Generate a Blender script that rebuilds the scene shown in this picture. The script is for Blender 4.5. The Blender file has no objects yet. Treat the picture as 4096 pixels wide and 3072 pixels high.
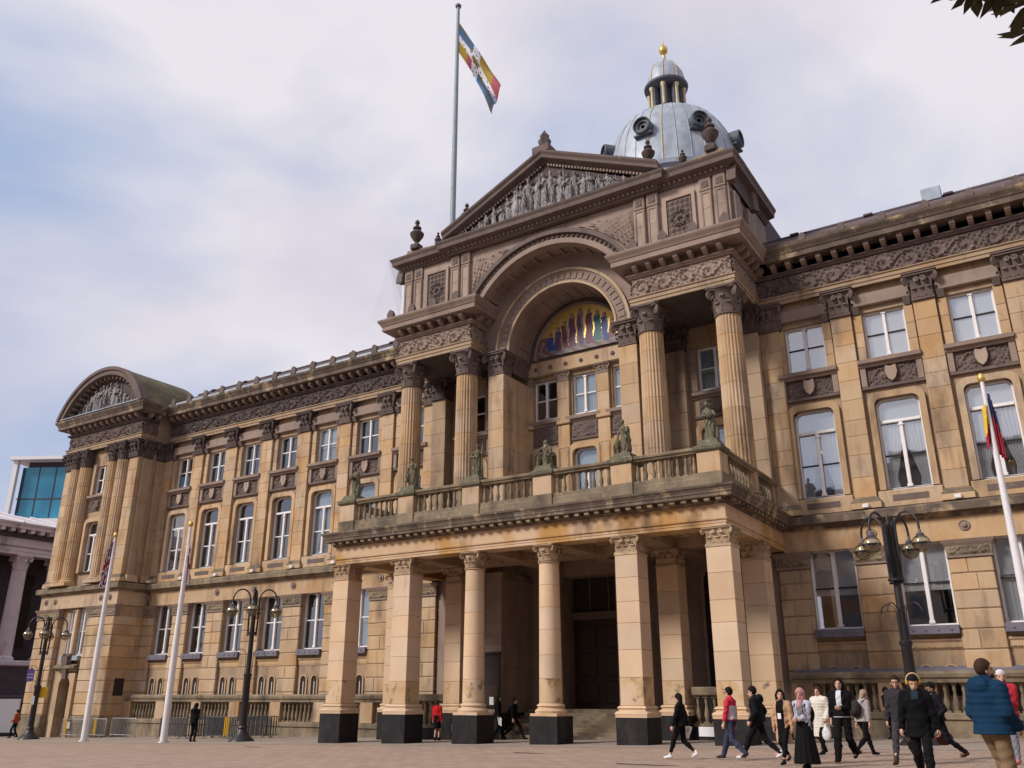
import bpy, math, random
import numpy as np
from mathutils import Vector, Matrix
random.seed(7)
S = bpy.context.scene
COL = S.collection
R = math.radians
# ---------------------------------------------------------------- camera
cam_d = bpy.data.cameras.new('camera'); cam = bpy.data.objects.new('camera', cam_d); COL.objects.link(cam)
S.camera = cam
cam_d.sensor_width = 36.0; cam_d.lens = 36.0 * 3448 / 4096; cam_d.clip_end = 5000; cam_d.clip_start = .1
CAM = Vector((19.12, -34.2, 1.55)); PSI = R(32.5); TH = math.atan(1247 / 3448)
_dh = Vector((-math.sin(PSI), math.cos(PSI), 0)); _r = Vector((math.cos(PSI), math.sin(PSI), 0))
_f = math.cos(TH) * _dh + math.sin(TH) * Vector((0, 0, 1)); _u = -math.sin(TH) * _dh + math.cos(TH) * Vector((0, 0, 1))
_m = Matrix((_r, _u, -_f)).transposed().to_4x4(); _m.translation = CAM
cam.matrix_world = _m
# ---------------------------------------------------------------- view
S.view_settings.view_transform = 'Standard'; S.view_settings.look = 'None'
S.view_settings.exposure = 0.0; S.view_settings.gamma = 1.0; S.view_settings.use_curve_mapping = False
S.render.engine = 'CYCLES'
try:
    S.cycles.use_denoising = True
    S.cycles.max_bounces = 8; S.cycles.transparent_max_bounces = 12
except Exception: pass
# ---------------------------------------------------------------- sky and sun
SUN_AZ, SUN_EL = R(213), R(36)      # direction the sun stands in, azimuth measured clockwise from +Y
W = bpy.data.worlds.new('World'); S.world = W; W.use_nodes = True
nt = W.node_tree; nt.nodes.clear()
def wn(t, **k):
    n = nt.nodes.new(t)
    for a, b in k.items(): setattr(n, a, b)
    return n
wo = wn('ShaderNodeOutputWorld'); bg = wn('ShaderNodeBackground'); bg.inputs['Strength'].default_value = 0.09
sky = wn('ShaderNodeTexSky'); sky.sky_type = 'NISHITA'; sky.sun_disc = False
sky.sun_elevation = SUN_EL; sky.sun_rotation = SUN_AZ; sky.air_density = 1.0; sky.dust_density = 1.5; sky.ozone_density = 2.0
tc = wn('ShaderNodeTexCoord'); mp = wn('ShaderNodeMapping'); mp.inputs['Scale'].default_value = (1.0, 1.0, 1.9); mp.inputs['Location'].default_value = (2.2, 4.9, 7.1)
nz = wn('ShaderNodeTexNoise'); nz.inputs['Scale'].default_value = 1.5; nz.inputs['Detail'].default_value = 6; nz.inputs['Roughness'].default_value = .48; nz.inputs['Distortion'].default_value = .35
rp = wn('ShaderNodeValToRGB'); rp.color_ramp.elements[0].position = .37; rp.color_ramp.elements[1].position = .56
nz2 = wn('ShaderNodeTexNoise'); nz2.inputs['Scale'].default_value = 2.6; nz2.inputs['Detail'].default_value = 5; nz2.inputs['Roughness'].default_value = .5
cr = wn('ShaderNodeValToRGB'); cr.color_ramp.elements[0].position = .34; cr.color_ramp.elements[1].position = .54
cr.color_ramp.elements[0].color = (7.5, 7.2, 8.3, 1); cr.color_ramp.elements[1].color = (9.2, 8.8, 9.4, 1)
hz = wn('ShaderNodeMixRGB'); hz.inputs['Fac'].default_value = .9; hz.inputs['Color2'].default_value = (4.7, 5.8, 8.3, 1)
mx = wn('ShaderNodeMixRGB')
L = nt.links.new
L(tc.outputs['Generated'], mp.inputs['Vector']); L(mp.outputs['Vector'], nz.inputs['Vector']); L(mp.outputs['Vector'], nz2.inputs['Vector'])
L(nz.outputs['Fac'], rp.inputs['Fac']); L(nz2.outputs['Fac'], cr.inputs['Fac'])
L(sky.outputs['Color'], hz.inputs['Color1'])
L(rp.outputs['Color'], mx.inputs['Fac']); L(hz.outputs['Color'], mx.inputs['Color1']); L(cr.outputs['Color'], mx.inputs['Color2'])
L(mx.outputs['Color'], bg.inputs['Color']); L(bg.outputs['Background'], wo.inputs['Surface'])
sd = bpy.data.lights.new('sun', 'SUN'); sd.energy = 3.5; sd.angle = R(13); sd.color = (1.0, .95, .88)
sun = bpy.data.objects.new('sun', sd); COL.objects.link(sun)
_sv = Vector((math.sin(SUN_AZ) * math.cos(SUN_EL), math.cos(SUN_AZ) * math.cos(SUN_EL), math.sin(SUN_EL)))
sun.rotation_euler = _sv.to_track_quat('Z', 'Y').to_euler(); sun.location = (0, -60, 60)

# ---------------------------------------------------------------- materials
MAT = {}
def pmat(name, col, rough=.8, metal=0.0, spec=.3, var=.0, noise=None, bump=None, rnd=0.0, stain=None):
    """principled material; noise=(scale, amount, darker colour); bump=(scale, strength); rnd = spread per object; stain=(scale, colour, lo, hi, zstretch)"""
    m = bpy.data.materials.new(name); m.use_nodes = True
    t = m.node_tree; n = t.nodes; l = t.links.new
    b = n['Principled BSDF']; b.inputs['Roughness'].default_value = rough; b.inputs['Metallic'].default_value = metal
    try: b.inputs['Specular IOR Level'].default_value = spec
    except Exception: pass
    b.inputs['Base Color'].default_value = (*col, 1)
    cur = None
    g = n.new('ShaderNodeNewGeometry')
    def mix(fac_out, c2, fac_scale=1.0):
        nonlocal cur
        mm = n.new('ShaderNodeMixRGB')
        if cur is None: mm.inputs['Color1'].default_value = (*col, 1)
        else: l(cur, mm.inputs['Color1'])
        mm.inputs['Color2'].default_value = (*c2, 1)
        l(fac_out, mm.inputs['Fac']); cur = mm.outputs['Color']
    if noise:
        t1 = n.new('ShaderNodeTexNoise'); t1.inputs['Scale'].default_value = noise[0]; t1.inputs['Detail'].default_value = 6
        l(g.outputs['Position'], t1.inputs['Vector'])
        r1 = n.new('ShaderNodeMapRange'); r1.inputs['From Min'].default_value = .35; r1.inputs['From Max'].default_value = .7; r1.inputs['To Max'].default_value = noise[1]
        l(t1.outputs['Fac'], r1.inputs['Value']); mix(r1.outputs['Result'], noise[2])
    if stain:
        for st in (stain if isinstance(stain, list) else [stain]):
            mpn = n.new('ShaderNodeMapping'); mpn.inputs['Scale'].default_value = (1, 1, st[4]); l(g.outputs['Position'], mpn.inputs['Vector'])
            t2 = n.new('ShaderNodeTexNoise'); t2.inputs['Scale'].default_value = st[0]; t2.inputs['Detail'].default_value = 5; t2.inputs['Roughness'].default_value = .62
            l(mpn.outputs['Vector'], t2.inputs['Vector'])
            r2 = n.new('ShaderNodeMapRange'); r2.inputs['From Min'].default_value = st[2]; r2.inputs['From Max'].default_value = st[3]; r2.inputs['To Max'].default_value = st[5] if len(st) > 5 else .85
            l(t2.outputs['Fac'], r2.inputs['Value']); mix(r2.outputs['Result'], st[1])
    if rnd:
        oi = n.new('ShaderNodeObjectInfo'); hs = n.new('ShaderNodeHueSaturation')
        rr = n.new('ShaderNodeMapRange'); rr.inputs['To Min'].default_value = 1 - rnd; rr.inputs['To Max'].default_value = 1 + rnd * .7
        l(oi.outputs['Random'], rr.inputs['Value']); l(rr.outputs['Result'], hs.inputs['Value'])
        wn_ = n.new('ShaderNodeTexWhiteNoise'); wn_.noise_dimensions = '1D'; l(oi.outputs['Random'], wn_.inputs['W'])
        rs_ = n.new('ShaderNodeMapRange'); rs_.inputs['To Min'].default_value = 1 - rnd * .9; rs_.inputs['To Max'].default_value = 1 + rnd * .9; l(wn_.outputs['Value'], rs_.inputs['Value']); l(rs_.outputs['Result'], hs.inputs['Saturation'])
        if cur is None: hs.inputs['Color'].default_value = (*col, 1)
        else: l(cur, hs.inputs['Color'])
        cur = hs.outputs['Color']
    if cur is not None: l(cur, b.inputs['Base Color'])
    if bump:
        t3 = n.new('ShaderNodeTexNoise'); t3.inputs['Scale'].default_value = bump[0]; t3.inputs['Detail'].default_value = 6
        l(g.outputs['Position'], t3.inputs['Vector'])
        bp = n.new('ShaderNodeBump'); bp.inputs['Strength'].default_value = bump[1]; bp.inputs['Distance'].default_value = .02
        l(t3.outputs['Fac'], bp.inputs['Height']); l(bp.outputs['Normal'], b.inputs['Normal'])
    MAT[name] = m
    return m
SOOT = (.075, .052, .048); OCH = (.42, .235, .085)
pmat('stone_clean', (.61, .44, .30), .85, noise=(1.1, .6, (.52, .36, .235)), bump=(14, .35), rnd=.10, stain=[(.5, (.42, .25, .10), .58, .76, .55, .6), (.9, (.16, .105, .075), .64, .82, .35, .6)])
pmat('stone', (.50, .355, .228), .85, noise=(1.1, .65, (.43, .27, .14)), bump=(14, .4), rnd=.13,
     stain=[(.55, (.40, .21, .075), .52, .74, .55, .8), (.9, (.14, .095, .07), .52, .72, .35, .8), (3.2, (.20, .125, .085), .55, .72, .10, .6)])
pmat('stone_plain', (.39, .28, .185), .85, noise=(.8, .65, (.27, .185, .12)), bump=(12, .35),
     stain=[(.5, (.38, .20, .075), .54, .74, .5, .8), (.7, (.13, .09, .07), .54, .74, .35, .85), (3.0, (.17, .11, .08), .54, .72, .10, .7)])
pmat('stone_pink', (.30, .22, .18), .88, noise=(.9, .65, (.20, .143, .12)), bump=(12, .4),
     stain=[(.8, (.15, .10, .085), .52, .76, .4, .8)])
pmat('stone_sooty', (.155, .113, .10), .9, noise=(1.5, .7, (.115, .083, .074)), bump=(10, .5), stain=[(1.1, (.085, .062, .058), .5, .75, .6, .8), (2.3, (.38, .27, .19), .60, .80, 1, .6)])
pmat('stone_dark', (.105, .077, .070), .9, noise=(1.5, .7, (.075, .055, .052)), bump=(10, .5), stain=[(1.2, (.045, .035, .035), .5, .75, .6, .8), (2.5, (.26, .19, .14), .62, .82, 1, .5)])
pmat('stone_weathered', (.27, .205, .135), .9, noise=(1.4, .8, (.15, .12, .085)), bump=(10, .5), stain=[(1.0, (.075, .058, .045), .47, .70, .6, .9), (3.1, (.52, .40, .22), .58, .76, .7, .6)])
pmat('stone_mossy', (.15, .128, .085), .92, noise=(3, .8, (.085, .085, .05)), bump=(16, .5), stain=[(5, (.42, .38, .28), .56, .74, 1, .7)])
pmat('stone_streaked', (.56, .40, .27), .85, noise=(1.0, .6, (.46, .28, .14)), bump=(12, .35), stain=[(.45, (.42, .22, .06), .46, .60, .8, .9), (.6, (.13, .07, .04), .54, .70, .5, .9)])
pmat('stone_stained', (.60, .43, .29), .85, noise=(1.2, .6, (.50, .33, .18)), bump=(12, .35), rnd=.1, stain=[(1.3, (.44, .25, .07), .50, .64, .8, .85), (1.7, (.10, .06, .04), .56, .68, .9, .9)])
pmat('cornice_soot', (.15, .11, .085), .9, noise=(1.6, .8, (.06, .045, .038)), bump=(10, .5), stain=[(1.5, (.46, .34, .20), .54, .68, .7, .85), (2.2, (.30, .29, .22), .60, .72, .5, .6)])
pmat('granite_black', (.013, .011, .013), .5, spec=.22, noise=(3, .7, (.03, .026, .027)), bump=(40, .1), rnd=.2, stain=[(1.4, (.05, .042, .038), .55, .72, .5, .7)])
pmat('lead_blue', (.17, .155, .19), .7, noise=(3, .6, (.10, .095, .12)), bump=(12, .2))
pmat('lead_grey', (.36, .40, .46), .5, metal=.1, noise=(1.2, .7, (.20, .225, .27)), stain=[(1.6, (.48, .49, .51), .5, .7, .15, .7)])
pmat('lead_dark', (.11, .122, .148), .6, noise=(3, .6, (.035, .04, .05)))
pmat('gold', (.70, .46, .13), .42, metal=.6, noise=(6, .6, (.40, .26, .10))); pmat('gold_dull', (.50, .40, .23), .5, metal=.2, noise=(3, .7, (.34, .31, .25)))
pmat('slate', (.13, .10, .108), .95, spec=.08, noise=(2, .6, (.08, .064, .07)), bump=(9, .4), rnd=.1)
pmat('white_paint', (.78, .74, .74), .5, noise=(5, .4, (.60, .56, .55)), rnd=.05)
pmat('interior', (.035, .026, .022), .9)
pmat('interior_wall', (.07, .05, .04), .9)
pmat('blind', (.84, .83, .84), .9, rnd=.12)
pmat('curtain', (.82, .81, .82), .9, rnd=.1)
pmat('curtain_blue', (.12, .20, .36), .9)
pmat('iron', (.018, .015, .018), .45, spec=.4, noise=(20, .5, (.03, .026, .03)))
pmat('lamp_cap', (.10, .09, .10), .45, spec=.4)
pmat('pole_white', (.74, .70, .72), .4, noise=(4, .4, (.58, .53, .54)))
pmat('pole_grey', (.26, .31, .33), .5, noise=(3, .5, (.17, .21, .23)))
pmat('galvanised', (.40, .40, .40), .5, metal=.5, noise=(6, .6, (.28, .28, .28)))
pmat('barrier_dark', (.11, .11, .12), .55, metal=.4, noise=(6, .5, (.06, .06, .065)))
pmat('yellow', (.72, .43, .03), .5)
pmat('door_wood', (.045, .025, .016), .5, noise=(6, .6, (.025, .014, .01)))
pmat('town_stone', (.62, .53, .56), .85, noise=(1, .6, (.48, .40, .42)), bump=(9, .3), stain=[(.7, (.12, .09, .095), .55, .76, .35, .8)])
pmat('town_dark', (.085, .062, .07), .9, noise=(2, .6, (.05, .036, .042)), bump=(8, .4))
pmat('town_roof', (.58, .53, .56), .7, noise=(1, .5, (.46, .42, .44)))
pmat('office_white', (.66, .64, .66), .6)
pmat('office_dark', (.06, .05, .065), .7)
pmat('sign_white', (.78, .77, .80), .6)
pmat('sign_purple', (.075, .045, .17), .5)
pmat('sign_lilac', (.62, .55, .85), .5)
pmat('board_dark', (.022, .014, .013), .5)
pmat('paper', (.75, .73, .74), .8)
pmat('poster_teal', (.05, .36, .38), .7)
pmat('brick_far', (.20, .115, .085), .9, noise=(.6, .6, (.13, .08, .06)), bump=(6, .4)); pmat('stone_far', (.30, .26, .22), .9, noise=(.5, .6, (.22, .19, .16)), bump=(6, .4))
pmat('bark', (.05, .036, .028), .95, noise=(12, .6, (.03, .02, .016)), bump=(14, .6))
def glass_mat(name, tint, refl, rough=.03):
    m = bpy.data.materials.new(name); m.use_nodes = True; t = m.node_tree; n = t.nodes; l = t.links.new
    n.clear(); o = n.new('ShaderNodeOutputMaterial'); mixs = n.new('ShaderNodeMixShader'); tr = n.new('ShaderNodeBsdfTransparent'); gl = n.new('ShaderNodeBsdfGlossy')
    tr.inputs['Color'].default_value = (*tint, 1); gl.inputs['Roughness'].default_value = rough; gl.inputs['Color'].default_value = (.9, .92, .95, 1)
    fr = n.new('ShaderNodeLayerWeight'); fr.inputs['Blend'].default_value = .25; mu = n.new('ShaderNodeMath'); mu.operation = 'MULTIPLY'; mu.inputs[1].default_value = .45; pw_ = n.new('ShaderNodeMath'); pw_.operation = 'POWER'; pw_.inputs[1].default_value = 2.0; l(fr.outputs['Facing'], pw_.inputs[0]); l(pw_.outputs['Value'], mu.inputs[0])
    ad = n.new('ShaderNodeMath'); ad.operation = 'ADD'; ad.inputs[1].default_value = refl; ad.use_clamp = True
    tx = n.new('ShaderNodeTexNoise'); tx.inputs['Scale'].default_value = .8; gg = n.new('ShaderNodeNewGeometry'); l(gg.outputs['Position'], tx.inputs['Vector'])
    bp = n.new('ShaderNodeBump'); bp.inputs['Strength'].default_value = .06; bp.inputs['Distance'].default_value = .05; l(tx.outputs['Fac'], bp.inputs['Height']); l(bp.outputs['Normal'], gl.inputs['Normal'])
    l(mu.outputs['Value'], ad.inputs[0]); l(ad.outputs['Value'], mixs.inputs['Fac']); l(tr.outputs['BSDF'], mixs.inputs[1]); l(gl.outputs['BSDF'], mixs.inputs[2]); l(mixs.outputs['Shader'], o.inputs['Surface'])
    MAT[name] = m
glass_mat('glass', (.72, .76, .78), .16); glass_mat('glass_bright', (.86, .87, .88), .28)
pmat('office_glass', (.025, .24, .38), .12, spec=.6, noise=(.3, .8, (.01, .12, .22)))
glass_mat('lamp_glass', (.62, .53, .30), .16)
def net_mat():
    m = bpy.data.materials.new('netting'); m.use_nodes = True; t = m.node_tree; n = t.nodes; n.clear(); o = n.new('ShaderNodeOutputMaterial'); x = n.new('ShaderNodeMixShader'); x.inputs['Fac'].default_value = .22
    a = n.new('ShaderNodeBsdfTransparent'); d = n.new('ShaderNodeBsdfDiffuse'); d.inputs['Color'].default_value = (.62, .66, .72, 1); t.links.new(a.outputs[0], x.inputs[1]); t.links.new(d.outputs[0], x.inputs[2]); t.links.new(x.outputs[0], o.inputs['Surface']); MAT['netting'] = m
net_mat()
pmat('stone_attic', (.40, .30, .24), .88, noise=(.9, .65, (.32, .23, .185)), bump=(12, .4), rnd=.08, stain=[(.8, (.15, .10, .085), .52, .74, .4, .8), (3.0, (.17, .12, .10), .54, .72, .10, .6)])
m_ = pmat('lamp_glow', (1, .6, .2), .5); m_.node_tree.nodes['Principled BSDF'].inputs['Emission Color'].default_value = (1, .55, .15, 1); m_.node_tree.nodes['Principled BSDF'].inputs['Emission Strength'].default_value = 3.0
def ground_mat():
    m = bpy.data.materials.new('paving'); m.use_nodes = True; t = m.node_tree; n = t.nodes; l = t.links.new
    b = n['Principled BSDF']; b.inputs['Roughness'].default_value = .8
    g = n.new('ShaderNodeNewGeometry'); br = n.new('ShaderNodeTexBrick'); br.inputs['Scale'].default_value = 1.0
    br.inputs['Brick Width'].default_value = .62; br.inputs['Row Height'].default_value = .40; br.inputs['Mortar Size'].default_value = .015
    br.inputs['Color1'].default_value = (.30, .205, .148, 1); br.inputs['Color2'].default_value = (.39, .272, .20, 1); br.inputs['Mortar'].default_value = (.115, .08, .065, 1)
    l(g.outputs['Position'], br.inputs['Vector'])
    tx = n.new('ShaderNodeTexNoise'); tx.inputs['Scale'].default_value = .35; tx.inputs['Detail'].default_value = 7; l(g.outputs['Position'], tx.inputs['Vector'])
    mr = n.new('ShaderNodeMapRange'); mr.inputs['From Min'].default_value = .35; mr.inputs['From Max'].default_value = .7; mr.inputs['To Max'].default_value = .55; l(tx.outputs['Fac'], mr.inputs['Value'])
    mm = n.new('ShaderNodeMixRGB'); mm.inputs['Color2'].default_value = (.34, .25, .19, 1); l(mr.outputs['Result'], mm.inputs['Fac']); l(br.outputs['Color'], mm.inputs['Color1'])
    t2 = n.new('ShaderNodeTexNoise'); t2.inputs['Scale'].default_value = 3.2; t2.inputs['Detail'].default_value = 6; l(g.outputs['Position'], t2.inputs['Vector'])
    m2 = n.new('ShaderNodeMapRange'); m2.inputs['From Min'].default_value = .54; m2.inputs['From Max'].default_value = .74; m2.inputs['To Max'].default_value = .65; l(t2.outputs['Fac'], m2.inputs['Value'])
    mn = n.new('ShaderNodeMixRGB'); mn.inputs['Color2'].default_value = (.19, .135, .11, 1); l(m2.outputs['Result'], mn.inputs['Fac']); l(mm.outputs['Color'], mn.inputs['Color1'])
    l(mn.outputs['Color'], b.inputs['Base Color']); MAT['paving'] = m
ground_mat()
pmat('slabs', (.31, .25, .205), .8, noise=(.8, .6, (.24, .19, .155)), bump=(12, .2), rnd=.08, stain=[(1.3, (.2, .16, .13), .58, .78, 1, .5)])

# ---------------------------------------------------------------- mesh helpers
class MB:
    def __init__(s): s.v = []; s.f = []; s.mi = []; s.cur = 0
    def add(s, vs, fs):
        o = len(s.v); s.v += [tuple(p) for p in vs]; s.f += [tuple(i + o for i in q) for q in fs]; s.mi += [s.cur] * len(fs); return s
    def box(s, x0, x1, y0, y1, z0, z1):
        return s.add([(x0, y0, z0), (x1, y0, z0), (x1, y1, z0), (x0, y1, z0), (x0, y0, z1), (x1, y0, z1), (x1, y1, z1), (x0, y1, z1)],
                     [(0, 3, 2, 1), (4, 5, 6, 7), (0, 1, 5, 4), (1, 2, 6, 5), (2, 3, 7, 6), (3, 0, 4, 7)])
    def cbox(s, x0, x1, y0, y1, z0, z1, c=.02):
        """chamfered box"""
        X, Y, Z = (x0, x1), (y0, y1), (z0, z1); vs = []; ix = {}
        for i in (0, 1):
            for j in (0, 1):
                for k in (0, 1):
                    sx = c if i == 0 else -c; sy = c if j == 0 else -c; sz = c if k == 0 else -c
                    for a, p in (('x', (X[i], Y[j] + sy, Z[k] + sz)), ('y', (X[i] + sx, Y[j], Z[k] + sz)), ('z', (X[i] + sx, Y[j] + sy, Z[k]))):
                        ix[(i, j, k, a)] = len(vs); vs.append(p)
        q = lambda *t: tuple(ix[k] for k in t); F = []
        for i in (0, 1):
            o = [(i, 0, 0, 'x'), (i, 1, 0, 'x'), (i, 1, 1, 'x'), (i, 0, 1, 'x')]; F.append(q(*(o if i else o[::-1])))
            o = [(0, i, 0, 'y'), (1, i, 0, 'y'), (1, i, 1, 'y'), (0, i, 1, 'y')]; F.append(q(*(o[::-1] if i else o)))
            o = [(0, 0, i, 'z'), (1, 0, i, 'z'), (1, 1, i, 'z'), (0, 1, i, 'z')]; F.append(q(*(o if i else o[::-1])))
        for a in (0, 1):
            for b in (0, 1):
                o = [(a, b, 0, 'x'), (a, b, 1, 'x'), (a, b, 1, 'y'), (a, b, 0, 'y')]; F.append(q(*(o if a == b else o[::-1]))[::-1])
                o = [(a, 0, b, 'x'), (a, 1, b, 'x'), (a, 1, b, 'z'), (a, 0, b, 'z')]; F.append(q(*(o if a == b else o[::-1])))
                o = [(0, a, b, 'y'), (1, a, b, 'y'), (1, a, b, 'z'), (0, a, b, 'z')]; F.append(q(*(o if a == b else o[::-1]))[::-1])
        for i in (0, 1):
            for j in (0, 1):
                for k in (0, 1):
                    o = [(i, j, k, 'x'), (i, j, k, 'y'), (i, j, k, 'z')]; F.append(q(*(o if (i + j + k) % 2 else o[::-1])))
        return s.add(vs, F)
    def lathe(s, prof, n=16, c=(0, 0, 0), flute=0.0, nf=0, caps=True, ax='z', a0=0., a1=2 * math.pi):
        full = abs(a1 - a0 - 2 * math.pi) < 1e-6; m = n if full else n + 1; vs = []
        for (r, z) in prof:
            for i in range(m):
                a = a0 + (a1 - a0) * i / n
                rr = r * (1 - flute * (abs(math.cos(a * nf / 2)) ** 3)) if flute and nf else r
                p = (rr * math.cos(a), rr * math.sin(a), z)
                if ax == 'y': p = (p[0], z, p[1])
                if ax == 'x': p = (z, p[0], p[1])
                vs.append((p[0] + c[0], p[1] + c[1], p[2] + c[2]))
        fs = []
        for k in range(len(prof) - 1):
            for i in range(n if full else n):
                j = (i + 1) % m
                q = (k * m + i, k * m + j, (k + 1) * m + j, (k + 1) * m + i)
                fs.append(q if ax != 'y' else q[::-1])
        if caps and full:
            b = tuple(range(m)); tpp = tuple(range((len(prof) - 1) * m, len(prof) * m))
            if ax != 'y': fs += [b[::-1], tpp]
            else: fs += [b, tpp[::-1]]
        return s.add(vs, fs)
    def tube(s, pts, r, n=8, caps=True):
        P = [Vector(p) for p in pts]; k = len(P); rr = r if isinstance(r, (list, tuple)) else [r] * k
        vs = []; up = Vector((0, 0, 1)); prev = None
        for i in range(k):
            t = (P[min(i + 1, k - 1)] - P[max(i - 1, 0)]).normalized()
            if prev is None:
                a = t.cross(up)
                if a.length < .05: a = t.cross(Vector((1, 0, 0)))
                a.normalize()
            else:
                a = prev - t * prev.dot(t)
                a.normalize()
            prev = a; b = t.cross(a)
            for j in range(n):
                an = 2 * math.pi * j / n; vs.append(P[i] + (a * math.cos(an) + b * math.sin(an)) * rr[i])
        fs = [(i * n + j, i * n + (j + 1) % n, (i + 1) * n + (j + 1) % n, (i + 1) * n + j) for i in range(k - 1) for j in range(n)]
        if caps: fs += [tuple(range(n))[::-1], tuple(range((k - 1) * n, k * n))]
        return s.add(vs, fs)
    def sweep(s, prof, path, closed=False, caps=True):
        """prof: list of (d, z), d = offset to the right-hand... outward side of the plan path (left turn normal); mitred"""
        P = [Vector((p[0], p[1])) for p in path]; n = len(P); vs = []; m = len(prof)
        for i in range(n):
            def nrm(a, b):
                d = (b - a).normalized(); return Vector((d.y, -d.x))
            if closed or 0 < i < n - 1:
                n1 = nrm(P[i - 1], P[i]); n2 = nrm(P[i], P[(i + 1) % n]); b = n1 + n2; b = b / max(.2, b.dot(n1))
            elif i == 0: b = nrm(P[0], P[1])
            else: b = nrm(P[-2], P[-1])
            for d, z in prof: vs.append((P[i].x + b.x * d, P[i].y + b.y * d, z))
        fs = []
        for i in range(n if closed else n - 1):
            j = (i + 1) % n
            for k in range(m):
                k2 = (k + 1) % m
                fs.append((i * m + k, j * m + k, j * m + k2, i * m + k2))
        if caps and not closed: fs += [tuple(range(m)), tuple(range((n - 1) * m, n * m))[::-1]]
        return s.add(vs, fs)
    def arc_ring(s, r0, r1, y0, y1, cx, cz, a0=0., a1=math.pi, n=32):
        """solid half ring in the XZ plane"""
        vs = []
        for i in range(n + 1):
            a = a0 + (a1 - a0) * i / n; c, d = math.cos(a), math.sin(a)
            vs += [(cx + r0 * c, y0, cz + r0 * d), (cx + r1 * c, y0, cz + r1 * d), (cx + r1 * c, y1, cz + r1 * d), (cx + r0 * c, y1, cz + r0 * d)]
        fs = []
        for i in range(n):
            a, b = i * 4, i * 4 + 4
            fs += [(a, a + 1, b + 1, b)[::1], (a + 1, a + 2, b + 2, b + 1), (a + 2, a + 3, b + 3, b + 2), (a + 3, a, b, b + 3)]
        fs += [(0, 3, 2, 1), (n * 4, n * 4 + 1, n * 4 + 2, n * 4 + 3)]
        return s.add(vs, fs)
    def poly(s, pts, y0, y1):
        """prism of an XZ polygon (counter-clockwise seen from the front, -Y) between y0 (front) and y1"""
        n = len(pts); vs = [(x, y0, z) for x, z in pts] + [(x, y1, z) for x, z in pts]
        fs = [tuple(range(n)), tuple(range(n, 2 * n))[::-1]] + [(i, i + n, (i + 1) % n + n, (i + 1) % n) for i in range(n)]
        return s.add(vs, fs)
    def grid(s, fn, nu, nv):
        vs = [fn(i / nu, j / nv) for j in range(nv + 1) for i in range(nu + 1)]
        fs = [(j * (nu + 1) + i, j * (nu + 1) + i + 1, (j + 1) * (nu + 1) + i + 1, (j + 1) * (nu + 1) + i) for j in range(nv) for i in range(nu)]
        return s.add(vs, fs)
    def mesh(s, name, mats, smooth=None, fix=True):
        me = bpy.data.meshes.new(name); me.from_pydata(s.v, [], s.f); me.update()
        ms = mats if isinstance(mats, (list, tuple)) else [mats]
        for m in ms: me.materials.append(MAT[m])
        if len(ms) > 1: me.polygons.foreach_set('material_index', s.mi)
        if fix:
            import bmesh
            bm = bmesh.new(); bm.from_mesh(me); bmesh.ops.recalc_face_normals(bm, faces=bm.faces[:]); bm.to_mesh(me); bm.free()
        if smooth is not None:
            me.polygons.foreach_set('use_smooth', [True] * len(me.polygons))
            me.set_sharp_from_angle(angle=R(smooth))
        return me
def ob(name, me, parent=None, loc=(0, 0, 0), rz=0., sc=None, rot=None):
    o = bpy.data.objects.new(name, me); COL.objects.link(o); o.location = loc
    if rot is not None: o.rotation_euler = rot
    elif rz: o.rotation_euler = (0, 0, rz)
    if sc is not None: o.scale = sc if isinstance(sc, (tuple, list)) else (sc, sc, sc)
    if parent is not None: o.parent = parent
    return o
def part(name, mb, mats, parent, smooth=None, **k): return ob(name, mb.mesh(name, mats, smooth), parent, **k)
def tag(o, label, cat, group=None):
    o['label'] = label; o['category'] = cat
    if group: o['group'] = group
    return o
def thing(name, label, cat, loc=(0, 0, 0), rz=0., group=None):
    return tag(ob(name, None, None, loc, rz), label, cat, group)
def struct(o): o['kind'] = 'structure'; return o
CACHE = {}
def cached(key, fn):
    if key not in CACHE: CACHE[key] = fn()
    return CACHE[key]
def zg(x):
    """height of the square, which climbs gently to the right"""
    x = max(-60, min(45, x))
    return .021 * (x - 8.25)
# ================================================================ ornament kit
def leaf(mb, org, ang, w, h, out):
    """acanthus leaf standing at org, facing direction ang, curling outwards"""
    c, s_ = math.cos(ang), math.sin(ang); vs = []
    for t, ww, oo, zz in ((0, .75, 0, 0), (.3, 1, .12, .36), (.6, 1, .34, .70), (.82, .8, .72, .97), (1, .45, 1, .80)):
        for k, bul in ((-1, 0), (0, .16), (1, 0)):
            x = k * w * ww * .5; y = out * (oo + bul)
            vs.append((org[0] + c * y - s_ * x, org[1] + s_ * y + c * x, org[2] + h * zz))
    fs = [(r * 3 + k, r * 3 + k + 1, r * 3 + k + 4, r * 3 + k + 3) for r in range(4) for k in (0, 1)]
    mb.add(vs, fs)
def volute(mb, org, ang, r, t):
    """spiral disc hanging under an abacus corner; disc plane holds ang and z"""
    d = Vector((math.cos(ang), math.sin(ang), 0)); n = Vector((-math.sin(ang), math.cos(ang), 0)); pts = []
    for i in range(14):
        a = -math.pi * .5 + i * .75; rr = r * (1 - i / 16)
        pts.append(Vector(org) + d * (rr * math.cos(a)) + Vector((0, 0, rr * math.sin(a))))
    mb.tube(pts, t, 5)
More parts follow.
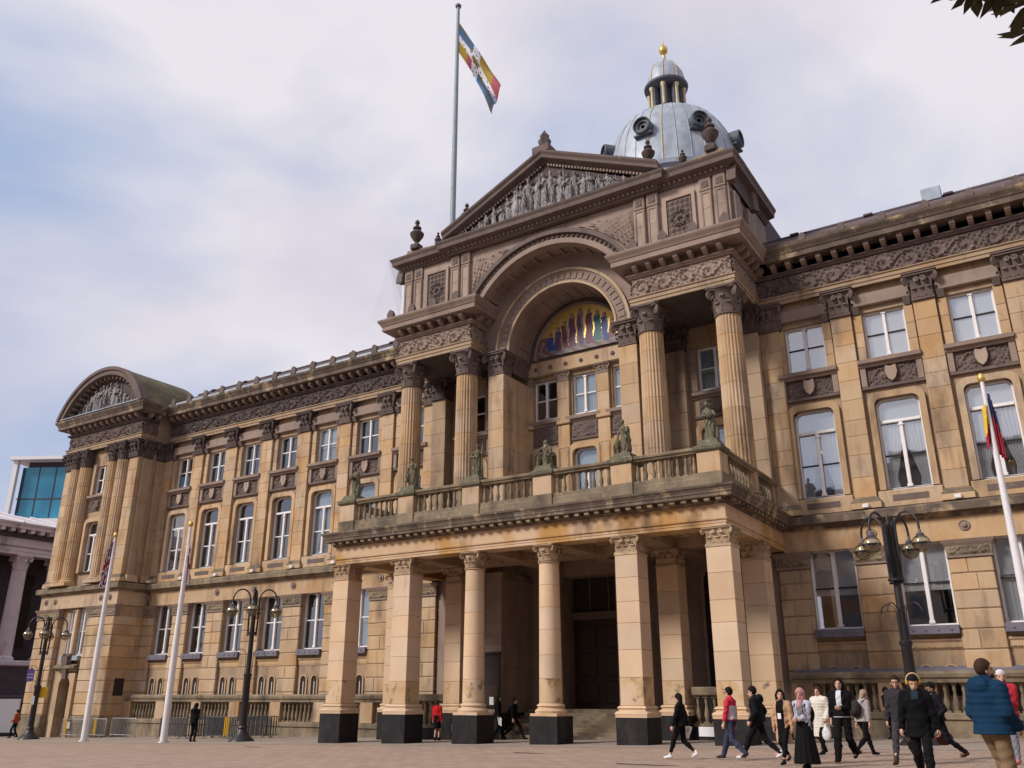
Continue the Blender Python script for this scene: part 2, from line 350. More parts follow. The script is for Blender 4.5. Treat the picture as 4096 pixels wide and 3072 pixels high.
def capital_round(rb, h, over=1.45):
    mb = MB()
    mb.lathe([(rb * 1.08, 0), (rb * 1.1, h * .05), (rb * .98, h * .06), (rb * .95, h * .5), (rb * 1.1, h * .8), (rb * 1.3, h * .87)], 20)
    for i in range(8):
        a = math.pi / 4 * i + math.pi / 8; leaf(mb, (rb * .98 * math.cos(a), rb * .98 * math.sin(a), h * .06), a, rb * .72, h * .36, rb * .30)
        a += math.pi / 8; leaf(mb, (rb * .95 * math.cos(a), rb * .95 * math.sin(a), h * .10), a, rb * .62, h * .58, rb * .42)
    q = rb * over
    for i in range(4):
        a = math.pi / 4 + i * math.pi / 2; R0 = rb * 1.35
        volute(mb, (R0 * math.cos(a), R0 * math.sin(a), h * .74), a, h * .15, h * .05)
        a2 = i * math.pi / 2; mb.lathe([(h * .02, -.03), (h * .09, 0), (h * .02, .05)], 8, (0, 0, 0), ax='x') if False else None
    pts = []
    for i in range(4):
        a = math.pi / 4 + i * math.pi / 2
        c = Vector((math.cos(a), math.sin(a))) * q * 1.25; n = Vector((-math.sin(a), math.cos(a)))
        pts += [c - n * q * .13, c + n * q * .13]
        m = a + math.pi / 4; pts += [Vector((math.cos(m), math.sin(m))) * q * .86 + Vector((-math.sin(m), math.cos(m))) * q * t for t in (-.45, 0, .45)]
    k = len(pts)
    for z0, z1, sc in ((h * .87, h * .93, .93), (h * .93, h, 1.0)):
        vs = [(p.x * sc, p.y * sc, z0) for p in pts] + [(p.x * sc, p.y * sc, z1) for p in pts]
        mb.add(vs, [tuple(range(k))[::-1], tuple(range(k, 2 * k))] + [(i, (i + 1) % k, (i + 1) % k + k, i + k) for i in range(k)])
    return mb
def capital_square(w, d, h):
    """capital for a square pier or a pilaster: half width w, half depth d"""
    mb = MB(); mb.cbox(-w * 1.06, w * 1.06, -d * 1.06, d * 1.06, 0, h * .07, .01)
    vs = []
    for z, k in ((h * .07, 0), (h * .55, .0), (h * .8, .05), (h * .87, .12)):
        vs += [(-w * .98 - k, -d * .98 - k, z), (w * .98 + k, -d * .98 - k, z), (w * .98 + k, d * .98 + k, z), (-w * .98 - k, d * .98 + k, z)]
    mb.add(vs, [(r * 4 + i, r * 4 + (i + 1) % 4, r * 4 + 4 + (i + 1) % 4, r * 4 + 4 + i) for r in range(3) for i in range(4)])
    for ang, hw, hd in ((-math.pi / 2, w, d), (0, d, w), (math.pi, d, w)):
        c, s_ = math.cos(ang), math.sin(ang)
        n = 3 if hw > .3 else 2
        for i in range(n):
            t = (i + .5) / n * 2 - 1
            leaf(mb, (c * hd - s_ * hw * t, s_ * hd + c * hw * t, h * .08), ang, hw * 2 / n * .95, h * .36, h * .14)
        for i in range(n - 1):
            t = (i + 1) / n * 2 - 1
            leaf(mb, (c * hd - s_ * hw * t, s_ * hd + c * hw * t, h * .12), ang, hw * 2 / n * .9, h * .6, h * .20)
    for sx in (-1, 1):
        volute(mb, (sx * (w + h * .10), -d - h * .08, h * .74), math.atan2(-1, sx), h * .15, h * .055)
        volute(mb, (sx * w * .28, -d - h * .1, h * .72), 0 if sx > 0 else math.pi, h * .10, h * .045)
    mb.cbox(-w - h * .17, w + h * .17, -d - h * .17, d + h * .12, h * .87, h * .94, .012)
    mb.cbox(-w - h * .21, w + h * .21, -d - h * .21, d + h * .14, h * .942, h, .012)
    return mb
def scroll_h(u, v, p=1.0):
    """height of a running acanthus scroll; u in units of the band height, v 0..1"""
    n = math.floor(u / p); x = u - (n + .5) * p; y = v - .5; sg = 1 if n % 2 else -1
    r = math.hypot(x, y); th = math.atan2(y * sg, x)
    sp = math.cos(th * 1 - r * 17 + .8)
    h = max(0, sp) * max(0, min(1, (0.5 * p - r) * 8 + .3)) * (1.0 if r > .09 else .3)
    if r < .12: h = max(h, 1 - r / .12)
    h *= .62 + .38 * math.cos(th * 9 + r * 26)
    st = y - .36 * math.sin(u * math.pi / p) * 1
    h = max(h, max(0, 1 - abs(st) / .07) * .9)
    h = max(h, .75 * max(0, math.sin(u * 19 + 6 * y) * math.cos(y * 23 - u * 5)) * (1 if r > .34 else .25))
    return h * max(0, min(1, (.5 - abs(y)) * 12))
def frieze_relief(length, z0, z1, depth=.09, res=.045, p=1.15, seed=0):
    H = z1 - z0; nu = max(2, int(length / res)); nv = max(2, int(H / res))
    mb = MB(); mb.grid(lambda a, b: (a * length, -depth * scroll_h(a * length / H + seed, b, p), z0 + b * H), nu, nv); return mb
def panel_relief(w, h, depth, kind, nu=36, nv=20):
    """carved panel centred on x=0, z 0..h"""
    def fn(a, b):
        x = (a - .5) * w; z = b * h; e = min(w / 2 - abs(x), z, h - z)
        if kind == 'medallion':
            r = math.hypot(x, z - h / 2) / (min(w, h) / 2)
            hh = .9 * max(0, 1 - abs(r - .55) / .07) + .8 * max(0, 1 - abs(r - .66) / .05)
            if r < .48: hh = max(hh, .5 + .5 * math.sin(math.atan2(z - h / 2, x) * 6 + r * 9) * math.sin(r * 7 + 1))
            if r > .72: hh = .6 * abs(math.sin(x * 13) * math.cos(z * 11)) + .2
        elif kind == 'shield':
            s = scroll_h(abs(x) / h * 1.05 + .0, b, .9); hh = s
            sx = abs(x) / (h * .27); sz = (z - h * .5) / (h * .40)
            if sx < 1 and -1 < sz < 1 and sx < (1 if sz > -.2 else max(0, 1 - ((-.2 - sz) / .8) ** 2)): hh = 1.5 - .2 * sx
        else:
            hh = .55 * abs(math.sin(x * 21 + 3 * math.sin(z * 9)) * math.cos(z * 17 + 2 * math.sin(x * 8))) + .45 * abs(math.sin(x * 9 + z * 6) * math.cos(z * 8 - x * 3))
        return (x, -depth * hh * min(1, max(0, e * 14)), z)
    mb = MB(); mb.grid(fn, nu, nv); return mb
def baluster_mesh(h, r, mat):
    def mk():
        mb = MB(); mb.box(-r, r, -r, r, 0, h * .07)
        mb.lathe([(r * .55, h * .07), (r * .62, h * .12), (r * .95, h * .30), (r * .72, h * .48), (r * .42, h * .66), (r * .62, h * .80), (r * .5, h * .84), (r * .85, h * .93)], 8, caps=False)
        mb.box(-r, r, -r, r, h * .93, h); return mb.mesh('baluster', mat, 40)
    return cached(('bal', round(h, 3), r, mat), mk)
def block(name, x0, x1, y0, y1, z0, z1, mat, parent, c=.02):
    w, d, h = x1 - x0, y1 - y0, z1 - z0
    me = cached(('blk', name, round(w, 3), round(d, 3), round(h, 3), mat, c), lambda: MB().cbox(-w / 2, w / 2, 0, d, 0, h, c).mesh(name, mat))
    return ob(name, me, parent, ((x0 + x1) / 2, y0, z0))
def rosette(r, d, mat):
    def mk():
        mb = MB(); mb.lathe([(r, 0), (r, -d * .4), (r * .82, -d * .5), (r * .78, -d * .2), (r * .5, -d * .25), (r * .4, -d), (r * .1, -d * 1.2)], 18, ax='y'); return mb.mesh('rosette', mat, 35)
    return cached(('ros', r, d, mat), mk)
# ---------------------------------------------------------------- windows
def rounded_top(w, h, r, n=6):
    p = [(-w / 2, 0), (w / 2, 0)]
    for i in range(n + 1):
        a = math.pi / 2 * i / n; p.append((w / 2 - r + r * math.cos(a), h - r + r * math.sin(a)))
    for i in range(n + 1):
        a = math.pi / 2 + math.pi / 2 * i / n; p.append((-w / 2 + r + r * math.cos(a), h - r + r * math.sin(a)))
    return p
def ring_poly(mb, outer, inner, y0, y1):
    n = len(outer); vs = [(x, y, z) for y in (y0, y1) for P in (outer, inner) for x, z in P]
    fs = []
    for i in range(n):
        j = (i + 1) % n
        fs += [(i, j, n + j, n + i), (2 * n + i, 3 * n + i, 3 * n + j, 2 * n + j), (i, 2 * n + i, 2 * n + j, j), (n + i, n + j, 3 * n + j, 3 * n + i)]
    mb.add(vs, fs)
def window(parent, kind, x, z, w, h, style, y=2.85, rail_dark=False, rz=0.):
    """sash window: frame with mullion, transom, meeting rails, panes, blinds or curtains as sub-parts"""
    fw = .075; gm_ = 'glass_bright' if rail_dark else 'glass'
    def fr():
        mb = MB()
        r = .30 if kind == 'first' else .004
        ring_poly(mb, rounded_top(w, h, r), [(px * (1 - 2 * fw / w), fw + (pz) * (1 - 2 * fw / h)) for px, pz in rounded_top(w, h, r)], -.06, .08)
        mb.box(-w / 2, w / 2, -.10, .08, -.06, .012)
        return mb.mesh('window', 'white_paint')
    f = ob('window', cached(('wf', kind, w, h), fr), parent, (x, y, z), rz)
    ht = h
    if kind == 'first':
        tz = h * .745; ht = tz - .06
        ob('transom', cached(('wt', w), lambda: MB().cbox(-w / 2 + fw, w / 2 - fw, -.085, .06, 0, .13, .015).mesh('transom', 'white_paint')), f, (0, 0, tz - .06))
        ob('pane', cached(('wp', kind, w, h, 'top', gm_), lambda: MB().poly(rounded_top(w - .16, h - tz - .14, .26), .015, .022).mesh('pane', gm_)), f, (0, 0, tz + .07))
    mw = .15 if kind != 'upper' else .13
    def mu():
        mb = MB(); mb.cbox(-mw / 2, mw / 2, -.09, .06, fw, ht - .005, .02)
        mb.cbox(-mw * .75, mw * .75, -.12, .06, ht - .16, ht - .08, .015); mb.cbox(-mw * .7, mw * .7, -.11, .06, fw, fw + .12, .015); return mb.mesh('mullion', 'white_paint')
    if style != 'nomull': ob('mullion', cached(('wm', kind, w, ht), mu), f)
    pw = (w - 2 * fw - mw) / 2; ph = (ht - fw * 1.2) / 2; xm = (mw + pw) / 2
    pane = cached(('wp', kind, round(pw, 3), round(ph, 3), gm_), lambda: MB().box(-pw / 2 + .02, pw / 2 - .02, .015, .022, .02, ph - .02).mesh('pane', gm_))
    rail = cached(('wr', round(pw, 3), rail_dark), lambda: MB().box(-pw / 2, pw / 2, -.02, .05, -.03, .03).mesh('meeting_rail', 'interior' if rail_dark else 'white_paint'))
    for sx in (-1, 1):
        for k in (0, 1): ob('pane', pane, f, (sx * xm, 0 if k == 0 else .025, fw + k * ph))
        ob('meeting_rail', rail, f, (sx * xm, 0, fw + ph))
    if style == 'blind':
        ob('blind', cached(('wb', w, h), lambda: MB().box(-w / 2 + .05, w / 2 - .05, .05, .062, .03, h - .05).mesh('blind', 'blind')), f)
    elif style == 'half':
        k = random.choice((.42, .5, .55))
        ob('blind', cached(('wh', w, h, k), lambda: MB().box(-w / 2 + .05, w / 2 - .05, .05, .062, h * k, h - .05).mesh('blind', 'blind')), f)
        def net():
            mb = MB(); n = 40; mb.grid(lambda a, b: ((a - .5) * (w - .12), .11 + .025 * math.sin(a * 60) + .01 * math.sin(a * 151), .04 + b * h * (k + .02)), n, 1); return mb.mesh('net_curtain', 'curtain', 60)
        if random.random() < .8: ob('net_curtain', cached(('wn', w, h, k), net), f)
    elif style == 'curtain':
        def cu(sg):
            mb = MB()
            def fn(a, b):
                wid = (w * .50) * (.40 + .60 * max(0, (b - .18) / .82) ** .8 if b > .18 else .40 + .10 * (.18 - b) / .18)
                return (sg * (w / 2 - .06 - a * wid), .10 + .03 * math.sin(a * 34 + b * 3), .05 + b * (ht - .1))
            mb.grid(fn, 30, 14); return mb.mesh('curtain', 'curtain', 60)
        for sg in (-1, 1): ob('curtain', cached(('wc', w, h, sg), lambda: cu(sg)), f)
        ob('blind', cached(('wct', w, h), lambda: MB().box(-w / 2 + .08, w / 2 - .08, .05, .062, ht + .12, h - .1).mesh('blind', 'blind')), f)
    return f
# ================================================================ the council house
CH = thing('council_house', 'long sandstone civic building with columned portico, arched attic and pediment', 'building', (0, 0, 0))
B = 2.85; WF = 2.62; PF = 2.42; BAY = 3.345; X0 = 11.07
def pilaster(xc, hw, yf, yb, z0, z1, parent=CH, capmat='stone_sooty', mat='stone', cap_h=1.22, n=10, seed=0):
    rr = random.Random(int(xc * 100) + seed)
    mb = MB(); mb.cbox(xc - hw - .16, xc + hw + .16, yf - .16, yb, z0, z0 + .24, .015)
    core = part('pilaster', mb, 'stone', parent)
    b2 = MB(); b2.sweep([(0, z0 + .24), (.14, z0 + .24), (.15, z0 + .32), (.06, z0 + .36), (.07, z0 + .43), (.02, z0 + .48), (0, z0 + .48)], [(xc - hw, yb), (xc - hw, yf), (xc + hw, yf), (xc + hw, yb)])
    b2.box(xc - hw, xc + hw, yf, yb, z0 + .24, z0 + .48)
    ob('base_moulding', b2.mesh('base_moulding', 'stone_weathered'), core)
    z = z0 + .48; zt = z1 - cap_h; hs = [rr.uniform(.6, 1.0) for _ in range(n)]; k = (zt - z) / sum(hs)
    for h in hs:
        h = h * k
        block('pilaster_block', xc - hw, xc + hw, yf, yb, z + .004, z + h - .004, mat, core, .012); z += h
    me = cached(('pcap', hw, yb - yf, cap_h, capmat), lambda: capital_square(hw, (yb - yf) / 2 + .05, cap_h).mesh('capital', capmat, 40))
    ob('capital', me, core, (xc, yb - (yb - yf) / 2 - .05, zt))
    return core
ENT = [(0, 18.25), (.10, 18.25), (.10, 18.40), (.14, 18.41), (.14, 18.56), (.20, 18.60), (.20, 18.64), (.06, 18.645), (.0, 18.645)]
BED = [(0, 19.60), (.10, 19.60), (.14, 19.66), (.22, 19.70), (.22, 19.76), (.0, 19.76)]
COR = [(0, 20.12), (.72, 20.12), (.72, 20.36), (.76, 20.38), (.80, 20.46), (.90, 20.60), (.92, 20.66), (.92, 20.72), (0, 20.78)]
def modillion_mesh():
    def mk():
        mb = MB(); mb.cbox(-.115, .115, -.54, 0, .14, .34, .02)
        mb.add([(-.10, -.50, .14), (.10, -.50, .14), (.10, 0, .14), (-.10, 0, .14), (-.10, -.44, .07), (.10, -.44, .07), (.10, 0, -.06), (-.10, 0, -.06)], [(0, 1, 2, 3), (4, 7, 6, 5), (0, 4, 5, 1), (1, 5, 6, 2), (3, 2, 6, 7), (0, 3, 7, 4)])
        return mb.mesh('modillion', 'stone_pink')
    return cached('modillion', mk)
def entablature(path, parent=CH, mat='stone_sooty', friez='stone_sooty', step=.672, seed=0, arch_mat='stone_plain', cor_mat='cornice_soot'):
    """architrave, carved frieze, modillion cornice swept along a plan path"""
    a = MB(); a.sweep(ENT, path); e = part('architrave', a, arch_mat, parent)
    b = MB(); b.sweep(BED, path); part('bed_moulding', b, mat, parent)
    c = MB(); c.sweep(COR, path); cn = part('cornice', c, cor_mat, parent)
    back = MB(); back.sweep([(-.3, 18.64), (.0, 18.64), (.0, 20.12), (-.3, 20.12)], path); fz = part('frieze', back, mat, parent)
    for i in range(len(path) - 1):
        p, q = Vector(path[i]), Vector(path[i + 1]); Lg = (q - p).length; d = (q - p) / Lg; ang = math.atan2(d.y, d.x)
        if Lg < .5: continue
        ob('carved_band', frieze_relief(Lg, 18.66, 19.58, .15, .05, 1.15, seed).mesh('carved_band', friez, 60), fz, (p.x + d.y * .012, p.y - d.x * .012, 0), ang)
        n = max(1, int(round(Lg / step)))
        for k in range(n):
            t = (k + .5) / n * Lg; ob('modillion', modillion_mesh(), cn, (p.x + d.x * t, p.y + d.y * t, 19.78), ang)
    return cn
def surround_first(xc, z, w, h):
    def mk():
        mb = MB()
        ring_poly(mb, rounded_top(w + .50, h + .28, .42), rounded_top(w + .01, h + .012, .29), PF + .06 - B, WF - B - .002); return mb.mesh('window_surround', 'stone', 40)
    return ob('window_surround', cached(('surr', w, h), mk), CH, (xc, B, z))
def wing(sg, nb, styles, bal_dz):
    xs = [sg * (X0 + BAY * i) for i in range(nb)]; xi, xo = 9.2, X0 + BAY * (nb - .5); lo, hi = (xi, xo) if sg > 0 else (-xo, -xi)
    jw = {'g': .9, 'f': .845, 'u': .835}
    w = MB()
    for z0, z1, k in ((-1.6, 4.0, 0), (4.0, 7.2, 'g'), (7.2, 9.3, 0), (9.3, 13.17, 'f'), (13.17, 14.96, 0), (14.96, 17.1, 'u'), (17.1, 18.3, 0)):
        if not k: w.box(lo, hi, WF, B + .2, z0, z1); continue
        ed = sorted(xs); cur = lo
        for x in ed: w.box(cur, x - jw[k], WF, B + .2, z0, z1); cur = x + jw[k]
        w.box(cur, hi, WF, B + .2, z0, z1)
    part('wall', w, 'stone_plain', CH)
    it = MB()
    for z in (3.2, 8.3, 14.2, 18.2): it.box(lo, hi, B + .22, 8, z, z + .3)
    it.box(lo, hi, 8, 8.2, -1, 18.3)
    for x in sorted(xs)[:-1]: it.box(x + BAY / 2 - .1, x + BAY / 2 + .1, B + .22, 8, -1, 18.3)
    part('interior', it, 'interior', CH)
    # ground floor piers with channelled blocks
    CO = [2.45, 3.13, 3.85, 4.56, 5.22, 5.86, 6.43]
    px = [sg * (X0 - BAY / 2 + .14)] + [sg * (X0 + BAY * (i + .5)) for i in range(nb)]
    for i, x in enumerate(px):
        hw = .73 if i else .62
        z0 = zg(x) - .2
        core = part('rusticated_pier', MB().box(x - hw + .03, x + hw - .03, PF + .04, WF, z0, 6.44), 'stone_plain', CH)
        zs = [CO[0] - .72, *CO] if sg > 0 else [CO[0] - 1.42, CO[0] - .72, *CO]
        zs = [z0] + zs
        for a, b in zip(zs[:-1], zs[1:]):
            if b - a < .1: continue
            if (int(a * 10) + i) % 3 == 0: 
                m = x + random.choice((-.12, .15)); segs = ((x - hw, m - .004), (m + .004, x + hw))
            else: segs = ((x - hw, x + hw),)
            for u, v in segs: block('rusticated_block', u, v, PF, WF - .01, a + .022, b - .022, 'stone', core, .028)
        cap = MB(); cap.sweep([(0, 6.44), (.05, 6.44), (.06, 6.50), (.03, 6.52), (.06, 6.86), (.14, 6.98), (.16, 7.02), (.20, 7.10), (.0, 7.12)], [(x - hw, WF), (x - hw, PF), (x + hw, PF), (x + hw, WF)])
        pc = part('pier_capital', cap, 'stone_pink', CH)
        ob('carved_band', cached(('pcb', hw), lambda: panel_relief(hw * 2, .38, .10, 'leaf', 34, 12).mesh('carved_band', 'stone_weathered', 60)), pc, (x, PF - .045, 6.54))
        if i: ob('rosette', rosette(.2, .1, 'stone_pink'), CH, (x, PF + .02, 7.64))
    # upper frieze of the ground floor, string course
    f = MB(); f.box(lo, hi, PF + .03, WF - .002, 7.125, 8.0); part('lower_frieze', f, 'stone', CH)
    s_ = MB(); s_.sweep([(0, 7.99), (.05, 7.99), (.08, 8.06), (.16, 8.10), (.20, 8.17), (.36, 8.18), (.38, 8.46), (.34, 8.52), (.0, 8.60)], [(lo, PF + .03), (hi, PF + .03)])
    s_.box(lo, hi, PF + .03, WF, 8.0, 8.6); part('string_course', s_, 'cornice_soot' if sg > 0 else 'stone_weathered', CH)
    # pilasters
    for i, x in enumerate([sg * 9.62] + [sg * (X0 + BAY * (i + .5)) for i in range(nb)]):
        pilaster(x, .425, PF - .04, WF, 8.6, 18.25, capmat='stone_sooty' if (sg > 0 or i < 3) else 'stone_dark', n=10, seed=i)
        if i: ob('floodlight', cached('flood', lambda: MB().cbox(-.12, .12, -.1, .1, 0, .16, .02).mesh('floodlight', 'white_paint')), CH, (x, 2.16, 8.61))
    for i, x in enumerate(xs):
        st = styles[i]
        # ground
        window(CH, 'ground', x, 4.03, 1.8, 3.15, st[0], rail_dark=sg > 0)
        bs = MB(); bs.cbox(x - .93, x + .93, 2.28, 2.6, 3.70, 4.02, .015); q = part('window_box', bs, 'lead_blue', CH)
        for k in range(4): ob('stud', cached('stud', lambda: MB().lathe([(.05, 0), (.05, -.02), (.02, -.04)], 8, ax='y').mesh('stud', 'lead_blue', 40)), q, (x - .66 + k * .44, 2.28, 3.86))
        mo = MB(); mo.sweep([(0, 3.55), (.10, 3.55), (.10, 3.48), (.05, 3.42), (.05, 3.28), (.02, 3.16), (0, 3.16)][::-1], [(x - .93, WF), (x + .93, WF)]); q = part('apron_moulding', mo, 'stone', CH)
        if sg > 0:
            for k in range(24): ob('bead', cached('bead', lambda: MB().lathe([(.012, -.045), (.03, -.02), (.03, .02), (.012, .045)], 6).mesh('bead', 'stone', 60)), q, (x - .87 + k * .0757, WF - .06, 3.24))
        # twin basement lights
        for dx in (-.42, .42):
            v = MB(); v.poly([(a, b + 1.55) for a, b in rounded_top(.42, 1.05, .2)], WF - .012, WF - .006); o = part('basement_light', v, 'interior', CH, loc=(x + dx, 0, 0))
            v = MB(); ring_poly(v, [(a, b + 1.50) for a, b in rounded_top(.60, 1.16, .29)], [(a, b + 1.55) for a, b in rounded_top(.42, 1.05, .2)], WF - .07, WF - .003); ob('light_surround', v.mesh('light_surround', 'stone'), o)
            v = MB(); v.box(-.02, .02, WF - .03, WF - .014, 1.6, 2.3); ob('glazing_bar', v.mesh('glazing_bar', 'white_paint'), o)
        # first floor
        window(CH, 'first', x, 9.33, 1.7, 3.82, st[1], rail_dark=sg > 0)
        surround_first(x, 9.32, 1.7, 3.82)
        if (sg, i) in ((-1, 1), (-1, 2), (1, 0)): ob('chandelier', cached('chand', lambda: MB().lathe([(.02, .2), (.08, .1), (.16, .0), (.12, -.1), (.03, -.16)], 10).mesh('chandelier', 'lamp_glow', 60)), CH, (x + (.18 if sg < 0 else .05), 3.5, 11.55))
        ap = MB(); ap.cbox(x - 1.18, x + 1.18, PF - .02, WF, 8.6, 9.26, .02); q = part('apron', ap, 'stone', CH)
        ob('apron_panel', MB().box(x - .66, x + .66, PF - .035, PF - .02, 8.82, 9.06).mesh('apron_panel', 'stone_sooty'), q)
        # carved panel and ledge
        for s2 in (-1, 1): block('panel_stone', x + s2 * 1.1 - .12, x + s2 * 1.1 + .12, PF + .04, WF, 13.72, 14.56, 'stone_pink', CH, .015)
        q = ob('carved_panel', cached('cpanel', lambda: panel_relief(1.94, .84, .10, 'shield', 52, 24).mesh('carved_panel', 'stone_sooty', 60)), CH, (x, WF - .03, 13.72))
        shp = [(-.2, .78), (-.23, .45), (-.14, .2), (0, .08), (.14, .2), (.23, .45), (.2, .78), (0, .72)]
        ob('shield', cached('shield', lambda: MB().poly(shp, -.19, -.08).mesh('shield', 'stone_attic')), q)
        l_ = MB(); l_.sweep([(0, 14.56), (.06, 14.56), (.10, 14.66), (.22, 14.70), (.24, 14.86), (0, 14.93)], [(x - 1.24, PF + .06), (x + 1.24, PF + .06)]); l_.box(x - 1.24, x + 1.24, PF + .06, WF, 14.57, 14.93); part('sill_ledge', l_, 'stone_pink', CH)
        l_ = MB(); l_.box(x - 1.24, x + 1.24, PF + .05, WF, 13.60, 13.715); part('panel_ledge', l_, 'stone_sooty', CH)
        # upper floor
        window(CH, 'upper', x, 14.98, 1.67, 2.12, st[2], rail_dark=sg > 0)
        for s2 in (-1, 1):
            for k, (a, b) in enumerate(((14.94, 15.5), (15.51, 16.2), (16.21, 17.0))): block('jamb_stone', x + s2 * 1.02 - .17, x + s2 * 1.02 + .17, PF + .10, WF, a, b, 'stone', CH, .012)
            cb = MB(); cb.add([(-.15, -.22, .32), (.15, -.22, .32), (.15, 0, .32), (-.15, 0, .32), (-.13, -.06, 0), (.13, -.06, 0), (.13, 0, 0), (-.13, 0, 0)], [(0, 1, 2, 3), (4, 7, 6, 5), (0, 4, 5, 1), (1, 5, 6, 2), (2, 6, 7, 3), (3, 7, 4, 0)])
            ob('corbel', cached('corbel', lambda: cb.mesh('corbel', 'stone_sooty')), CH, (x + s2 * 1.02, PF + .10, 17.02))
        l_ = MB(); l_.cbox(x - 1.2, x + 1.2, PF - .02, WF, 17.35, 17.9, .03); part('lintel', l_, 'stone_pink', CH)
    # entablature and roof
    entablature([(lo, PF), (hi, PF)], seed=.3, mat='stone_sooty' if sg > 0 else 'stone_dark', friez='stone_sooty' if sg > 0 else 'stone_dark')
    sl = MB(); sl.box(lo, hi, PF, WF + .5, 18.3, 20.75); part('wall_head', sl, 'stone_sooty', CH)
    rf = MB(); rf.add([(lo, 1.75, 20.80), (hi, 1.75, 20.80), (hi, 4.2, 22.45), (lo, 4.2, 22.45), (hi, 9, 22.5), (lo, 9, 22.5), (hi, 9, 20), (lo, 9, 20), (lo, 2, 20.76), (hi, 2, 20.76)], [(0, 1, 2, 3), (3, 2, 4, 5), (5, 4, 6, 7), (0, 8, 9, 1)])
    q = part('roof', rf, 'slate', CH)
    fl = MB(); fl.box(lo, hi, 1.60, 1.80, 20.78, 20.90); ob('flashing', fl.mesh('flashing', 'lead_grey' if sg < 0 else 'stone_sooty'), q)
    rg = MB(); rg.tube([(lo, 4.2, 22.47), (hi, 4.2, 22.47)], .09, 8); ob('ridge', rg.mesh('ridge', 'slate'), q)
    n = int((hi - lo) / (BAY / 2))
    for k in range(n):
        ob('antefix', cached('antefix', lambda: MB().poly([(-.2, 0), (.2, 0), (.22, .28), (.12, .46), (0, .54), (-.12, .46), (-.22, .28)], -.09, .09).mesh('antefix', 'stone_sooty')), q, (lo + (k + .5) * (hi - lo) / n, 1.62, 20.76), sc=1 if sg < 0 else .72)
    for k in range(n // 2): ob('ridge_block', cached('rblk', lambda: MB().cbox(-.2, .2, -.12, .12, -.04, .07, .02).mesh('ridge_block', 'slate')), q, (lo + (k + .5) * (hi - lo) / (n // 2), 4.15, 22.5))
    # balustrade of the area in front of the basement
    zb = .20 + bal_dz; rail = MB(); y0, y1 = 1.86, 2.22
    path = [(lo, y0), (hi, y0)]
    g = MB()
    m = 30
    for i in range(m):
        a = lo + (hi - lo) * i / m; b = lo + (hi - lo) * (i + 1) / m; g.box(a, b, y0 - .05, y1 + .05, zg(a) - .4, zb - .22)
    bs = part('balustrade_base', g, 'stone_weathered', CH)
    cp = MB(); cp.sweep([(0, zb - .22), (.12, zb - .22), (.12, zb - .05), (.08, zb), (0, zb)], path); cp.box(lo, hi, y0, y1 + .05, zb - .22, zb); bal = part('balustrade', cp, 'stone_weathered', CH)
    rl = MB(); rl.sweep([(0, zb + 1.02), (.04, zb + 1.02), (.05, zb + 1.16), (.12, zb + 1.20), (.14, zb + 1.32), (.02, zb + 1.42), (0, zb + 1.42)], path); rl.box(lo, hi, y0, y1 + .06, zb + 1.02, zb + 1.42); ob('rail', rl.mesh('rail', 'stone_weathered'), bal)
    ld = MB(); ld.add([(lo, y1 - .02, zb + 1.43), (hi, y1 - .02, zb + 1.43), (hi, WF - .03, zb + 1.60), (lo, WF - .03, zb + 1.60), (lo, y1 - .02, zb + 1.38), (hi, y1 - .02, zb + 1.38), (hi, WF - .03, zb + 1.38), (lo, WF - .03, zb + 1.38)], [(0, 1, 2, 3), (4, 7, 6, 5), (0, 4, 5, 1), (1, 5, 6, 2), (3, 2, 6, 7), (0, 3, 7, 4)]) if sg > 0 else None
    if sg > 0: ob('lead_ledge', ld.mesh('lead_ledge', 'lead_blue'), bal)
    me = baluster_mesh(1.02, .115, 'stone_weathered')
    for x in px: block('pedestal', x - .42, x + .42, y0 - .06, y1 + .03, zb + .005, zb + 1.015, 'stone', bal, .02)
    for a in xs:
        for k in range(8): ob('baluster', me, bal, (a - 1.07 + k * .305, (y0 + y1) / 2, zb))
RS = [('half', 'curtain', 'blind'), ('half', 'curtain', 'blind'), ('half', 'curtain', 'blind'), ('half', 'curtain', 'blind'), ('none', 'curtain', 'half')]
LS = [('half', 'none', 'none'), ('half', 'curtain', 'none'), ('none', 'curtain', 'half'), ('none', 'none', 'none'), ('none', 'none', 'none'), ('none', 'none', 'none'), ('none', 'none', 'none')]
wing(1, 5, RS, .78)
wing(-1, 7, LS, .0)

part('roof_vent', MB().cbox(16.6, 17.4, 3.9, 4.5, 22.3, 22.95, .03), 'lead_grey', CH)
pmat('stone_cap', (.46, .335, .225), .88, noise=(3, .7, (.28, .18, .10)), bump=(14, .4), stain=[(2.2, (.16, .09, .05), .5, .7, 1, .8)])
# ================================================================ central block
PX = [-8.9, -5.34, -1.78, 1.78, 5.34, 8.9]          # portico supports
CX = [8.7, 5.1]                                      # giant columns (mirrored)
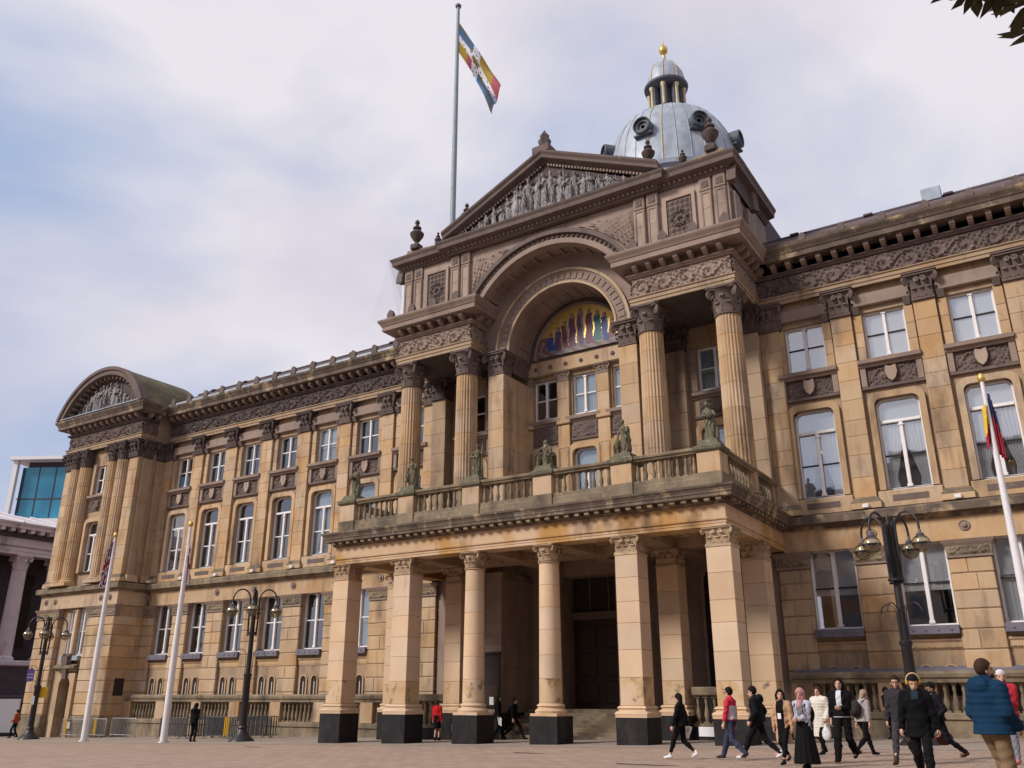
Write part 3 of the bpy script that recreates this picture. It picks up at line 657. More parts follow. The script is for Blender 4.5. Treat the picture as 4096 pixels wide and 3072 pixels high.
# --- portico
PC = -4.25
port = MB()
def pbase(x, yc, rnd, h=.62):
    """moulded base under a portico shaft"""
    mb = MB(); pr = [(0, .83), (.15, .83), (.15, .90), (.17, .96), (.13, 1.02), (.06, 1.05), (.05, 1.10), (.10, 1.14), (.06, 1.20), (.0, 1.22)]
    if rnd:
        mb.cbox(-h + .04, h - .04, -h + .04, h - .04, .83, .93, .01); mb.lathe([(.44 + d, z + .05) for d, z in pr[1:]] + [(.44, 1.32)], 24)
    else: 
        mb.sweep(pr, [(-.455, .455), (-.455, -.455), (.455, -.455), (.455, .455)], closed=True); mb.box(-.455, .455, -.455, .455, .83, 1.22)
    return ob('base', mb.mesh('base', 'stone_clean', 35), None, (x, yc, 0))
def pier(x, yc, rnd=False, ztop=7.2, capmat='stone', dark=True):
    g0 = zg(x) - .15
    p = part('portico_column' if rnd else 'portico_pier', MB().cbox(x - .6, x + .6, yc - .6, yc + .6, g0, .83, .012), 'granite_black' if dark else 'stone', CH)
    b = pbase(x, yc, rnd); b.parent = p
    rr = random.Random(int(x * 10 + yc * 7)); z = 1.22 if not rnd else 1.32; n = 6; zt = ztop - .72; hs = [rr.uniform(.85, 1.1) for _ in range(n)]; k = (zt - z) / sum(hs)
    for i, h in enumerate(hs):
        h *= k
        if rnd:
            t0, t1 = (z - 1.3) / 5.2, (z + h - 1.3) / 5.2; r0, r1 = .445 - .05 * t0, .445 - .05 * t1
            ob('column_drum', MB().lathe([(r0 - .008, .003), (r0, .012), (r1, h - .012), (r1 - .008, h - .003)], 28).mesh('column_drum', 'stone_stained' if i == 0 else 'stone_clean', 28), p, (x, yc, z))
        else: block('pier_block', x - .455, x + .455, yc - .455, yc + .455, z + .003, z + h - .003, 'stone_stained' if i == 0 else 'stone_clean', p, .012)
        z += h
    if rnd:
        ob('capital', cached('pcr', lambda: capital_round(.41, .66, 1.28).mesh('capital', 'stone_cap', 40)), p, (x, yc, ztop - .66))
        ob('necking', cached('neck', lambda: MB().lathe([(.40, 0), (.44, .02), (.44, .05), (.40, .07)], 28).mesh('necking', 'stone', 40)), p, (x, yc, ztop - .74))
    else:
        ob('necking', cached('neckq', lambda: MB().cbox(-.48, .48, -.48, .48, 0, .09, .02).mesh('necking', 'stone')), p, (x, yc, ztop - .73))
        ob('capital', cached('pcq', lambda: capital_square(.44, .44, .64).mesh('capital', 'stone_cap', 40)), p, (x, yc, ztop - .64))
    return p
for i, x in enumerate(PX): pier(x, PC, rnd=i in (2, 3))
for x in (-8.9, -5.34, 5.34, 8.9): pier(x, -.45)
# entablature of the portico: architrave, frieze, dentils, cornice along three sides
YB = 2.55; EP = [(-9.28, YB), (-9.28, -4.74), (9.28, -4.74), (9.28, YB)]
a = MB(); a.sweep([(-.9, 7.2), (-.02, 7.2), (-.02, 7.30), (.0, 7.31), (.0, 7.40), (.05, 7.42), (.06, 7.47), (.0, 7.48), (.0, 7.98), (-.9, 7.98)], EP); pa = part('portico_entablature', a, 'stone_streaked', CH)
a = MB(); a.sweep([(-.85, 7.985), (.05, 7.985), (.08, 8.03), (.12, 8.05), (.12, 8.18), (-.85, 8.18)], EP); ob('bed_moulding', a.mesh('bed_moulding', 'cornice_soot'), pa)
a = MB(); a.sweep([(-.85, 8.185), (.40, 8.185), (.40, 8.30), (.43, 8.32), (.43, 8.38), (.47, 8.46), (.52, 8.52), (.52, 8.60), (-.85, 8.62)], EP); pcn = part('portico_cornice', a, 'cornice_soot', CH)
den = MB().cbox(-.10, .10, -.22, 0, 0, .125, .008).mesh('dentil', 'stone_weathered')
for i in range(43): ob('dentil', den, pcn, (-9.18 + i * 18.36 / 42, -4.86, 8.055))
for sx in (-1, 1):
    for i in range(15): ob('dentil', den, pcn, (sx * 9.40, -4.5 + i * .45, 8.055), sx * math.pi / 2)
# cross beams and coffered ceiling
cl = MB(); cl.box(-8.4, 8.4, -3.9, YB, 7.75, 7.85); ce = part('portico_ceiling', cl, 'stone_plain', CH)
for x in PX[1:5]: ob('ceiling_beam', MB().cbox(x - .4, x + .4, -3.88, YB, 7.22, 7.76, .02).mesh('ceiling_beam', 'stone_plain'), ce)
ob('ceiling_beam', MB().cbox(-8.4, 8.4, -.85, -.05, 7.215, 7.765, .02).mesh('ceiling_beam', 'stone_plain'), ce)
for x in range(-21, 22):
    if abs(abs(x * .4) - 5.34) > .5: ob('coffer_rib', cached('crib', lambda: MB().box(-.05, .05, -3.88, YB, 7.62, 7.755).mesh('coffer_rib', 'stone')), ce, (x * .4, 0, 0))
for k in range(7):
    ob('coffer_rib', cached('crib2', lambda: MB().box(-8.4, 8.4, -.05, .05, 7.625, 7.758).mesh('coffer_rib', 'stone')), ce, (0, -3.5 + k * .44, 0))
# roof slab of the portico, balcony balustrade
bs = MB(); bs.box(-9.2, 9.2, -4.7, YB, 8.45, 8.66); part('balcony_floor', bs, 'lead_grey', CH)
bc = MB(); bc.sweep([(-.34, 8.62), (.0, 8.62), (.0, 8.98), (-.03, 9.02), (-.03, 9.16), (-.34, 9.16)], [(-9.24, 2.3), (-9.24, -4.70), (9.24, -4.70), (9.24, 2.3)]); bal = part('balcony_balustrade', bc, 'stone_weathered', CH)
rl = MB(); rl.sweep([(-.34, 9.94), (-.02, 9.94), (.0, 10.0), (.06, 10.04), (.07, 10.12), (-.02, 10.17), (-.34, 10.17)], [(-9.24, 2.3), (-9.24, -4.70), (9.24, -4.70), (9.24, 2.3)]); ob('rail', rl.mesh('rail', 'stone_weathered'), bal)
bm_ = baluster_mesh(.785, .095, 'stone_weathered')
PEDX = [-8.8, -5.3, -1.77, 1.77, 5.3, 8.8]
for x in PEDX:
    pd = ob('pedestal', cached('ped', lambda: MB().cbox(-.47, .47, -.47, .47, 8.625, 9.17, .015).mesh('pedestal', 'stone_weathered')), bal, (x, -4.28, 0))
    p2 = block('pedestal_die', x - .44, x + .44, -4.72, -3.84, 9.172, 9.94, 'stone', bal, .012)
    def pcap():
        m = MB(); m.sweep([(0, 9.94), (.05, 9.96), (.10, 10.02), (.11, 10.14), (.03, 10.19), (0, 10.19)], [(-.44, .44), (-.44, -.44), (.44, -.44), (.44, .44)], closed=True); m.box(-.44, .44, -.44, .44, 9.945, 10.189)
        m.add([(-.42, -.42, 10.19), (.42, -.42, 10.19), (.42, .42, 10.19), (-.42, .42, 10.19), (-.34, -.34, 10.42), (.34, -.34, 10.42), (.34, .34, 10.42), (-.34, .34, 10.42)], [(4, 5, 6, 7), (0, 1, 5, 4), (1, 2, 6, 5), (2, 3, 7, 6), (3, 0, 4, 7)]); return m.mesh('pedestal_cap', 'stone_mossy')
    ob('pedestal_cap', cached('pedcap', pcap), bal, (x, -4.28, 0))
for a_, b_ in zip(PEDX[:-1], PEDX[1:]):
    for k in range(8): ob('baluster', bm_, bal, (a_ + .62 + k * (b_ - a_ - 1.24) / 7, -4.52, 9.16))
for sx in (-1, 1):
    for k in range(16): ob('baluster', bm_, bal, (sx * 9.06, -3.55 + k * .36, 9.16))
# --- inner wall under the portico, doorway and steps
iw = MB(); iw.box(-9.3, -1.45, 2.6, 3.0, -1, 8.6); iw.box(1.45, 9.3, 2.6, 3.0, -1, 8.6); iw.box(-1.45, 1.45, 2.6, 3.0, 6.9, 8.6); iw.box(-1.75, -1.45, 3.0, 4.2, -1, 8.6); iw.box(1.45, 1.75, 3.0, 4.2, -1, 8.6); iw.box(-1.75, 1.75, 4.2, 4.3, -1, 8.6); iw.box(-1.45, 1.45, 3.0, 4.2, 6.9, 7.2); part('porch_wall', iw, 'stone_pink', CH)  # darker stone colour stands in for the deep shade under the portico
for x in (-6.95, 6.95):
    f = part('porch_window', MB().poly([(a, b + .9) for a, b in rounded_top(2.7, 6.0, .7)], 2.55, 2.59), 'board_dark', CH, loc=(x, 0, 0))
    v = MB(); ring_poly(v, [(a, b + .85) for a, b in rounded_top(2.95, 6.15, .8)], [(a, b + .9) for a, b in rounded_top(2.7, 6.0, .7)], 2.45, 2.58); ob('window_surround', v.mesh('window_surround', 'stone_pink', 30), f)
    for dx in (-.45, .45): ob('glazing_bar', MB().box(dx - .04, dx + .04, 2.5, 2.55, .95, 6.8).mesh('glazing_bar', 'door_wood'), f)
    for zz in (2.6, 4.4): ob('glazing_bar', MB().box(-1.3, 1.3, 2.51, 2.549, zz, zz + .08).mesh('glazing_bar', 'door_wood'), f)
for sx in (-1, 1):
    cr_ = part('arch_pier', MB().cbox(sx * 3.6 - .47, sx * 3.6 + .47, -.2, 2.6, zg(0) - .1, .83, .012), 'granite_black', CH)
    z = .83
    for h in (1.0, .9, 1.05, .95, 1.0, .95): block('pier_block', sx * 3.6 - .45, sx * 3.6 + .45, -.15, 2.59, z + .003, z + h - .003, 'stone_pink', cr_, .012); z += h  # block colour darkened to imitate the shaded sides of these piers
    ob('capital', MB().cbox(sx * 3.6 - .5, sx * 3.6 + .5, -.2, 2.58, z, z + .3, .03).mesh('capital', 'stone_weathered'), cr_)
    # side pilaster strip against the wall near the doorway
    block('door_jamb', sx * 1.75 - .3, sx * 1.75 + .3, 2.3, 2.61, .9, 7.2, 'stone_plain', CH, .02)
dr = MB(); dr.box(-1.45, 1.45, 3.6, 3.7, .9, 5.0); d = part('entrance_door', dr, 'door_wood', CH)
for sx in (-1, 1):
    for k in range(3): ob('door_panel', MB().cbox(sx * .72 - .5, sx * .72 + .5, 3.55, 3.6, 1.2 + k * 1.22, 2.2 + k * 1.22, .03).mesh('door_panel', 'door_wood'), d)
fl = MB(); fl.box(-1.45, 1.45, 3.6, 3.66, 5.2, 6.9); o = part('fanlight', fl, 'interior', CH)
ob('door_lintel', MB().cbox(-1.5, 1.5, 3.3, 3.65, 4.95, 5.3, .03).mesh('door_lintel', 'stone_sooty'), o)
for x in (-.5, .5): ob('glazing_bar', MB().box(x - .03, x + .03, 3.55, 3.6, 5.3, 6.9).mesh('glazing_bar', 'stone_sooty'), o)
for k in range(8): 
    z0 = zg(0) + .145 * k; block('step', -3.1, 3.1, -.35 + k * .34, 3.6, z0 - .05, z0 + .145, 'stone_weathered', CH, .015)
# low balustrades between the inner piers
for sx in (-1, 1):
    a_, b_ = sorted((sx * 5.95, sx * 8.3)); zb = .2 + (.35 if sx > 0 else .1)
    g = MB(); g.cbox(a_, b_, -.62, -.28, zg(a_) - .2, zb, .02); q = part('porch_balustrade', g, 'stone_weathered', CH)
    ob('rail', MB().cbox(a_, b_, -.66, -.24, zb + 1.0, zb + 1.32, .04).mesh('rail', 'stone_weathered'), q)
    for k in range(7): ob('baluster', baluster_mesh(1.0, .11, 'stone_weathered'), q, (a_ + .18 + k * (b_ - a_ - .36) / 6, -.45, zb))
    block('granite_base', a_, b_, -.68, -.62, zg(a_) - .1, zb - .12, 'granite_black', CH, .01)
# --- upper floors: wall, windows
w = MB()
ux = [-6.9, -2.27, 0, 2.27, 6.9]; ww = {-6.9: .84, 6.9: .84, -2.27: .68, 0: .68, 2.27: .68}
for z0, z1, k in ((8.6, 9.3, 0), (9.3, 13.17, 1), (13.17, 14.96, 0), (14.96, 17.1, 1), (17.1, 20.6, 0)):
    if not k: w.box(-9.3, 9.3, WF + .02, B + .25, z0, z1); continue
    cur = -9.3
    for x in ux: w.box(cur, x - ww[x], WF + .02, B + .25, z0, z1); cur = x + ww[x]
    w.box(cur, 9.3, WF + .02, B + .25, z0, z1)
part('centre_wall', w, 'stone_plain', CH)
it = MB()
for z in (8.4, 14.2, 18.2): it.box(-9.3, 9.3, B + .27, 8, z, z + .3)
it.box(-9.3, 9.3, 8, 8.2, 8, 18.3)
for x in (-9.2, -4.6, -1.1, 1.1, 4.6, 9.2): it.box(x - .1, x + .1, B + .27, 8, 8.4, 18.3)
part('interior', it, 'interior', CH)
cst = {-6.9: ('none', 'none'), -2.27: ('none', 'none'), 0: ('half', 'half'), 2.27: ('none', 'half'), 6.9: ('blind', 'half')}
for x in ux:
    n = ww[x] * 2
    window(CH, 'first', x, 9.33, n, 3.82, cst[x][0]); surround_first(x, 9.32, n, 3.82)
    window(CH, 'upper', x, 14.98, n, 2.12, cst[x][1])
    hw = n / 2 + .3
    l_ = MB(); l_.sweep([(0, 14.56), (.06, 14.56), (.10, 14.66), (.22, 14.70), (.24, 14.86), (0, 14.93)], [(x - hw, WF), (x + hw, WF)]); part('sill_ledge', l_, 'stone_pink', CH)
    l_ = MB(); l_.box(x - hw, x + hw, WF - .06, WF + .02, 13.60, 13.715); part('panel_ledge', l_, 'stone_sooty', CH)
    q = ob('carved_panel', cached(('cpc', n), lambda: panel_relief(n + .1, .84, .10, 'shield' if n > 1.5 else 'leaf', 44, 22).mesh('carved_panel', 'stone_sooty', 60)), CH, (x, WF - .02, 13.72))
    if n > 1.5:
        for s2 in (-1, 1):
            for k, (a_, b_) in enumerate(((14.94, 15.6), (15.61, 16.3), (16.31, 17.1))): block('jamb_stone', x + s2 * 1.05 - .18, x + s2 * 1.05 + .18, WF - .08, WF + .02, a_, b_, 'stone_pink', CH, .012)
# small order between the middle windows
for x in (-3.3, -1.135, 1.135, 3.3):
    c = part('window_pier', MB().cbox(x - .36, x + .36, WF - .17, WF + .02, 8.6, 9.3, .02), 'stone', CH); z = 9.3
    for h in (1.3, 1.25, 1.4, 1.2): block('pier_block', x - .33, x + .33, WF - .14, WF + .02, z + .004, z + h - .004, 'stone', c, .012); z += h
    ob('pier_band', MB().cbox(x - .40, x + .40, WF - .22, WF + .02, 14.50, 14.92, .04).mesh('pier_band', 'stone'), c); z = 14.93
    for h in (.95, .95): block('pier_block', x - .33, x + .33, WF - .14, WF + .02, z + .004, z + h - .004, 'stone', c, .012); z += h
    ob('capital', cached('wpcap', lambda: capital_square(.33, .09, .5).mesh('capital', 'stone_pink', 40)), c, (x, WF - .05, 16.84))
ln = MB(); ln.cbox(-3.2, 3.2, WF - .24, WF + .02, 17.36, 18.12, .03); q = part('mosaic_lintel', ln, 'stone', CH)
for k in range(7): ob('rosette', rosette(.12, .05, 'stone_sooty'), q, (-2.7 + k * .9, WF - .24, 17.72))
ob('gilded_band', MB().cbox(-3.0, 3.0, WF - .16, WF + .02, 18.125, 18.26, .02).mesh('gilded_band', 'gold'), q)
# --- giant columns and antae behind them
def giant(x, y):
    def drum(z0, z1, k):
        r0 = .59 - .055 * ((z0 - 9.1) / 8) ** 1.5; r1 = .59 - .055 * ((z1 - 9.1) / 8) ** 1.5
        return MB().lathe([(r0 - .01, .003), (r0, .015), (r1, z1 - z0 - .015), (r1 - .01, z1 - z0 - .003)], 96, flute=.075, nf=24).mesh('column_drum', 'stone', 28)
    b = MB(); b.cbox(-.76, .76, -.76, .76, 8.66, 8.84, .015); b.lathe([(.78, 8.84), (.80, 8.90), (.76, 8.96), (.66, 8.98), (.65, 9.06), (.71, 9.10), (.69, 9.16), (.60, 9.18), (.60, 9.22)], 32)
    c = ob('giant_column', cached('gbase', lambda: b.mesh('giant_column', 'stone_pink', 40)), CH, (x, y, 0))
    zs = [9.22, 10.4, 11.5, 12.7, 13.8, 15.0, 16.0, 16.93]
    for z0, z1 in zip(zs[:-1], zs[1:]): ob('column_drum', cached(('gd', z0), lambda: drum(z0, z1, 0)), c, (0, 0, z0), random.choice((0, math.pi / 6, math.pi / 3)))
    ob('capital', cached('gcap', lambda: capital_round(.545, 1.32, 1.36).mesh('capital', 'stone_sooty', 40)), c, (0, 0, 16.93))
for sx in (-1, 1):
    for x in CX: giant(sx * x, -.45)
    # pilasters against the wall behind, corner antae
    pilaster(sx * 5.1, .46, 2.2, WF + .02, 8.66, 18.25, capmat='stone_dark', mat='stone_plain', n=8)
    pilaster(sx * 8.72, .46, 1.95, WF + .02, 8.66, 18.25, capmat='stone_dark', mat='stone_plain', n=8)
    # pier of the great arch
    c = part('great_pier', MB().cbox(sx * 3.68 - .52, sx * 3.68 + .52, 0.0, WF, 8.66, 9.2, .03), 'stone', CH); z = 9.2
    for h in (.95, 1.0, .9, 1.05, .95, .95, 1.0, .93): block('pier_block', sx * 3.68 - .46, sx * 3.68 + .46, .06, WF, z + .003, z + h - .003, 'stone', c, .012); z += h
    ob('capital', cached('gpcap', lambda: capital_square(.46, .40, 1.22).mesh('capital', 'stone_sooty', 40)), c, (sx * 3.68, .44, 16.93))
    ob('impost', MB().sweep([(-.02, 17.2), (.05, 17.2), (.10, 17.7), (.24, 18.0), (.24, 18.14), (-.02, 18.14)], [(sx * 3.22, WF), (sx * 3.22, .9)] if sx > 0 else [(sx * 3.22, .9), (sx * 3.22, WF)]).mesh('impost', 'stone_sooty'), c)
    # entablature block
    pth = [(4.55, 2.4), (4.55, -1.0), (9.22, -1.0), (9.22, 2.4)] if sx > 0 else [(-9.22, 2.4), (-9.22, -1.0), (-4.55, -1.0), (-4.55, 2.4)]
    entablature(pth, seed=.1, mat='stone_pink', friez='stone_pink', cor_mat='stone_pink')
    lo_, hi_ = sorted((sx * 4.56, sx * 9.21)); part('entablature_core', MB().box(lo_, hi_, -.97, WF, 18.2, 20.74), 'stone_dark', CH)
    for k in range(4): ob('antefix', CACHE['antefix'], CH, (sx * (5.0 + k * 1.45), -1.72, 20.72))
# --- great arch
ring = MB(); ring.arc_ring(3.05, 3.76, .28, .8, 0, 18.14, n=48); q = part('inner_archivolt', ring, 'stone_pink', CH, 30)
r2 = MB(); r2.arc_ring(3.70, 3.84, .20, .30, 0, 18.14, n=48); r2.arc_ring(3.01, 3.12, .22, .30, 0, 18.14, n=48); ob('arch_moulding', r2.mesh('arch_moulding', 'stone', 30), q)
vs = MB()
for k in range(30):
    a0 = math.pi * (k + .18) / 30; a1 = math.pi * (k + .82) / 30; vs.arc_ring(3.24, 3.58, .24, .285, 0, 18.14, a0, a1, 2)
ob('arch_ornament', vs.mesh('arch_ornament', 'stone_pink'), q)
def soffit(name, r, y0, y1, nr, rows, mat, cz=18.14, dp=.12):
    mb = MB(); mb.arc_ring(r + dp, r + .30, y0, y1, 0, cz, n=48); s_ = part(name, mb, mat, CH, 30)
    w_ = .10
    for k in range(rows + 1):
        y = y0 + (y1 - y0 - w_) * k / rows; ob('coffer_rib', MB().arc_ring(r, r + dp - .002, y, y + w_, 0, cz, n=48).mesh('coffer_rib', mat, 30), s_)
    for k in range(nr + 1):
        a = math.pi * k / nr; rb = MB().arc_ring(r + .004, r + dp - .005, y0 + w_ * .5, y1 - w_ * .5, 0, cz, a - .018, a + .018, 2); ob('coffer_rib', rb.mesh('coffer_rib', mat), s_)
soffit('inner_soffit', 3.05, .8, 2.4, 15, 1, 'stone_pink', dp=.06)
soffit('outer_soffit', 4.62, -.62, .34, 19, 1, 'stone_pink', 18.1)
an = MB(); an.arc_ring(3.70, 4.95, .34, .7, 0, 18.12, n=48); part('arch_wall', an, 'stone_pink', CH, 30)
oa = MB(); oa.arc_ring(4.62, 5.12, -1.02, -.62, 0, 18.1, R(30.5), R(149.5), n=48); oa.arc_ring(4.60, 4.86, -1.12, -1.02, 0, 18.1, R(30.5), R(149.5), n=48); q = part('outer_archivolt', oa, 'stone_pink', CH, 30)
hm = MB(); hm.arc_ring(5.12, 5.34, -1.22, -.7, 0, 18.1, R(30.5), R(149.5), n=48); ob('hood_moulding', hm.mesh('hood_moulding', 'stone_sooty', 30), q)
for k in range(36):
    a = R(32.5) + R(115) * k / 35; ob('arch_dentil', MB().arc_ring(4.93, 5.08, -1.10, -1.0, 0, 18.1, a - .012, a + .012, 1).mesh('arch_dentil', 'stone_dark' if True else 'stone'), q)
# mosaic lunette
PAL = dict(gold='gold', blue='mos_blue', purple='mos_purple', red='mos_red', teal='mos_teal', skin='mos_skin', grey='mos_grey', white='mos_white', brown='mos_brown')
pmat('mos_blue', (.03, .055, .20), .5); pmat('mos_purple', (.10, .05, .11), .5); pmat('mos_red', (.15, .045, .06), .5); pmat('mos_teal', (.025, .12, .14), .5)
pmat('mos_skin', (.32, .19, .14), .5); pmat('mos_grey', (.19, .155, .15), .5); pmat('mos_white', (.52, .45, .47), .5); pmat('mos_brown', (.14, .08, .075), .5)
def mosaic():
    keys = list(PAL); FIG = [(-2.15, .85, 'brown', 'skin'), (-1.72, 1.3, 'blue', 'blue'), (-1.28, 1.55, 'purple', 'blue'), (-.86, 1.8, 'red', 'skin'), (-.42, 2.1, 'purple', 'red'), (.06, 2.3, 'purple', 'grey'), (.58, 2.15, 'red', 'purple'), (1.06, 1.95, 'teal', 'teal'), (1.46, 1.75, 'blue', 'grey'), (1.88, 1.35, 'brown', 'red')]
    mb = MB(); n, m = 140, 68; r = 2.58
    rg = random.Random(3)
    for i in range(n):
        for j in range(m):
            x0, x1 = -r + 2 * r * i / n, -r + 2 * r * (i + 1) / n; z0, z1 = r * j / m, r * (j + 1) / m
            if max(abs(x0), abs(x1)) ** 2 + z1 ** 2 > r * r: continue
            x, z = (x0 + x1) / 2, (z0 + z1) / 2; c = 'gold' if x > -1.75 or z > 1.1 else 'brown'
            if z < .5 + .15 * math.sin(x * 3): c = 'grey' if math.sin(x * 9 + z * 14) > -.2 else 'brown'
            for fx, fh, c1, c2 in FIG:
                dx = abs(x - fx - .03 * math.sin(z * 7)); b0 = .28 + .05 * math.sin(fx * 7)
                if b0 < z < fh - .22 and dx < .17 + .07 * (fh - .22 - z) / fh: c = c1 if math.sin((x - fx) * 13 + z * 2) > -.4 else c2
                if math.hypot(x - fx, (z - fh + .10) * .8) < .12: c = 'skin' if x < fx + .04 else 'brown'
            mb.cur = keys.index(c); mb.add([(x0, 0, z0), (x1, 0, z0), (x1, 0, z1), (x0, 0, z1)], [(0, 1, 2, 3)])
    me = mb.mesh('mosaic', [PAL[k] for k in keys]); return me
part('lunette_back', MB().arc_ring(.01, 3.04, 2.42, 2.6, 0, 18.14, n=40), 'stone_sooty', CH)
ob('mosaic', mosaic(), CH, (0, 2.30, 18.26)); part('mosaic_frame', MB().arc_ring(2.58, 2.72, 2.24, 2.45, 0, 18.2, n=40), 'stone_pink', CH, 30)
# --- attic
def arch_wall(x0, x1, z0, z1, r, cz, y0, y1, n=40):
    mb = MB(); xa = math.sqrt(max(0, r * r - (z0 - cz) ** 2)); a0 = math.acos(xa / r); P = []
    for i in range(n + 1):
        a = a0 + (math.pi - 2 * a0) * i / n; P.append((r * math.cos(a), cz + r * math.sin(a)))
    for (ax, az), (bx, bz) in zip(P[:-1], P[1:]): mb.poly([(bx, bz), (ax, az), (ax, z1), (bx, z1)], y0, y1)
    mb.box(x0, -P[0][0], y0, y1, z0, z1); mb.box(P[0][0], x1, y0, y1, z0, z1); return mb
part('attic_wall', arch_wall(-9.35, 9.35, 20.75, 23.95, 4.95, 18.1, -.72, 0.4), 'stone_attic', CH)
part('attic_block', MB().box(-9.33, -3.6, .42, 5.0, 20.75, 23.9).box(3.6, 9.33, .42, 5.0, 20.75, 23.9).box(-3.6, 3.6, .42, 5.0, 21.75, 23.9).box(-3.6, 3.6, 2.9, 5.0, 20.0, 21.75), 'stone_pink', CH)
for sx in (-1, 1):
    for xc in (5.05, 5.72, 8.30, 8.98):
        x = sx * xc; yf = -.95 if xc < 6 else -.86
        c = part('attic_pilaster', MB().cbox(x - .32, x + .32, yf, -.7, 20.76, 21.1, .02), 'stone_pink', CH)
        block('pilaster_block', x - .27, x + .27, yf + .06, -.7, 21.1, 22.3, 'stone_attic', c, .01); block('pilaster_block', x - .27, x + .27, yf + .06, -.7, 22.305, 23.2, 'stone_attic', c, .01)
        mbp = MB(); ring_poly(mbp, [(-.25, 0), (.25, 0), (.25, 2.0), (-.25, 2.0)], [(-.17, .08), (.17, .08), (.17, 1.92), (-.17, 1.92)], -.03, 0)
        ob('panel_frame', cached('pfr', lambda: mbp.mesh('panel_frame', 'stone_pink')), c, (x, yf + .06, 21.15))
        block('pilaster_block', x - .29, x + .29, yf + .03, -.7, 23.22, 23.9, 'stone_pink', c, .03)
        ob('carved_boss', cached('aboss', lambda: panel_relief(.34, .36, .06, 'leaf', 14, 14).mesh('carved_boss', 'stone_sooty', 60)), c, (x, yf + .02, 23.36))
    xm = sx * 7.0
    fr = MB(); ring_poly(fr, [(-.78, 0), (.78, 0), (.78, 2.5), (-.78, 2.5)], [(-.62, .16), (.62, .16), (.62, 2.34), (-.62, 2.34)], -.12, 0); q = part('medallion_frame', fr, 'stone_attic', CH, loc=(xm, -.72, 20.95))
    ob('medallion', cached('medal', lambda: panel_relief(1.24, 2.18, .14, 'medallion', 40, 60).mesh('medallion', 'stone_sooty', 60)), q, (0, -.02, .16))
    # spandrel carving beside the arch
    def spandrel():
        mb = MB()
        def fn(a, b):
            z = 21.3 + b * 2.2; xa = math.sqrt(max(0, 5.42 ** 2 - (z - 18.1) ** 2)); x = xa + a * max(.02, 4.66 - xa); e = min(a, 1 - a, b, 1 - b)
            return (x, -.13 * (.3 + abs(math.sin(x * 15 + z * 4) * math.cos(z * 13 - x * 6))) * min(1, e * 14), z)
        mb.grid(fn, 24, 26); return mb.mesh('spandrel_carving', 'stone_pink', 60)
    me = cached('spandrel', spandrel); ob('spandrel_carving', me, CH, (0, -.73, 0), sc=(sx, 1, 1))
AT = [(0, 23.90), (.08, 23.90), (.10, 23.98), (.16, 24.0), (.16, 24.12), (.22, 24.16), (.50, 24.22), (.52, 24.42), (.60, 24.54), (.62, 24.62), (0, 24.68)]
ATP = [(-9.35, 5.0), (-9.35, -.78), (-6.0, -.78), (-6.0, -1.0), (6.0, -1.0), (6.0, -.78), (9.35, -.78), (9.35, 5.0)]
a = MB(); a.sweep(AT, ATP); a.box(-9.34, 9.34, -.77, 5, 23.91, 24.67); a.box(-5.99, 5.99, -.99, -.7, 23.91, 24.67); ac = part('attic_cornice', a, 'stone_sooty', CH)
for k in range(74): ob('attic_dentil', cached('adent', lambda: MB().box(-.055, .055, -.10, 0, 0, .10).mesh('attic_dentil', 'stone_pink')), ac, (-9.2 + k * 18.4 / 73, -1.14 if abs(-9.2 + k * 18.4 / 73) < 6 else -.92, 24.02))
# pediment
zp, ap = 24.66, 28.10; hw = 6.3
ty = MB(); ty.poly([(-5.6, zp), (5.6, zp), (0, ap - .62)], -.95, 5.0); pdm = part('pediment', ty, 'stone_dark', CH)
def rake(mb, prof, y_in):
    """raking mouldings: prof (depth, height above the slope line)"""
    sl = math.atan2(ap - .5 - zp, hw); 
    for sx in (-1, 1):
        nx, nz_ = -math.sin(sl), math.cos(sl)
        ring0 = [(sx * (hw - 0) , -d, zp + h / math.cos(sl) * 1.0) for d, h in prof]; ring1 = [(0, -d, ap - .5 + h / math.cos(sl)) for d, h in prof]; n = len(prof)
        mb.add(ring0 + ring1, [(i, (i + 1) % n, (i + 1) % n + n, i + n) for i in range(n)] + [tuple(range(n)), tuple(range(n, 2 * n))])
rk = MB(); rake(rk, [(-5, .0), (.98, -.02), (1.02, .06), (1.10, .10), (1.38, .16), (1.40, .30), (1.50, .42), (1.52, .52), (-5, .52)], 0); ob('raking_cornice', rk.mesh('raking_cornice', 'stone_sooty'), pdm)
slp = math.atan2(ap - .5 - zp, hw)
for sx in (-1, 1):
    for k in range(34):
        t = (k + 1.5) / 36; ob('raking_dentil', cached('rdent', lambda: MB().box(-.05, .05, -.10, 0, -.12, .0).mesh('raking_dentil', 'stone_pink')), pdm, (sx * hw * (1 - t), -1.0, zp + (ap - .5 - zp) * t - .03), rot=(0, sx * slp, 0))
ob('pediment_ledge', MB().cbox(-5.5, 5.5, -1.42, -.95, zp + .02, zp + .10, .02).mesh('pediment_ledge', 'lead_grey'), pdm)
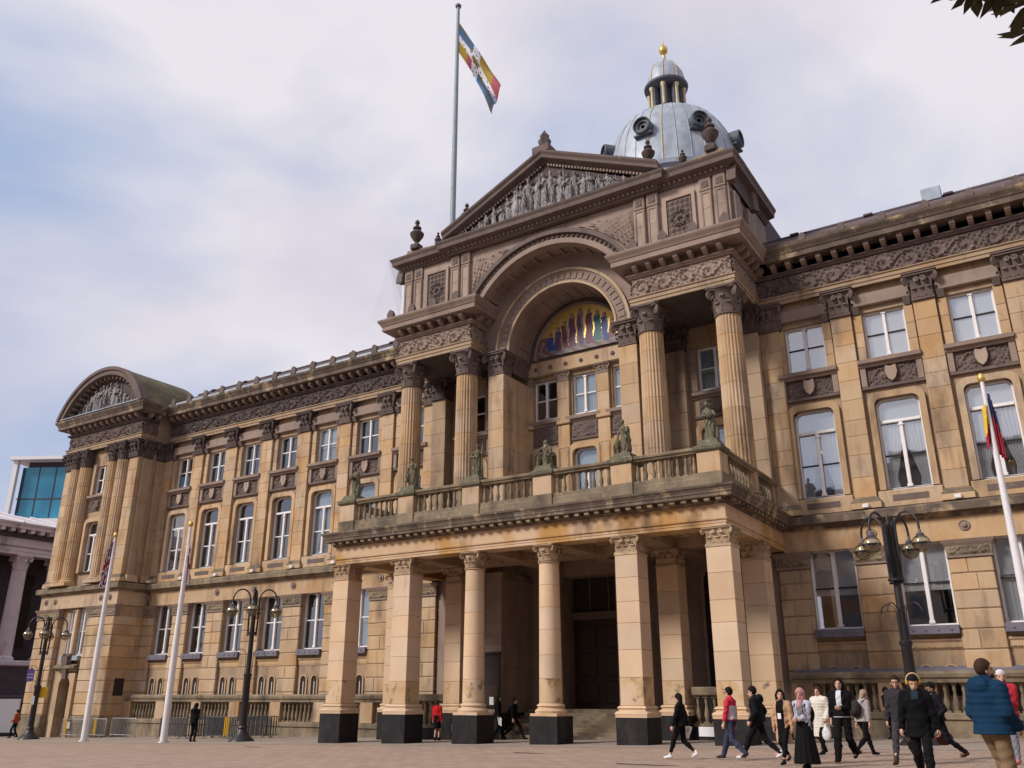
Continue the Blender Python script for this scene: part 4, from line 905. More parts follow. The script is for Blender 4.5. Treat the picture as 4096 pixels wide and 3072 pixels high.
# parapet blocks and roof ornaments
def urn_mesh():
    mb = MB(); mb.cbox(-.22, .22, -.22, .22, 0, .28, .03); mb.lathe([(.10, .28), (.09, .42), (.16, .5), (.30, .72), (.34, .86), (.27, .95), (.15, 1.02), (.13, 1.08), (.20, 1.14), (.20, 1.2), (.10, 1.26), (.07, 1.36), (.12, 1.44), (.10, 1.54), (.02, 1.64)], 16); return mb.mesh('urn', 'stone_dark', 40)
for sx in (-1, 1):
    c = part('parapet_block', MB().add([(sx * 6.5, -.8, 24.66), (sx * 9.4, -.8, 24.66), (sx * 9.4, 1.0, 24.66), (sx * 6.5, 1.0, 24.66), (sx * 6.9, -.7, 25.1), (sx * 9.25, -.7, 25.3), (sx * 9.25, .9, 25.3), (sx * 6.9, .9, 25.1)], [(0, 3, 2, 1), (4, 5, 6, 7), (0, 1, 5, 4), (1, 2, 6, 5), (2, 3, 7, 6), (3, 0, 4, 7)]), 'stone_weathered', CH)
    for x, z, s_ in ((5.45, 25.75, 1.0), (8.7, 25.25, 1.2)): ob('urn', cached('urn', urn_mesh), CH, (sx * x, -.6 if x > 6 else -.3, z), sc=s_)
    block('urn_pedestal', sx * 5.45 - .34, sx * 5.45 + .34, -.65, .05, 24.7, 25.76, 'stone_sooty', CH, .04)
    ob('urn', CACHE['urn'], CH, (sx * 7.25, -.5, 25.0), sc=.62)
    for k in range(3): ob('urn', CACHE['urn'], CH, (sx * 9.4, .6 + k * .9, 24.75), sc=.72 if k != 1 else .6)
q = part('acroterion_base', MB().cbox(-.5, .5, -1.5, -.4, 28.0, 28.45, .04), 'stone_sooty', CH)
ob('acroterion', MB().lathe([(.36, 0), (.42, .12), (.30, .3), (.36, .5), (.22, .75), (.26, .85), (.10, 1.05), (.02, 1.2)], 12, flute=.25, nf=6).mesh('acroterion', 'stone_dark', 40), q, (0, -1.0, 28.44))
# curved pediment on the flank of the attic (and its twin)
for sx in (-1, 1):
    fc = MB(); n = 22; yc, half, zb, rise = .75, 1.2, 23.3, 1.3
    pr = [(0, 0), (.10, .0), (.14, .10), (.42, .16), (.46, .34), (.56, .44), (.56, .52), (0, .52)]; rows = []
    for i in range(n + 1):
        a = math.pi * i / n
        rows += [(sx * (9.36 + d * .75), yc - (half + e) * math.cos(a), zb + (rise + e) * math.sin(a)) for d, e in pr]
    k = len(pr); fc.add(rows, [(i * k + j, i * k + (j + 1) % k, (i + 1) * k + (j + 1) % k, (i + 1) * k + j) for i in range(n) for j in range(k)] + [tuple(range(k)), tuple(range(n * k, n * k + k))])
    q = part('flank_pediment', fc, 'stone_sooty', CH, 30)
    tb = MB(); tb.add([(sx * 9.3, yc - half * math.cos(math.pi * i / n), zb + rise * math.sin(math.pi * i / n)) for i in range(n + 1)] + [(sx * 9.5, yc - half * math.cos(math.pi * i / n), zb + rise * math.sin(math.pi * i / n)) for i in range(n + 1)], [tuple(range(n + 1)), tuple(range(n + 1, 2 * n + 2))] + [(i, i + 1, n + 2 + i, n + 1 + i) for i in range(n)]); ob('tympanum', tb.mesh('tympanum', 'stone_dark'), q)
    for y in (yc - half + .3, yc + half - .3): block('attic_buttress', min(sx * 9.3, sx * 9.55), max(sx * 9.3, sx * 9.55), y - .35, y + .35, 20.75, 23.0, 'stone_pink', CH, .02)
# --- dome
DY = 17.6
dr = MB(); dr.lathe([(5.2, 30), (5.2, 34.6), (5.45, 34.8), (5.5, 35.1), (5.2, 35.2)], 48, (0, DY, 0)); part('dome_drum', dr, 'lead_grey', CH, 30)
prof = [(5.0, 35.2), (4.95, 36.4), (4.80, 37.6), (4.5, 38.8), (4.05, 39.9), (3.45, 40.9), (2.7, 41.55), (1.95, 42.0), (1.45, 42.2), (1.4, 42.35)]
dm = MB(); dm.lathe(prof, 64, (0, DY, 0)); dome = part('dome', dm, 'lead_grey', CH, 40)
for k in range(32):
    a = 2 * math.pi * k / 32 + .05; main = k % 8 in (0, 1)
    me = cached(('rib', main), lambda: MB().tube([(r + .02, 0, z) for r, z in prof[:-1]], .045 if main else .03, 6).mesh('dome_rib', 'gold_dull' if main else 'lead_grey', 60))
    ob('dome_rib', me, dome, (0, DY, 0), a)
for k in range(8):
    a = -math.pi / 2 + R(-.5) + k * math.pi / 4
    dmr = MB(); dmr.lathe([(.92, 0), (.92, 1.1), (.80, 1.14), (.74, .95), (.5, .95), (.46, .8), (.2, .8)], 26, ax='x', caps=False); dmr.cbox(-.3, .95, -.95, .95, -1.02, -.80, .04)
    ob('dormer', cached('dormer', lambda: dmr.mesh('dormer', 'lead_dark', 40)), dome, (4.2 * math.cos(a), DY + 4.2 * math.sin(a), 38.4), a, sc=(.95, .7, .7))
lt = MB(); lt.lathe([(1.45, 42.35), (1.5, 42.45), (1.3, 42.60), (1.3, 42.65)], 32, (0, DY, 0)); lt.lathe([(.75, 42.60), (.75, 44.50)], 20, (0, DY, 0)); la = part('lantern', lt, 'lead_dark', CH, 40)
for k in range(8):
    a = 2 * math.pi * k / 8 + .2
    ob('lantern_pier', cached('lpier', lambda: MB().cbox(-.2, .2, -.24, .24, 42.60, 44.50, .03).mesh('lantern_pier', 'lead_dark')), la, (1.05 * math.cos(a), DY + 1.05 * math.sin(a), 0), a)
    ob('lantern_column', cached('lcol', lambda: MB().lathe([(.10, 42.65), (.13, 42.80), (.12, 44.20), (.2, 44.40), (.2, 44.50)], 10).mesh('lantern_column', 'gold_dull', 40)), la, (1.30 * math.cos(a), DY + 1.30 * math.sin(a), 0))
ob('lantern_eave', MB().lathe([(1.2, 44.50), (1.35, 44.60), (1.62, 44.75), (1.66, 44.90), (1.45, 45.05), (1.3, 45.10)], 32, (0, DY, 0)).mesh('lantern_eave', 'lead_dark', 40), la)
ob('lantern_cap', MB().lathe([(1.38, 45.10), (1.36, 45.61), (1.22, 46.25), (.95, 46.76), (.55, 47.15), (.2, 47.28), (.14, 47.79)], 32, (0, DY, 0)).mesh('lantern_cap', 'lead_grey', 40), la)
for k in range(8): ob('cap_rib', cached('caprib', lambda: MB().tube([(1.40, 0, 45.10), (1.38, 0, 45.61), (1.24, 0, 46.25), (.97, 0, 46.76), (.57, 0, 47.17)], .05, 6).mesh('cap_rib', 'gold_dull', 60)), la, (0, DY, 0), 2 * math.pi * k / 8 + .25)
ob('finial', MB().lathe([(.2, 47.28), (.1, 47.66), (.16, 47.92), (.08, 48.11), (.30, 48.30), (.34, 48.56), (.25, 48.81), (.08, 49.00), (.04, 49.20), (.01, 49.96)], 16, (0, DY, 0)).mesh('finial', 'gold', 60), la)
part('main_roof', MB().box(-9, 9, 4.9, 24, 18, 25.5).box(-5.2, 5.2, DY - 5.2, DY + 5.2, 25, 31), 'slate', CH)
# ================================================================ left pavilion of the council house
PL, PR, PY = -41.9, -33.25, .40
pc = (PL + PR) / 2
w = MB(); WY = PY + .25
def holes(mb, z0, z1, hs):
    cur = PL
    for a, b in hs: mb.box(cur, a, WY, WY + .5, z0, z1); cur = b
    mb.box(cur, PR, WY, WY + .5, z0, z1)
DX = pc - .05
holes(w, -1.6, 2.75, [(DX - .62, DX + .62)]); holes(w, 2.75, 4.0, []); holes(w, 4.0, 7.1, [(pc - 1.0, pc - .1), (pc + .1, pc + 1.0)]); holes(w, 7.1, 9.5, [])
holes(w, 9.5, 13.0, [(pc - .75, pc + .75)]); holes(w, 13.0, 14.95, []); holes(w, 14.95, 17.0, [(pc - .75, pc + .75)]); holes(w, 17.0, 20.7, [])
w.box(PR - .5, PR, WY + .5, WF + .1, -1.6, 20.7); w.box(PL, PL + .5, WY + .5, 9, -1.6, 20.7)
part('pavilion_wall', w, 'stone_plain', CH)
it = MB(); it.box(PL + .5, PR - .5, 4, 4.2, -1, 18)
for z in (3.2, 8.3, 14.2, 18.2): it.box(PL + .5, PR - .5, WY + .51, 4, z, z + .3)
part('interior', it, 'interior', CH)
# rusticated corner piers (front) and flank
CO = [.35, 1.05, 1.75, 2.45, 3.13, 3.85, 4.56, 5.22, 5.86, 6.43]
for a, b in ((PL - .05, pc - 1.9), (pc + 1.45, PR + .05)):
    core = part('rusticated_pier', MB().box(a + .04, b - .04, PY - .05, WY, -1.6, 7.1), 'stone_plain', CH)
    for z0, z1 in zip(CO[:-1], CO[1:]):
        k = 2 if int(z0 * 7) % 2 else 1
        for t in range(k):
            u = a + (b - a) * t / k; v = a + (b - a) * (t + 1) / k; block('rusticated_block', u + .004, v - .004, PY - .1, WY - .01, z0 + .022, z1 - .022, 'stone', core, .028)
    block('pier_plinth', a - .05, b + .05, PY - .2, WY, -1.5, .33, 'stone_weathered', core, .03)
    cap = MB(); cap.sweep([(0, 6.44), (.05, 6.44), (.06, 6.50), (.03, 6.52), (.06, 6.86), (.14, 6.98), (.20, 7.10), (0, 7.12)], [(a, WY), (a, PY - .1), (b, PY - .1), (b, WY)]); q = part('pier_capital', cap, 'stone_pink', CH)
    ob('carved_band', panel_relief(b - a, .38, .09, 'leaf', 50, 10).mesh('carved_band', 'stone_weathered', 60), q, ((a + b) / 2, PY - .145, 6.54))
core = part('rusticated_pier', MB().box(PR - .2, PR + .02, WY, WF, -1.6, 7.1), 'stone_plain', CH)
for i, (z0, z1) in enumerate(zip(CO[:-1], CO[1:])):
    m = WY + (1.0 if i % 2 else 1.4)
    for u, v in ((PY - .09, m), (m, WF)):
        me = cached(('flank', i % 2, round(v - u, 2), round(z1 - z0, 3)), lambda: MB().cbox(-.15, .05, .004, v - u - .004, .022, z1 - z0 - .022, .028).mesh('rusticated_block', 'stone')); ob('rusticated_block', me, core, (PR, u, z0))
ob('flank_opening', MB().box(PR + .045, PR + .056, 1.0, 1.7, 1.55, 2.6).mesh('flank_opening', 'interior'), core)
# centre of the pavilion's ground floor: arched door with canopy, two lights
dsur = MB(); ring_poly(dsur, [(x, z - 1.2) for x, z in rounded_top(2.1, 4.15, .05)], [(x, z - 1.2) for x, z in rounded_top(1.22, 3.94, .58)], PY - .02, WY + .35); q = part('door_surround', dsur, 'stone', CH, loc=(DX, 0, 0))
part('side_door', MB().box(DX - .8, DX + .8, 3.7, 3.8, -1.2, 3), 'door_wood', CH)
kb = MB(); kb.add([(-.2, -.15, 2.6), (.2, -.15, 2.6), (.2, .1, 2.6), (-.2, .1, 2.6), (-.34, -.34, 4.0), (.34, -.34, 4.0), (.34, .1, 4.0), (-.34, .1, 4.0)], [(0, 3, 2, 1), (4, 5, 6, 7), (0, 1, 5, 4), (1, 2, 6, 5), (2, 3, 7, 6), (3, 0, 4, 7)]); ob('keystone', kb.mesh('keystone', 'stone_sooty'), q, (0, PY, 0))
cn = MB(); cn.sweep([(0, 3.05), (.06, 3.05), (.10, 3.18), (.28, 3.24), (.30, 3.38), (0, 3.5)], [(DX - 1.2, PY), (DX + 1.2, PY)]); cn.box(DX - 1.2, DX + 1.2, PY, WY, 3.06, 3.5); part('door_canopy', cn, 'stone_weathered', CH)
ob('leaf_crest', panel_relief(1.0, .7, .2, 'leaf', 24, 18).mesh('leaf_crest', 'stone_sooty', 60), q, (0, PY - .1, 3.5))
for dx in (-.55, .55):
    window(CH, 'upper', pc + dx, 4.05, .9, 3.0, 'half', y=WY + .12); b_ = part('window_box', MB().cbox(pc + dx - .48, pc + dx + .48, PY - .1, WY, 3.72, 4.03, .015), 'lead_grey', CH)
c_ = part('window_pier', MB().cbox(pc - .12, pc + .12, PY + .02, WY, 4.03, 7.0, .03), 'stone', CH)
part('notice_plate', MB().poly(rounded_top(.62, .75, .2), 0, .03), 'board_dark', CH, loc=(DX + 1.55, PY - .24, -.5)); 
ob('notice_paper', MB().box(-.18, .18, 0, .01, .1, .5).mesh('notice_paper', 'paper'), CH, (DX + 1.55, PY - .255, -.5))
# string course, pilasters, columns, entablature
PP = [(PL, 6), (PL, PY - .02), (PR, PY - .02), (PR, WF)]
f = MB(); f.sweep([(-.3, 7.125), (0.06, 7.125), (0.06, 8.0), (-.3, 8.0)], PP); part('lower_frieze', f, 'stone', CH)
for dx in (-3.7, -2.6, 2.6, 3.6): ob('rosette', rosette(.2, .1, 'stone_pink'), CH, (pc + dx, PY - .08, 7.62))
s_ = MB(); s_.sweep([(-.3, 7.99), (.05, 7.99), (.08, 8.06), (.16, 8.10), (.20, 8.17), (.36, 8.18), (.38, 8.46), (.34, 8.52), (-.3, 8.60)], PP); part('string_course', s_, 'stone_weathered', CH)
for x in (PL + .55, PR - .55): pilaster(x, .5, PY - .02, WY, 8.6, 18.25, capmat='stone_dark', n=9)
for y, k in ((1.05, 1), (2.1, 2)):
    c = part('pilaster', MB().cbox(PR - .05, PR + .28, y - .42, y + .42, 8.6, 9.05, .02), 'stone', CH); z = 9.05
    for h in (1.6, 1.5, 1.7, 1.5, 1.6): block('pilaster_block', PR - .05, PR + .16, y - .34, y + .34, z + .004, z + h - .004, 'stone_plain', c, .012); z += h
    ob('capital', cached('flcap', lambda: capital_square(.34, .12, 1.22).mesh('capital', 'stone_dark', 40)), c, (PR + .05, y, 17.0), math.pi / 2)
for dx in (-1.65, 1.65, -2.75, 2.75):
    b = MB(); b.cbox(-.6, .6, -.6, .35, 8.6, 8.82, .015); b.lathe([(.58, 8.82), (.6, 8.9), (.56, 8.96), (.5, 9.0), (.52, 9.06), (.46, 9.1)], 24)
    c = ob('pavilion_column', cached('pvb', lambda: b.mesh('pavilion_column', 'stone', 40)), CH, (pc + dx, PY - .02, 0)); z = 9.1
    for h in (1.3, 1.25, 1.35, 1.3, 1.25, 1.4): ob('column_drum', cached(('pvd', h), lambda: MB().lathe([(.44, .003), (.45, .012), (.445, h - .012), (.435, h - .003)], 64, flute=.07, nf=20).mesh('column_drum', 'stone', 28)), c, (0, 0, z)); z += h
    ob('capital', cached('pvcap', lambda: capital_round(.43, 1.28, 1.3).mesh('capital', 'stone_dark', 40)), c, (0, 0, 16.95))
window(CH, 'first', pc, 9.5, 1.5, 3.45, 'none', y=WY + .18); window(CH, 'upper', pc, 14.97, 1.5, 2.0, 'none', y=WY + .18)
me = MB(); ring_poly(me, rounded_top(2.0, 3.75, .42), rounded_top(1.51, 3.47, .29), -.2, -.0); part('window_surround', me, 'stone', CH, 40, loc=(pc, WY, 9.48))
ob('carved_panel', panel_relief(1.9, .84, .10, 'shield', 44, 20).mesh('carved_panel', 'stone_sooty', 60), CH, (pc, WY - .04, 13.72))
l_ = MB(); l_.sweep([(0, 14.56), (.10, 14.66), (.22, 14.70), (.24, 14.86), (0, 14.93)], [(pc - 1.2, WY - .05), (pc + 1.2, WY - .05)]); part('sill_ledge', l_, 'stone_pink', CH)
for sx in (-1, 1): block('jamb_stone', pc + sx * .98 - .2, pc + sx * .98 + .2, WY - .12, WY, 14.94, 17.2, 'stone', CH, .02)
entablature([(PL, 6), (PL, PY - .05), (PR, PY - .05), (PR, PF - .9)], seed=.2, mat='stone_dark', friez='stone_sooty')
part('pavilion_head', MB().box(PL + .02, PR - .02, PY, 9, 18.2, 20.75), 'stone_dark', CH)
# segmental pediment and barrel roof
hw, rise = (PR - PL) / 2 + .75, 3.25; Rr = (hw * hw + rise * rise) / (2 * rise); cz = 20.78 + rise - Rr; a0 = math.asin((20.78 - cz) / Rr)
rf = MB(); rf.arc_ring(Rr - .14, Rr, PY - .55, 4.6, pc, cz, a0, math.pi - a0, 40); q = part('barrel_roof', rf, 'moss_roof' if 'moss_roof' in MAT else 'slate', CH, 30)
MAT['moss_roof'] = MAT.get('moss_roof') or pmat('moss_roof', (.12, .098, .062), .9, noise=(1.2, .8, (.075, .062, .042)), bump=(8, .4), stain=[(.9, (.22, .18, .10), .5, .7, 1, .7)])
q.data.materials[0] = MAT['moss_roof']
ar = MB(); ar.arc_ring(Rr - .55, Rr - .13, PY - .95, PY + .2, pc, cz, a0 + .015, math.pi - a0 - .015, 40); ar.arc_ring(Rr - .2, Rr + .04, PY - 1.05, PY - .5, pc, cz, a0, math.pi - a0, 40); ob('curved_cornice', ar.mesh('curved_cornice', 'stone_sooty', 30), q)
for k in range(22):
    a = a0 + .08 + (math.pi - 2 * a0 - .16) * k / 21; ob('modillion', cached(('pmod', k), lambda: MB().arc_ring(Rr - .78, Rr - .56, PY - .7, PY - .2, pc, cz, a - .012, a + .012, 1).mesh('modillion', 'stone_pink')), q)
tp = [(pc + (Rr - .5) * math.cos(a0 + .03 + (math.pi - 2 * a0 - .06) * i / 24), cz + (Rr - .5) * math.sin(a0 + .03 + (math.pi - 2 * a0 - .06) * i / 24)) for i in range(25)]
tb = MB(); tb.poly(tp, PY - .25, PY + .3); ob('tympanum', tb.mesh('tympanum', 'stone_dark'), q)
ob('pediment_ledge', MB().cbox(pc - hw + .4, pc + hw - .4, PY - 1.0, PY - .2, 20.79, 20.87, .02).mesh('pediment_ledge', 'lead_grey'), q)
PAV_TYMP = (pc, PY - .45, 20.88)
part('link_roof', MB().add([(PR + .6, 1.8, 20.8), (PR + 1.2, 6, 23.4), (PR - 3, 6, 23.4), (PR - 3, 1.8, 20.8)], [(0, 1, 2, 3)]), 'slate', CH)
# bird netting beside the attic
nx = MB(); nx.add([(-9.95, -1.5, 24.5), (-10.3, .2, 22.8), (-10.9, -1.6, 20.9), (-9.4, -1.0, 20.8), (-9.45, -.9, 24.0)], [(0, 1, 4), (1, 2, 3, 4), (0, 4, 3, 2)]); 
o = part('bird_netting', nx, 'netting', None); tag(o, 'pale translucent bird netting stretched beside the left end of the attic', 'netting')
# ================================================================ town hall at the left edge
TX = -52.0
TH_ = thing('town_hall', 'grey classical temple-like hall with tall fluted columns at the left edge', 'building', (TX, 10, zg(TX)))
def lp(mb, name, mat, smooth=None, parent=TH_): 
    o = part(name, mb, mat, parent, smooth); o.location = (-TX, -10, -zg(TX)); return o
g = -1.3
b = MB(); b.box(TX - 16, TX + .4, -12, 42, g - .5, 1.2); lp(b, 'podium', 'town_dark')
b = MB(); b.sweep([(0, 1.2), (.5, 1.2), (.5, 1.45), (.3, 1.6), (0, 1.6)], [(TX + .4, -12), (TX + .4, 42)]); b.box(TX - 16, TX + .4, -12, 42, 1.19, 4.05); lp(b, 'podium_wall', 'town_dark')
b = MB(); b.sweep([(0, 3.7), (.2, 3.8), (.2, 4.05), (0, 4.15)], [(TX + .4, -12), (TX + .4, 42)]); b.box(TX - 16, TX + .4, -12, 42, 4.05, 4.15); lp(b, 'podium_ledge', 'town_stone')
b = MB(); b.box(TX - 16, TX - 2.0, -11, 42, 4.15, 12.3); lp(b, 'cella_wall', 'town_dark')
for k in range(9):
    y = -10.6 + k * 2.93
    if y > 30: break
    c = MB(); c.lathe([(.78, 4.15), (.78, 4.32), (.70, 4.4), (.62, 4.5)], 24); cc = ob('temple_column', cached('thc', lambda: c.mesh('temple_column', 'town_stone', 40)), TH_, (TX - .55 - TX, y - 10, -zg(TX)))
    z = 4.5
    for h in (1.35, 1.35, 1.35, 1.35, 1.2): ob('column_drum', cached(('thd', round(z, 2)), lambda: MB().lathe([(.60 - .02 * (z - 4.5) / 2, .003), (.60 - .02 * (z + h - 4.5) / 2, h - .003)], 72, flute=.08, nf=24).mesh('column_drum', 'town_stone', 28)), cc, (0, 0, z)); z += h
    ob('capital', cached('thcap', lambda: capital_round(.54, 1.15, 1.3).mesh('capital', 'town_stone', 40)), cc, (0, 0, 11.1))
    ob('window_slot', cached('thw', lambda: MB().box(-.02, .02, -.7, .7, 5.2, 11).mesh('window_slot', 'interior')), TH_, (-1.97, y + 1.46 - 10, -zg(TX)))
pth = [(TX + .05, -11.3), (TX + .05, 42)]
b = MB(); b.sweep([(-1.4, 12.25), (0, 12.25), (.0, 12.5), (.05, 12.52), (.05, 12.78), (.14, 12.84), (-1.4, 12.9)], pth); lp(b, 'architrave', 'town_stone')
b = MB(); b.sweep([(-1.4, 12.9), (.02, 12.9), (.02, 13.55), (-1.4, 13.55)], pth); lp(b, 'frieze', 'town_stone')
b = MB(); b.sweep([(-1.4, 13.55), (.2, 13.56), (.24, 13.9), (-1.4, 13.9)], pth); lp(b, 'bed_moulding', 'town_dark')
b = MB(); b.sweep([(-1.4, 14.2), (.75, 14.2), (.78, 14.4), (.92, 14.55), (.92, 14.62), (-1.4, 14.7)], pth); cn = lp(b, 'cornice', 'town_stone')
for k in range(46): ob('modillion', cached('thm', lambda: MB().box(0, .7, -.17, .17, 13.92, 14.2).mesh('modillion', 'town_stone')), TH_, (.05, -10.5 + k * .8 - 10, -zg(TX)))
b = MB(); b.box(TX - 16, TX - 1.3, -11, 42, 12.2, 14.6); lp(b, 'attic', 'town_dark')
b = MB(); b.add([(TX + .9, -12, 14.66), (TX + .9, 14.5, 14.66), (TX - 9, 11.5, 17.0), (TX - 9, -12, 17.0), (TX - 19, -12, 14.66), (TX - 19, 14.5, 14.66)], [(0, 1, 2, 3), (1, 5, 2), (3, 2, 5, 4)]); lp(b, 'roof', 'town_roof')
for k in range(9):
    y = -11 + k * 2.8; b = MB(); b.tube([(TX + .85, y, 14.72), (TX - 8.9, min(y, 11.3), 17.05)], .07, 6); lp(b, 'roof_roll', 'town_roof')
b = MB(); b.box(TX - 14, TX - 6, 18, 26, 14.6, 17.0); lp(b, 'rear_attic', 'town_stone')
# ================================================================ glass office block far behind
ox, oy = -88.3, 20.0
OF = thing('office_building', 'modern office block with white frame and blue glass upper storeys', 'building', (ox, oy, -2))
def op(mb, name, mat, sm=None): 
    o = part(name, mb, mat, OF, sm); o.location = (-ox, -oy, 2); return o
# plan: corner at (ox, oy), right face runs along (1, .30), left face along (-.55, .85)
e1 = Vector((math.cos(R(28)), math.sin(R(28)), 0)); e2 = Vector((-e1.y, e1.x, 0)); C0 = Vector((ox, oy, 0))
def obox(mb, u0, u1, v0, v1, z0, z1):
    P = [C0 + e1 * u + e2 * v + Vector((0, 0, z)) for z in (z0, z1) for u, v in ((u0, v0), (u1, v0), (u1, v1), (u0, v1))]
    mb.add(P, [(0, 3, 2, 1), (4, 5, 6, 7), (0, 1, 5, 4), (1, 2, 6, 5), (2, 3, 7, 6), (3, 0, 4, 7)])
b = MB(); obox(b, -.4, 30, -.4, 26, 28.9, 29.3); op(b, 'roof', 'office_white')
b = MB(); obox(b, 6, 28, 5, 22, 29.5, 30.9); op(b, 'plant_room', 'office_dark')
b = MB(); obox(b, 1.2, 30, 1.2, 25, -2, 28.9); op(b, 'core', 'office_dark')
b = MB(); obox(b, -.1, 30, -.1, 26, 17.0, 21.6); op(b, 'parapet', 'office_white')
for u in (0, 8.6, 17.2, 25.8): b = MB(); obox(b, u - .05, u + .5, 0, .5, 21.6, 28.9); op(b, 'frame_post', 'office_white')
for v in (3.6, 7.2, 10.8, 14.4, 18.0): b = MB(); obox(b, 0, .8, v, v + .7, 22.6, 28.9); op(b, 'frame_post', 'office_white')
for k in range(12): b = MB(); obox(b, .8 + k * 2.15, 2.85 + k * 2.15, .95, 1.0, 21.6, 28.2); op(b, 'pane', 'office_glass')
for k in range(13): b = MB(); obox(b, .72 + k * 2.15, .80 + k * 2.15, .88, 1.02, 21.6, 28.2); op(b, 'glazing_bar', 'office_dark')
b = MB(); obox(b, .5, 28, .86, 1.02, 24.2, 24.3); op(b, 'glazing_bar', 'office_dark')
b = MB(); obox(b, .9, 1.0, .8, 24, 22.6, 28); op(b, 'side_glazing', 'office_dark')
# ================================================================ ground
gm = MB(); xsn = [-900, -300, -120, -60, -50, -40, -30, -20, -10, 0, 5, 9, 12, 15, 20, 25, 30, 45, 90, 300, 900]; ysn = [-900, -200, -80, -50, -30, -20, -10, 0, 30, 60, 200, 900]
gv = [(x, y, zg(x)) for y in ysn for x in xsn]; n = len(xsn)
gm.add(gv, [(j * n + i, j * n + i + 1, (j + 1) * n + i + 1, (j + 1) * n + i) for j in range(len(ysn) - 1) for i in range(n - 1)])
struct(part('ground', gm, 'paving', None))
pv = MB(); X = [-48, -40, -30, -20, -10, 0, 5, 9, 12, 15, 20, 25, 28]
for a, b in zip(X[:-1], X[1:]): pv.add([(a, -6.3, zg(a) + .006), (b, -6.3, zg(b) + .006), (b, 2.6, zg(b) + .006), (a, 2.6, zg(a) + .006)], [(0, 1, 2, 3)])
pvo = struct(part('pavement', pv, 'slabs', None))
for x, y, L_ in ((12.8, -15.2, 1.1), (10.2, -14.2, .9), (15.2, -17.5, .8), (-9.5, -8.4, .5), (4.5, -10.2, .6)):
    o = part('drain_channel', MB().box(-L_, L_, -.05, .05, 0, .008), 'iron', None, loc=(x, y, zg(x) + .006)); tag(o, 'dark slot drain set in the paving ' + {12.8: 'behind the walking crowd', 10.2: 'left of the walking pair', 15.2: 'near the man in the blue jacket', -9.5: 'in front of the left portico pier', 4.5: 'in front of the right round column'}[x], 'drain')
# ================================================================ street furniture
def lamp(x, y, rz, label):
    z0 = zg(x)
    t = thing('street_lamp', label, 'street lamp', (x, y, z0), rz, 'four-armed globe lamps on the square')
    b = MB(); b.lathe([(.62, 0), (.60, .05), (.42, .22), (.24, .42), (.20, .55), (.24, .62), (.20, .70)], 24); ob('base', cached('lb', lambda: b.mesh('base', 'iron', 40)), t)
    def post():
        m = MB(); m.lathe([(.17, .70), (.16, 2.9), (.20, 2.95), (.20, 3.05), (.12, 3.1), (.115, 4.9), (.09, 6.6), (.11, 6.7), (.05, 6.85), (.07, 6.95), (.02, 7.1)], 18); return m.mesh('post', 'iron', 40)
    ob('post', cached('lpost', post), t)
    ob('collar', cached('lcollar', lambda: MB().lathe([(.14, 4.90), (.26, 4.93), (.26, 4.99), (.14, 5.05)], 20).mesh('collar', 'iron', 40)), t)
    for k in range(4):
        a = k * math.pi / 2
        def arm():
            m = MB(); pts = [(.20, 0, 4.92), (.22, 0, 5.6), (.22, 0, 6.55)]
            for i in range(1, 13):
                an = math.pi * i / 12; pts.append((.64 - .42 * math.cos(an), 0, 6.55 + .55 * math.sin(an)))
            pts.append((1.06, 0, 6.35)); m.tube(pts, [.045] * 3 + [.038] * 12 + [.035], 8)
            m.lathe([(.05, 0), (.07, .03), (.05, .06)], 8, (.2, 0, 4.84)); return m.mesh('arm', 'iron', 50)
        ob('arm', cached('larm', arm), t, rz=a)
        m = MB(); pts = [(.15, 0, 2.75), (.17, 0, 3.9)] + [(.45 - .28 * math.cos(math.pi * i / 8), 0, 3.9 + .32 * math.sin(math.pi * i / 8)) for i in range(9)]; m.tube(pts, .018, 6)
        ob('basket_hook', cached('lhook', lambda: m.mesh('basket_hook', 'iron', 50)), t, rz=a)
        cp = ob('lamp_cap', cached('lcap', lambda: MB().lathe([(.04, .46), (.06, .36), (.13, .30), (.12, .26), (.19, .20), (.20, .17)], 18).mesh('lamp_cap', 'lamp_cap', 40)), t, (1.06 * math.cos(a), 1.06 * math.sin(a), 6.0))
        ob('globe', cached('lglobe', lambda: MB().lathe([(.285 * math.sin(math.pi * (i + .3) / 14.6), -.285 * math.cos(math.pi * (i + .3) / 14.6)) for i in range(13)], 22).mesh('globe', 'lamp_glass', 70)), cp)
        ob('reflector', cached('lrefl', lambda: MB().lathe([(.05, .22), (.17, .19), (.24, .10), (.265, .03), (.25, .03), (.2, .1), (.05, .17)], 20).mesh('reflector', 'sign_white', 60)), cp)
        ob('globe_band', cached('lband', lambda: MB().lathe([(.286, -.012), (.298, -.012), (.298, .018), (.286, .018)], 22).mesh('globe_band', 'iron', 60)), cp)
        ob('bulb', cached('lbulb', lambda: MB().lathe([(.03, .15), (.05, .05), (.06, -.03), (.03, -.08)], 10).mesh('bulb', 'lamp_cap', 60)), cp)
    return t
lamp(-35.3, -2.7, R(52), 'black four-globe street lamp with purple name plate by the left pavilion')
lamp(-15.66, -3.64, R(44), 'black four-globe street lamp standing among the dark crowd barriers')
lamp(14.34, -3.45, R(66), 'black four-globe street lamp at the right, behind the walking crowd')
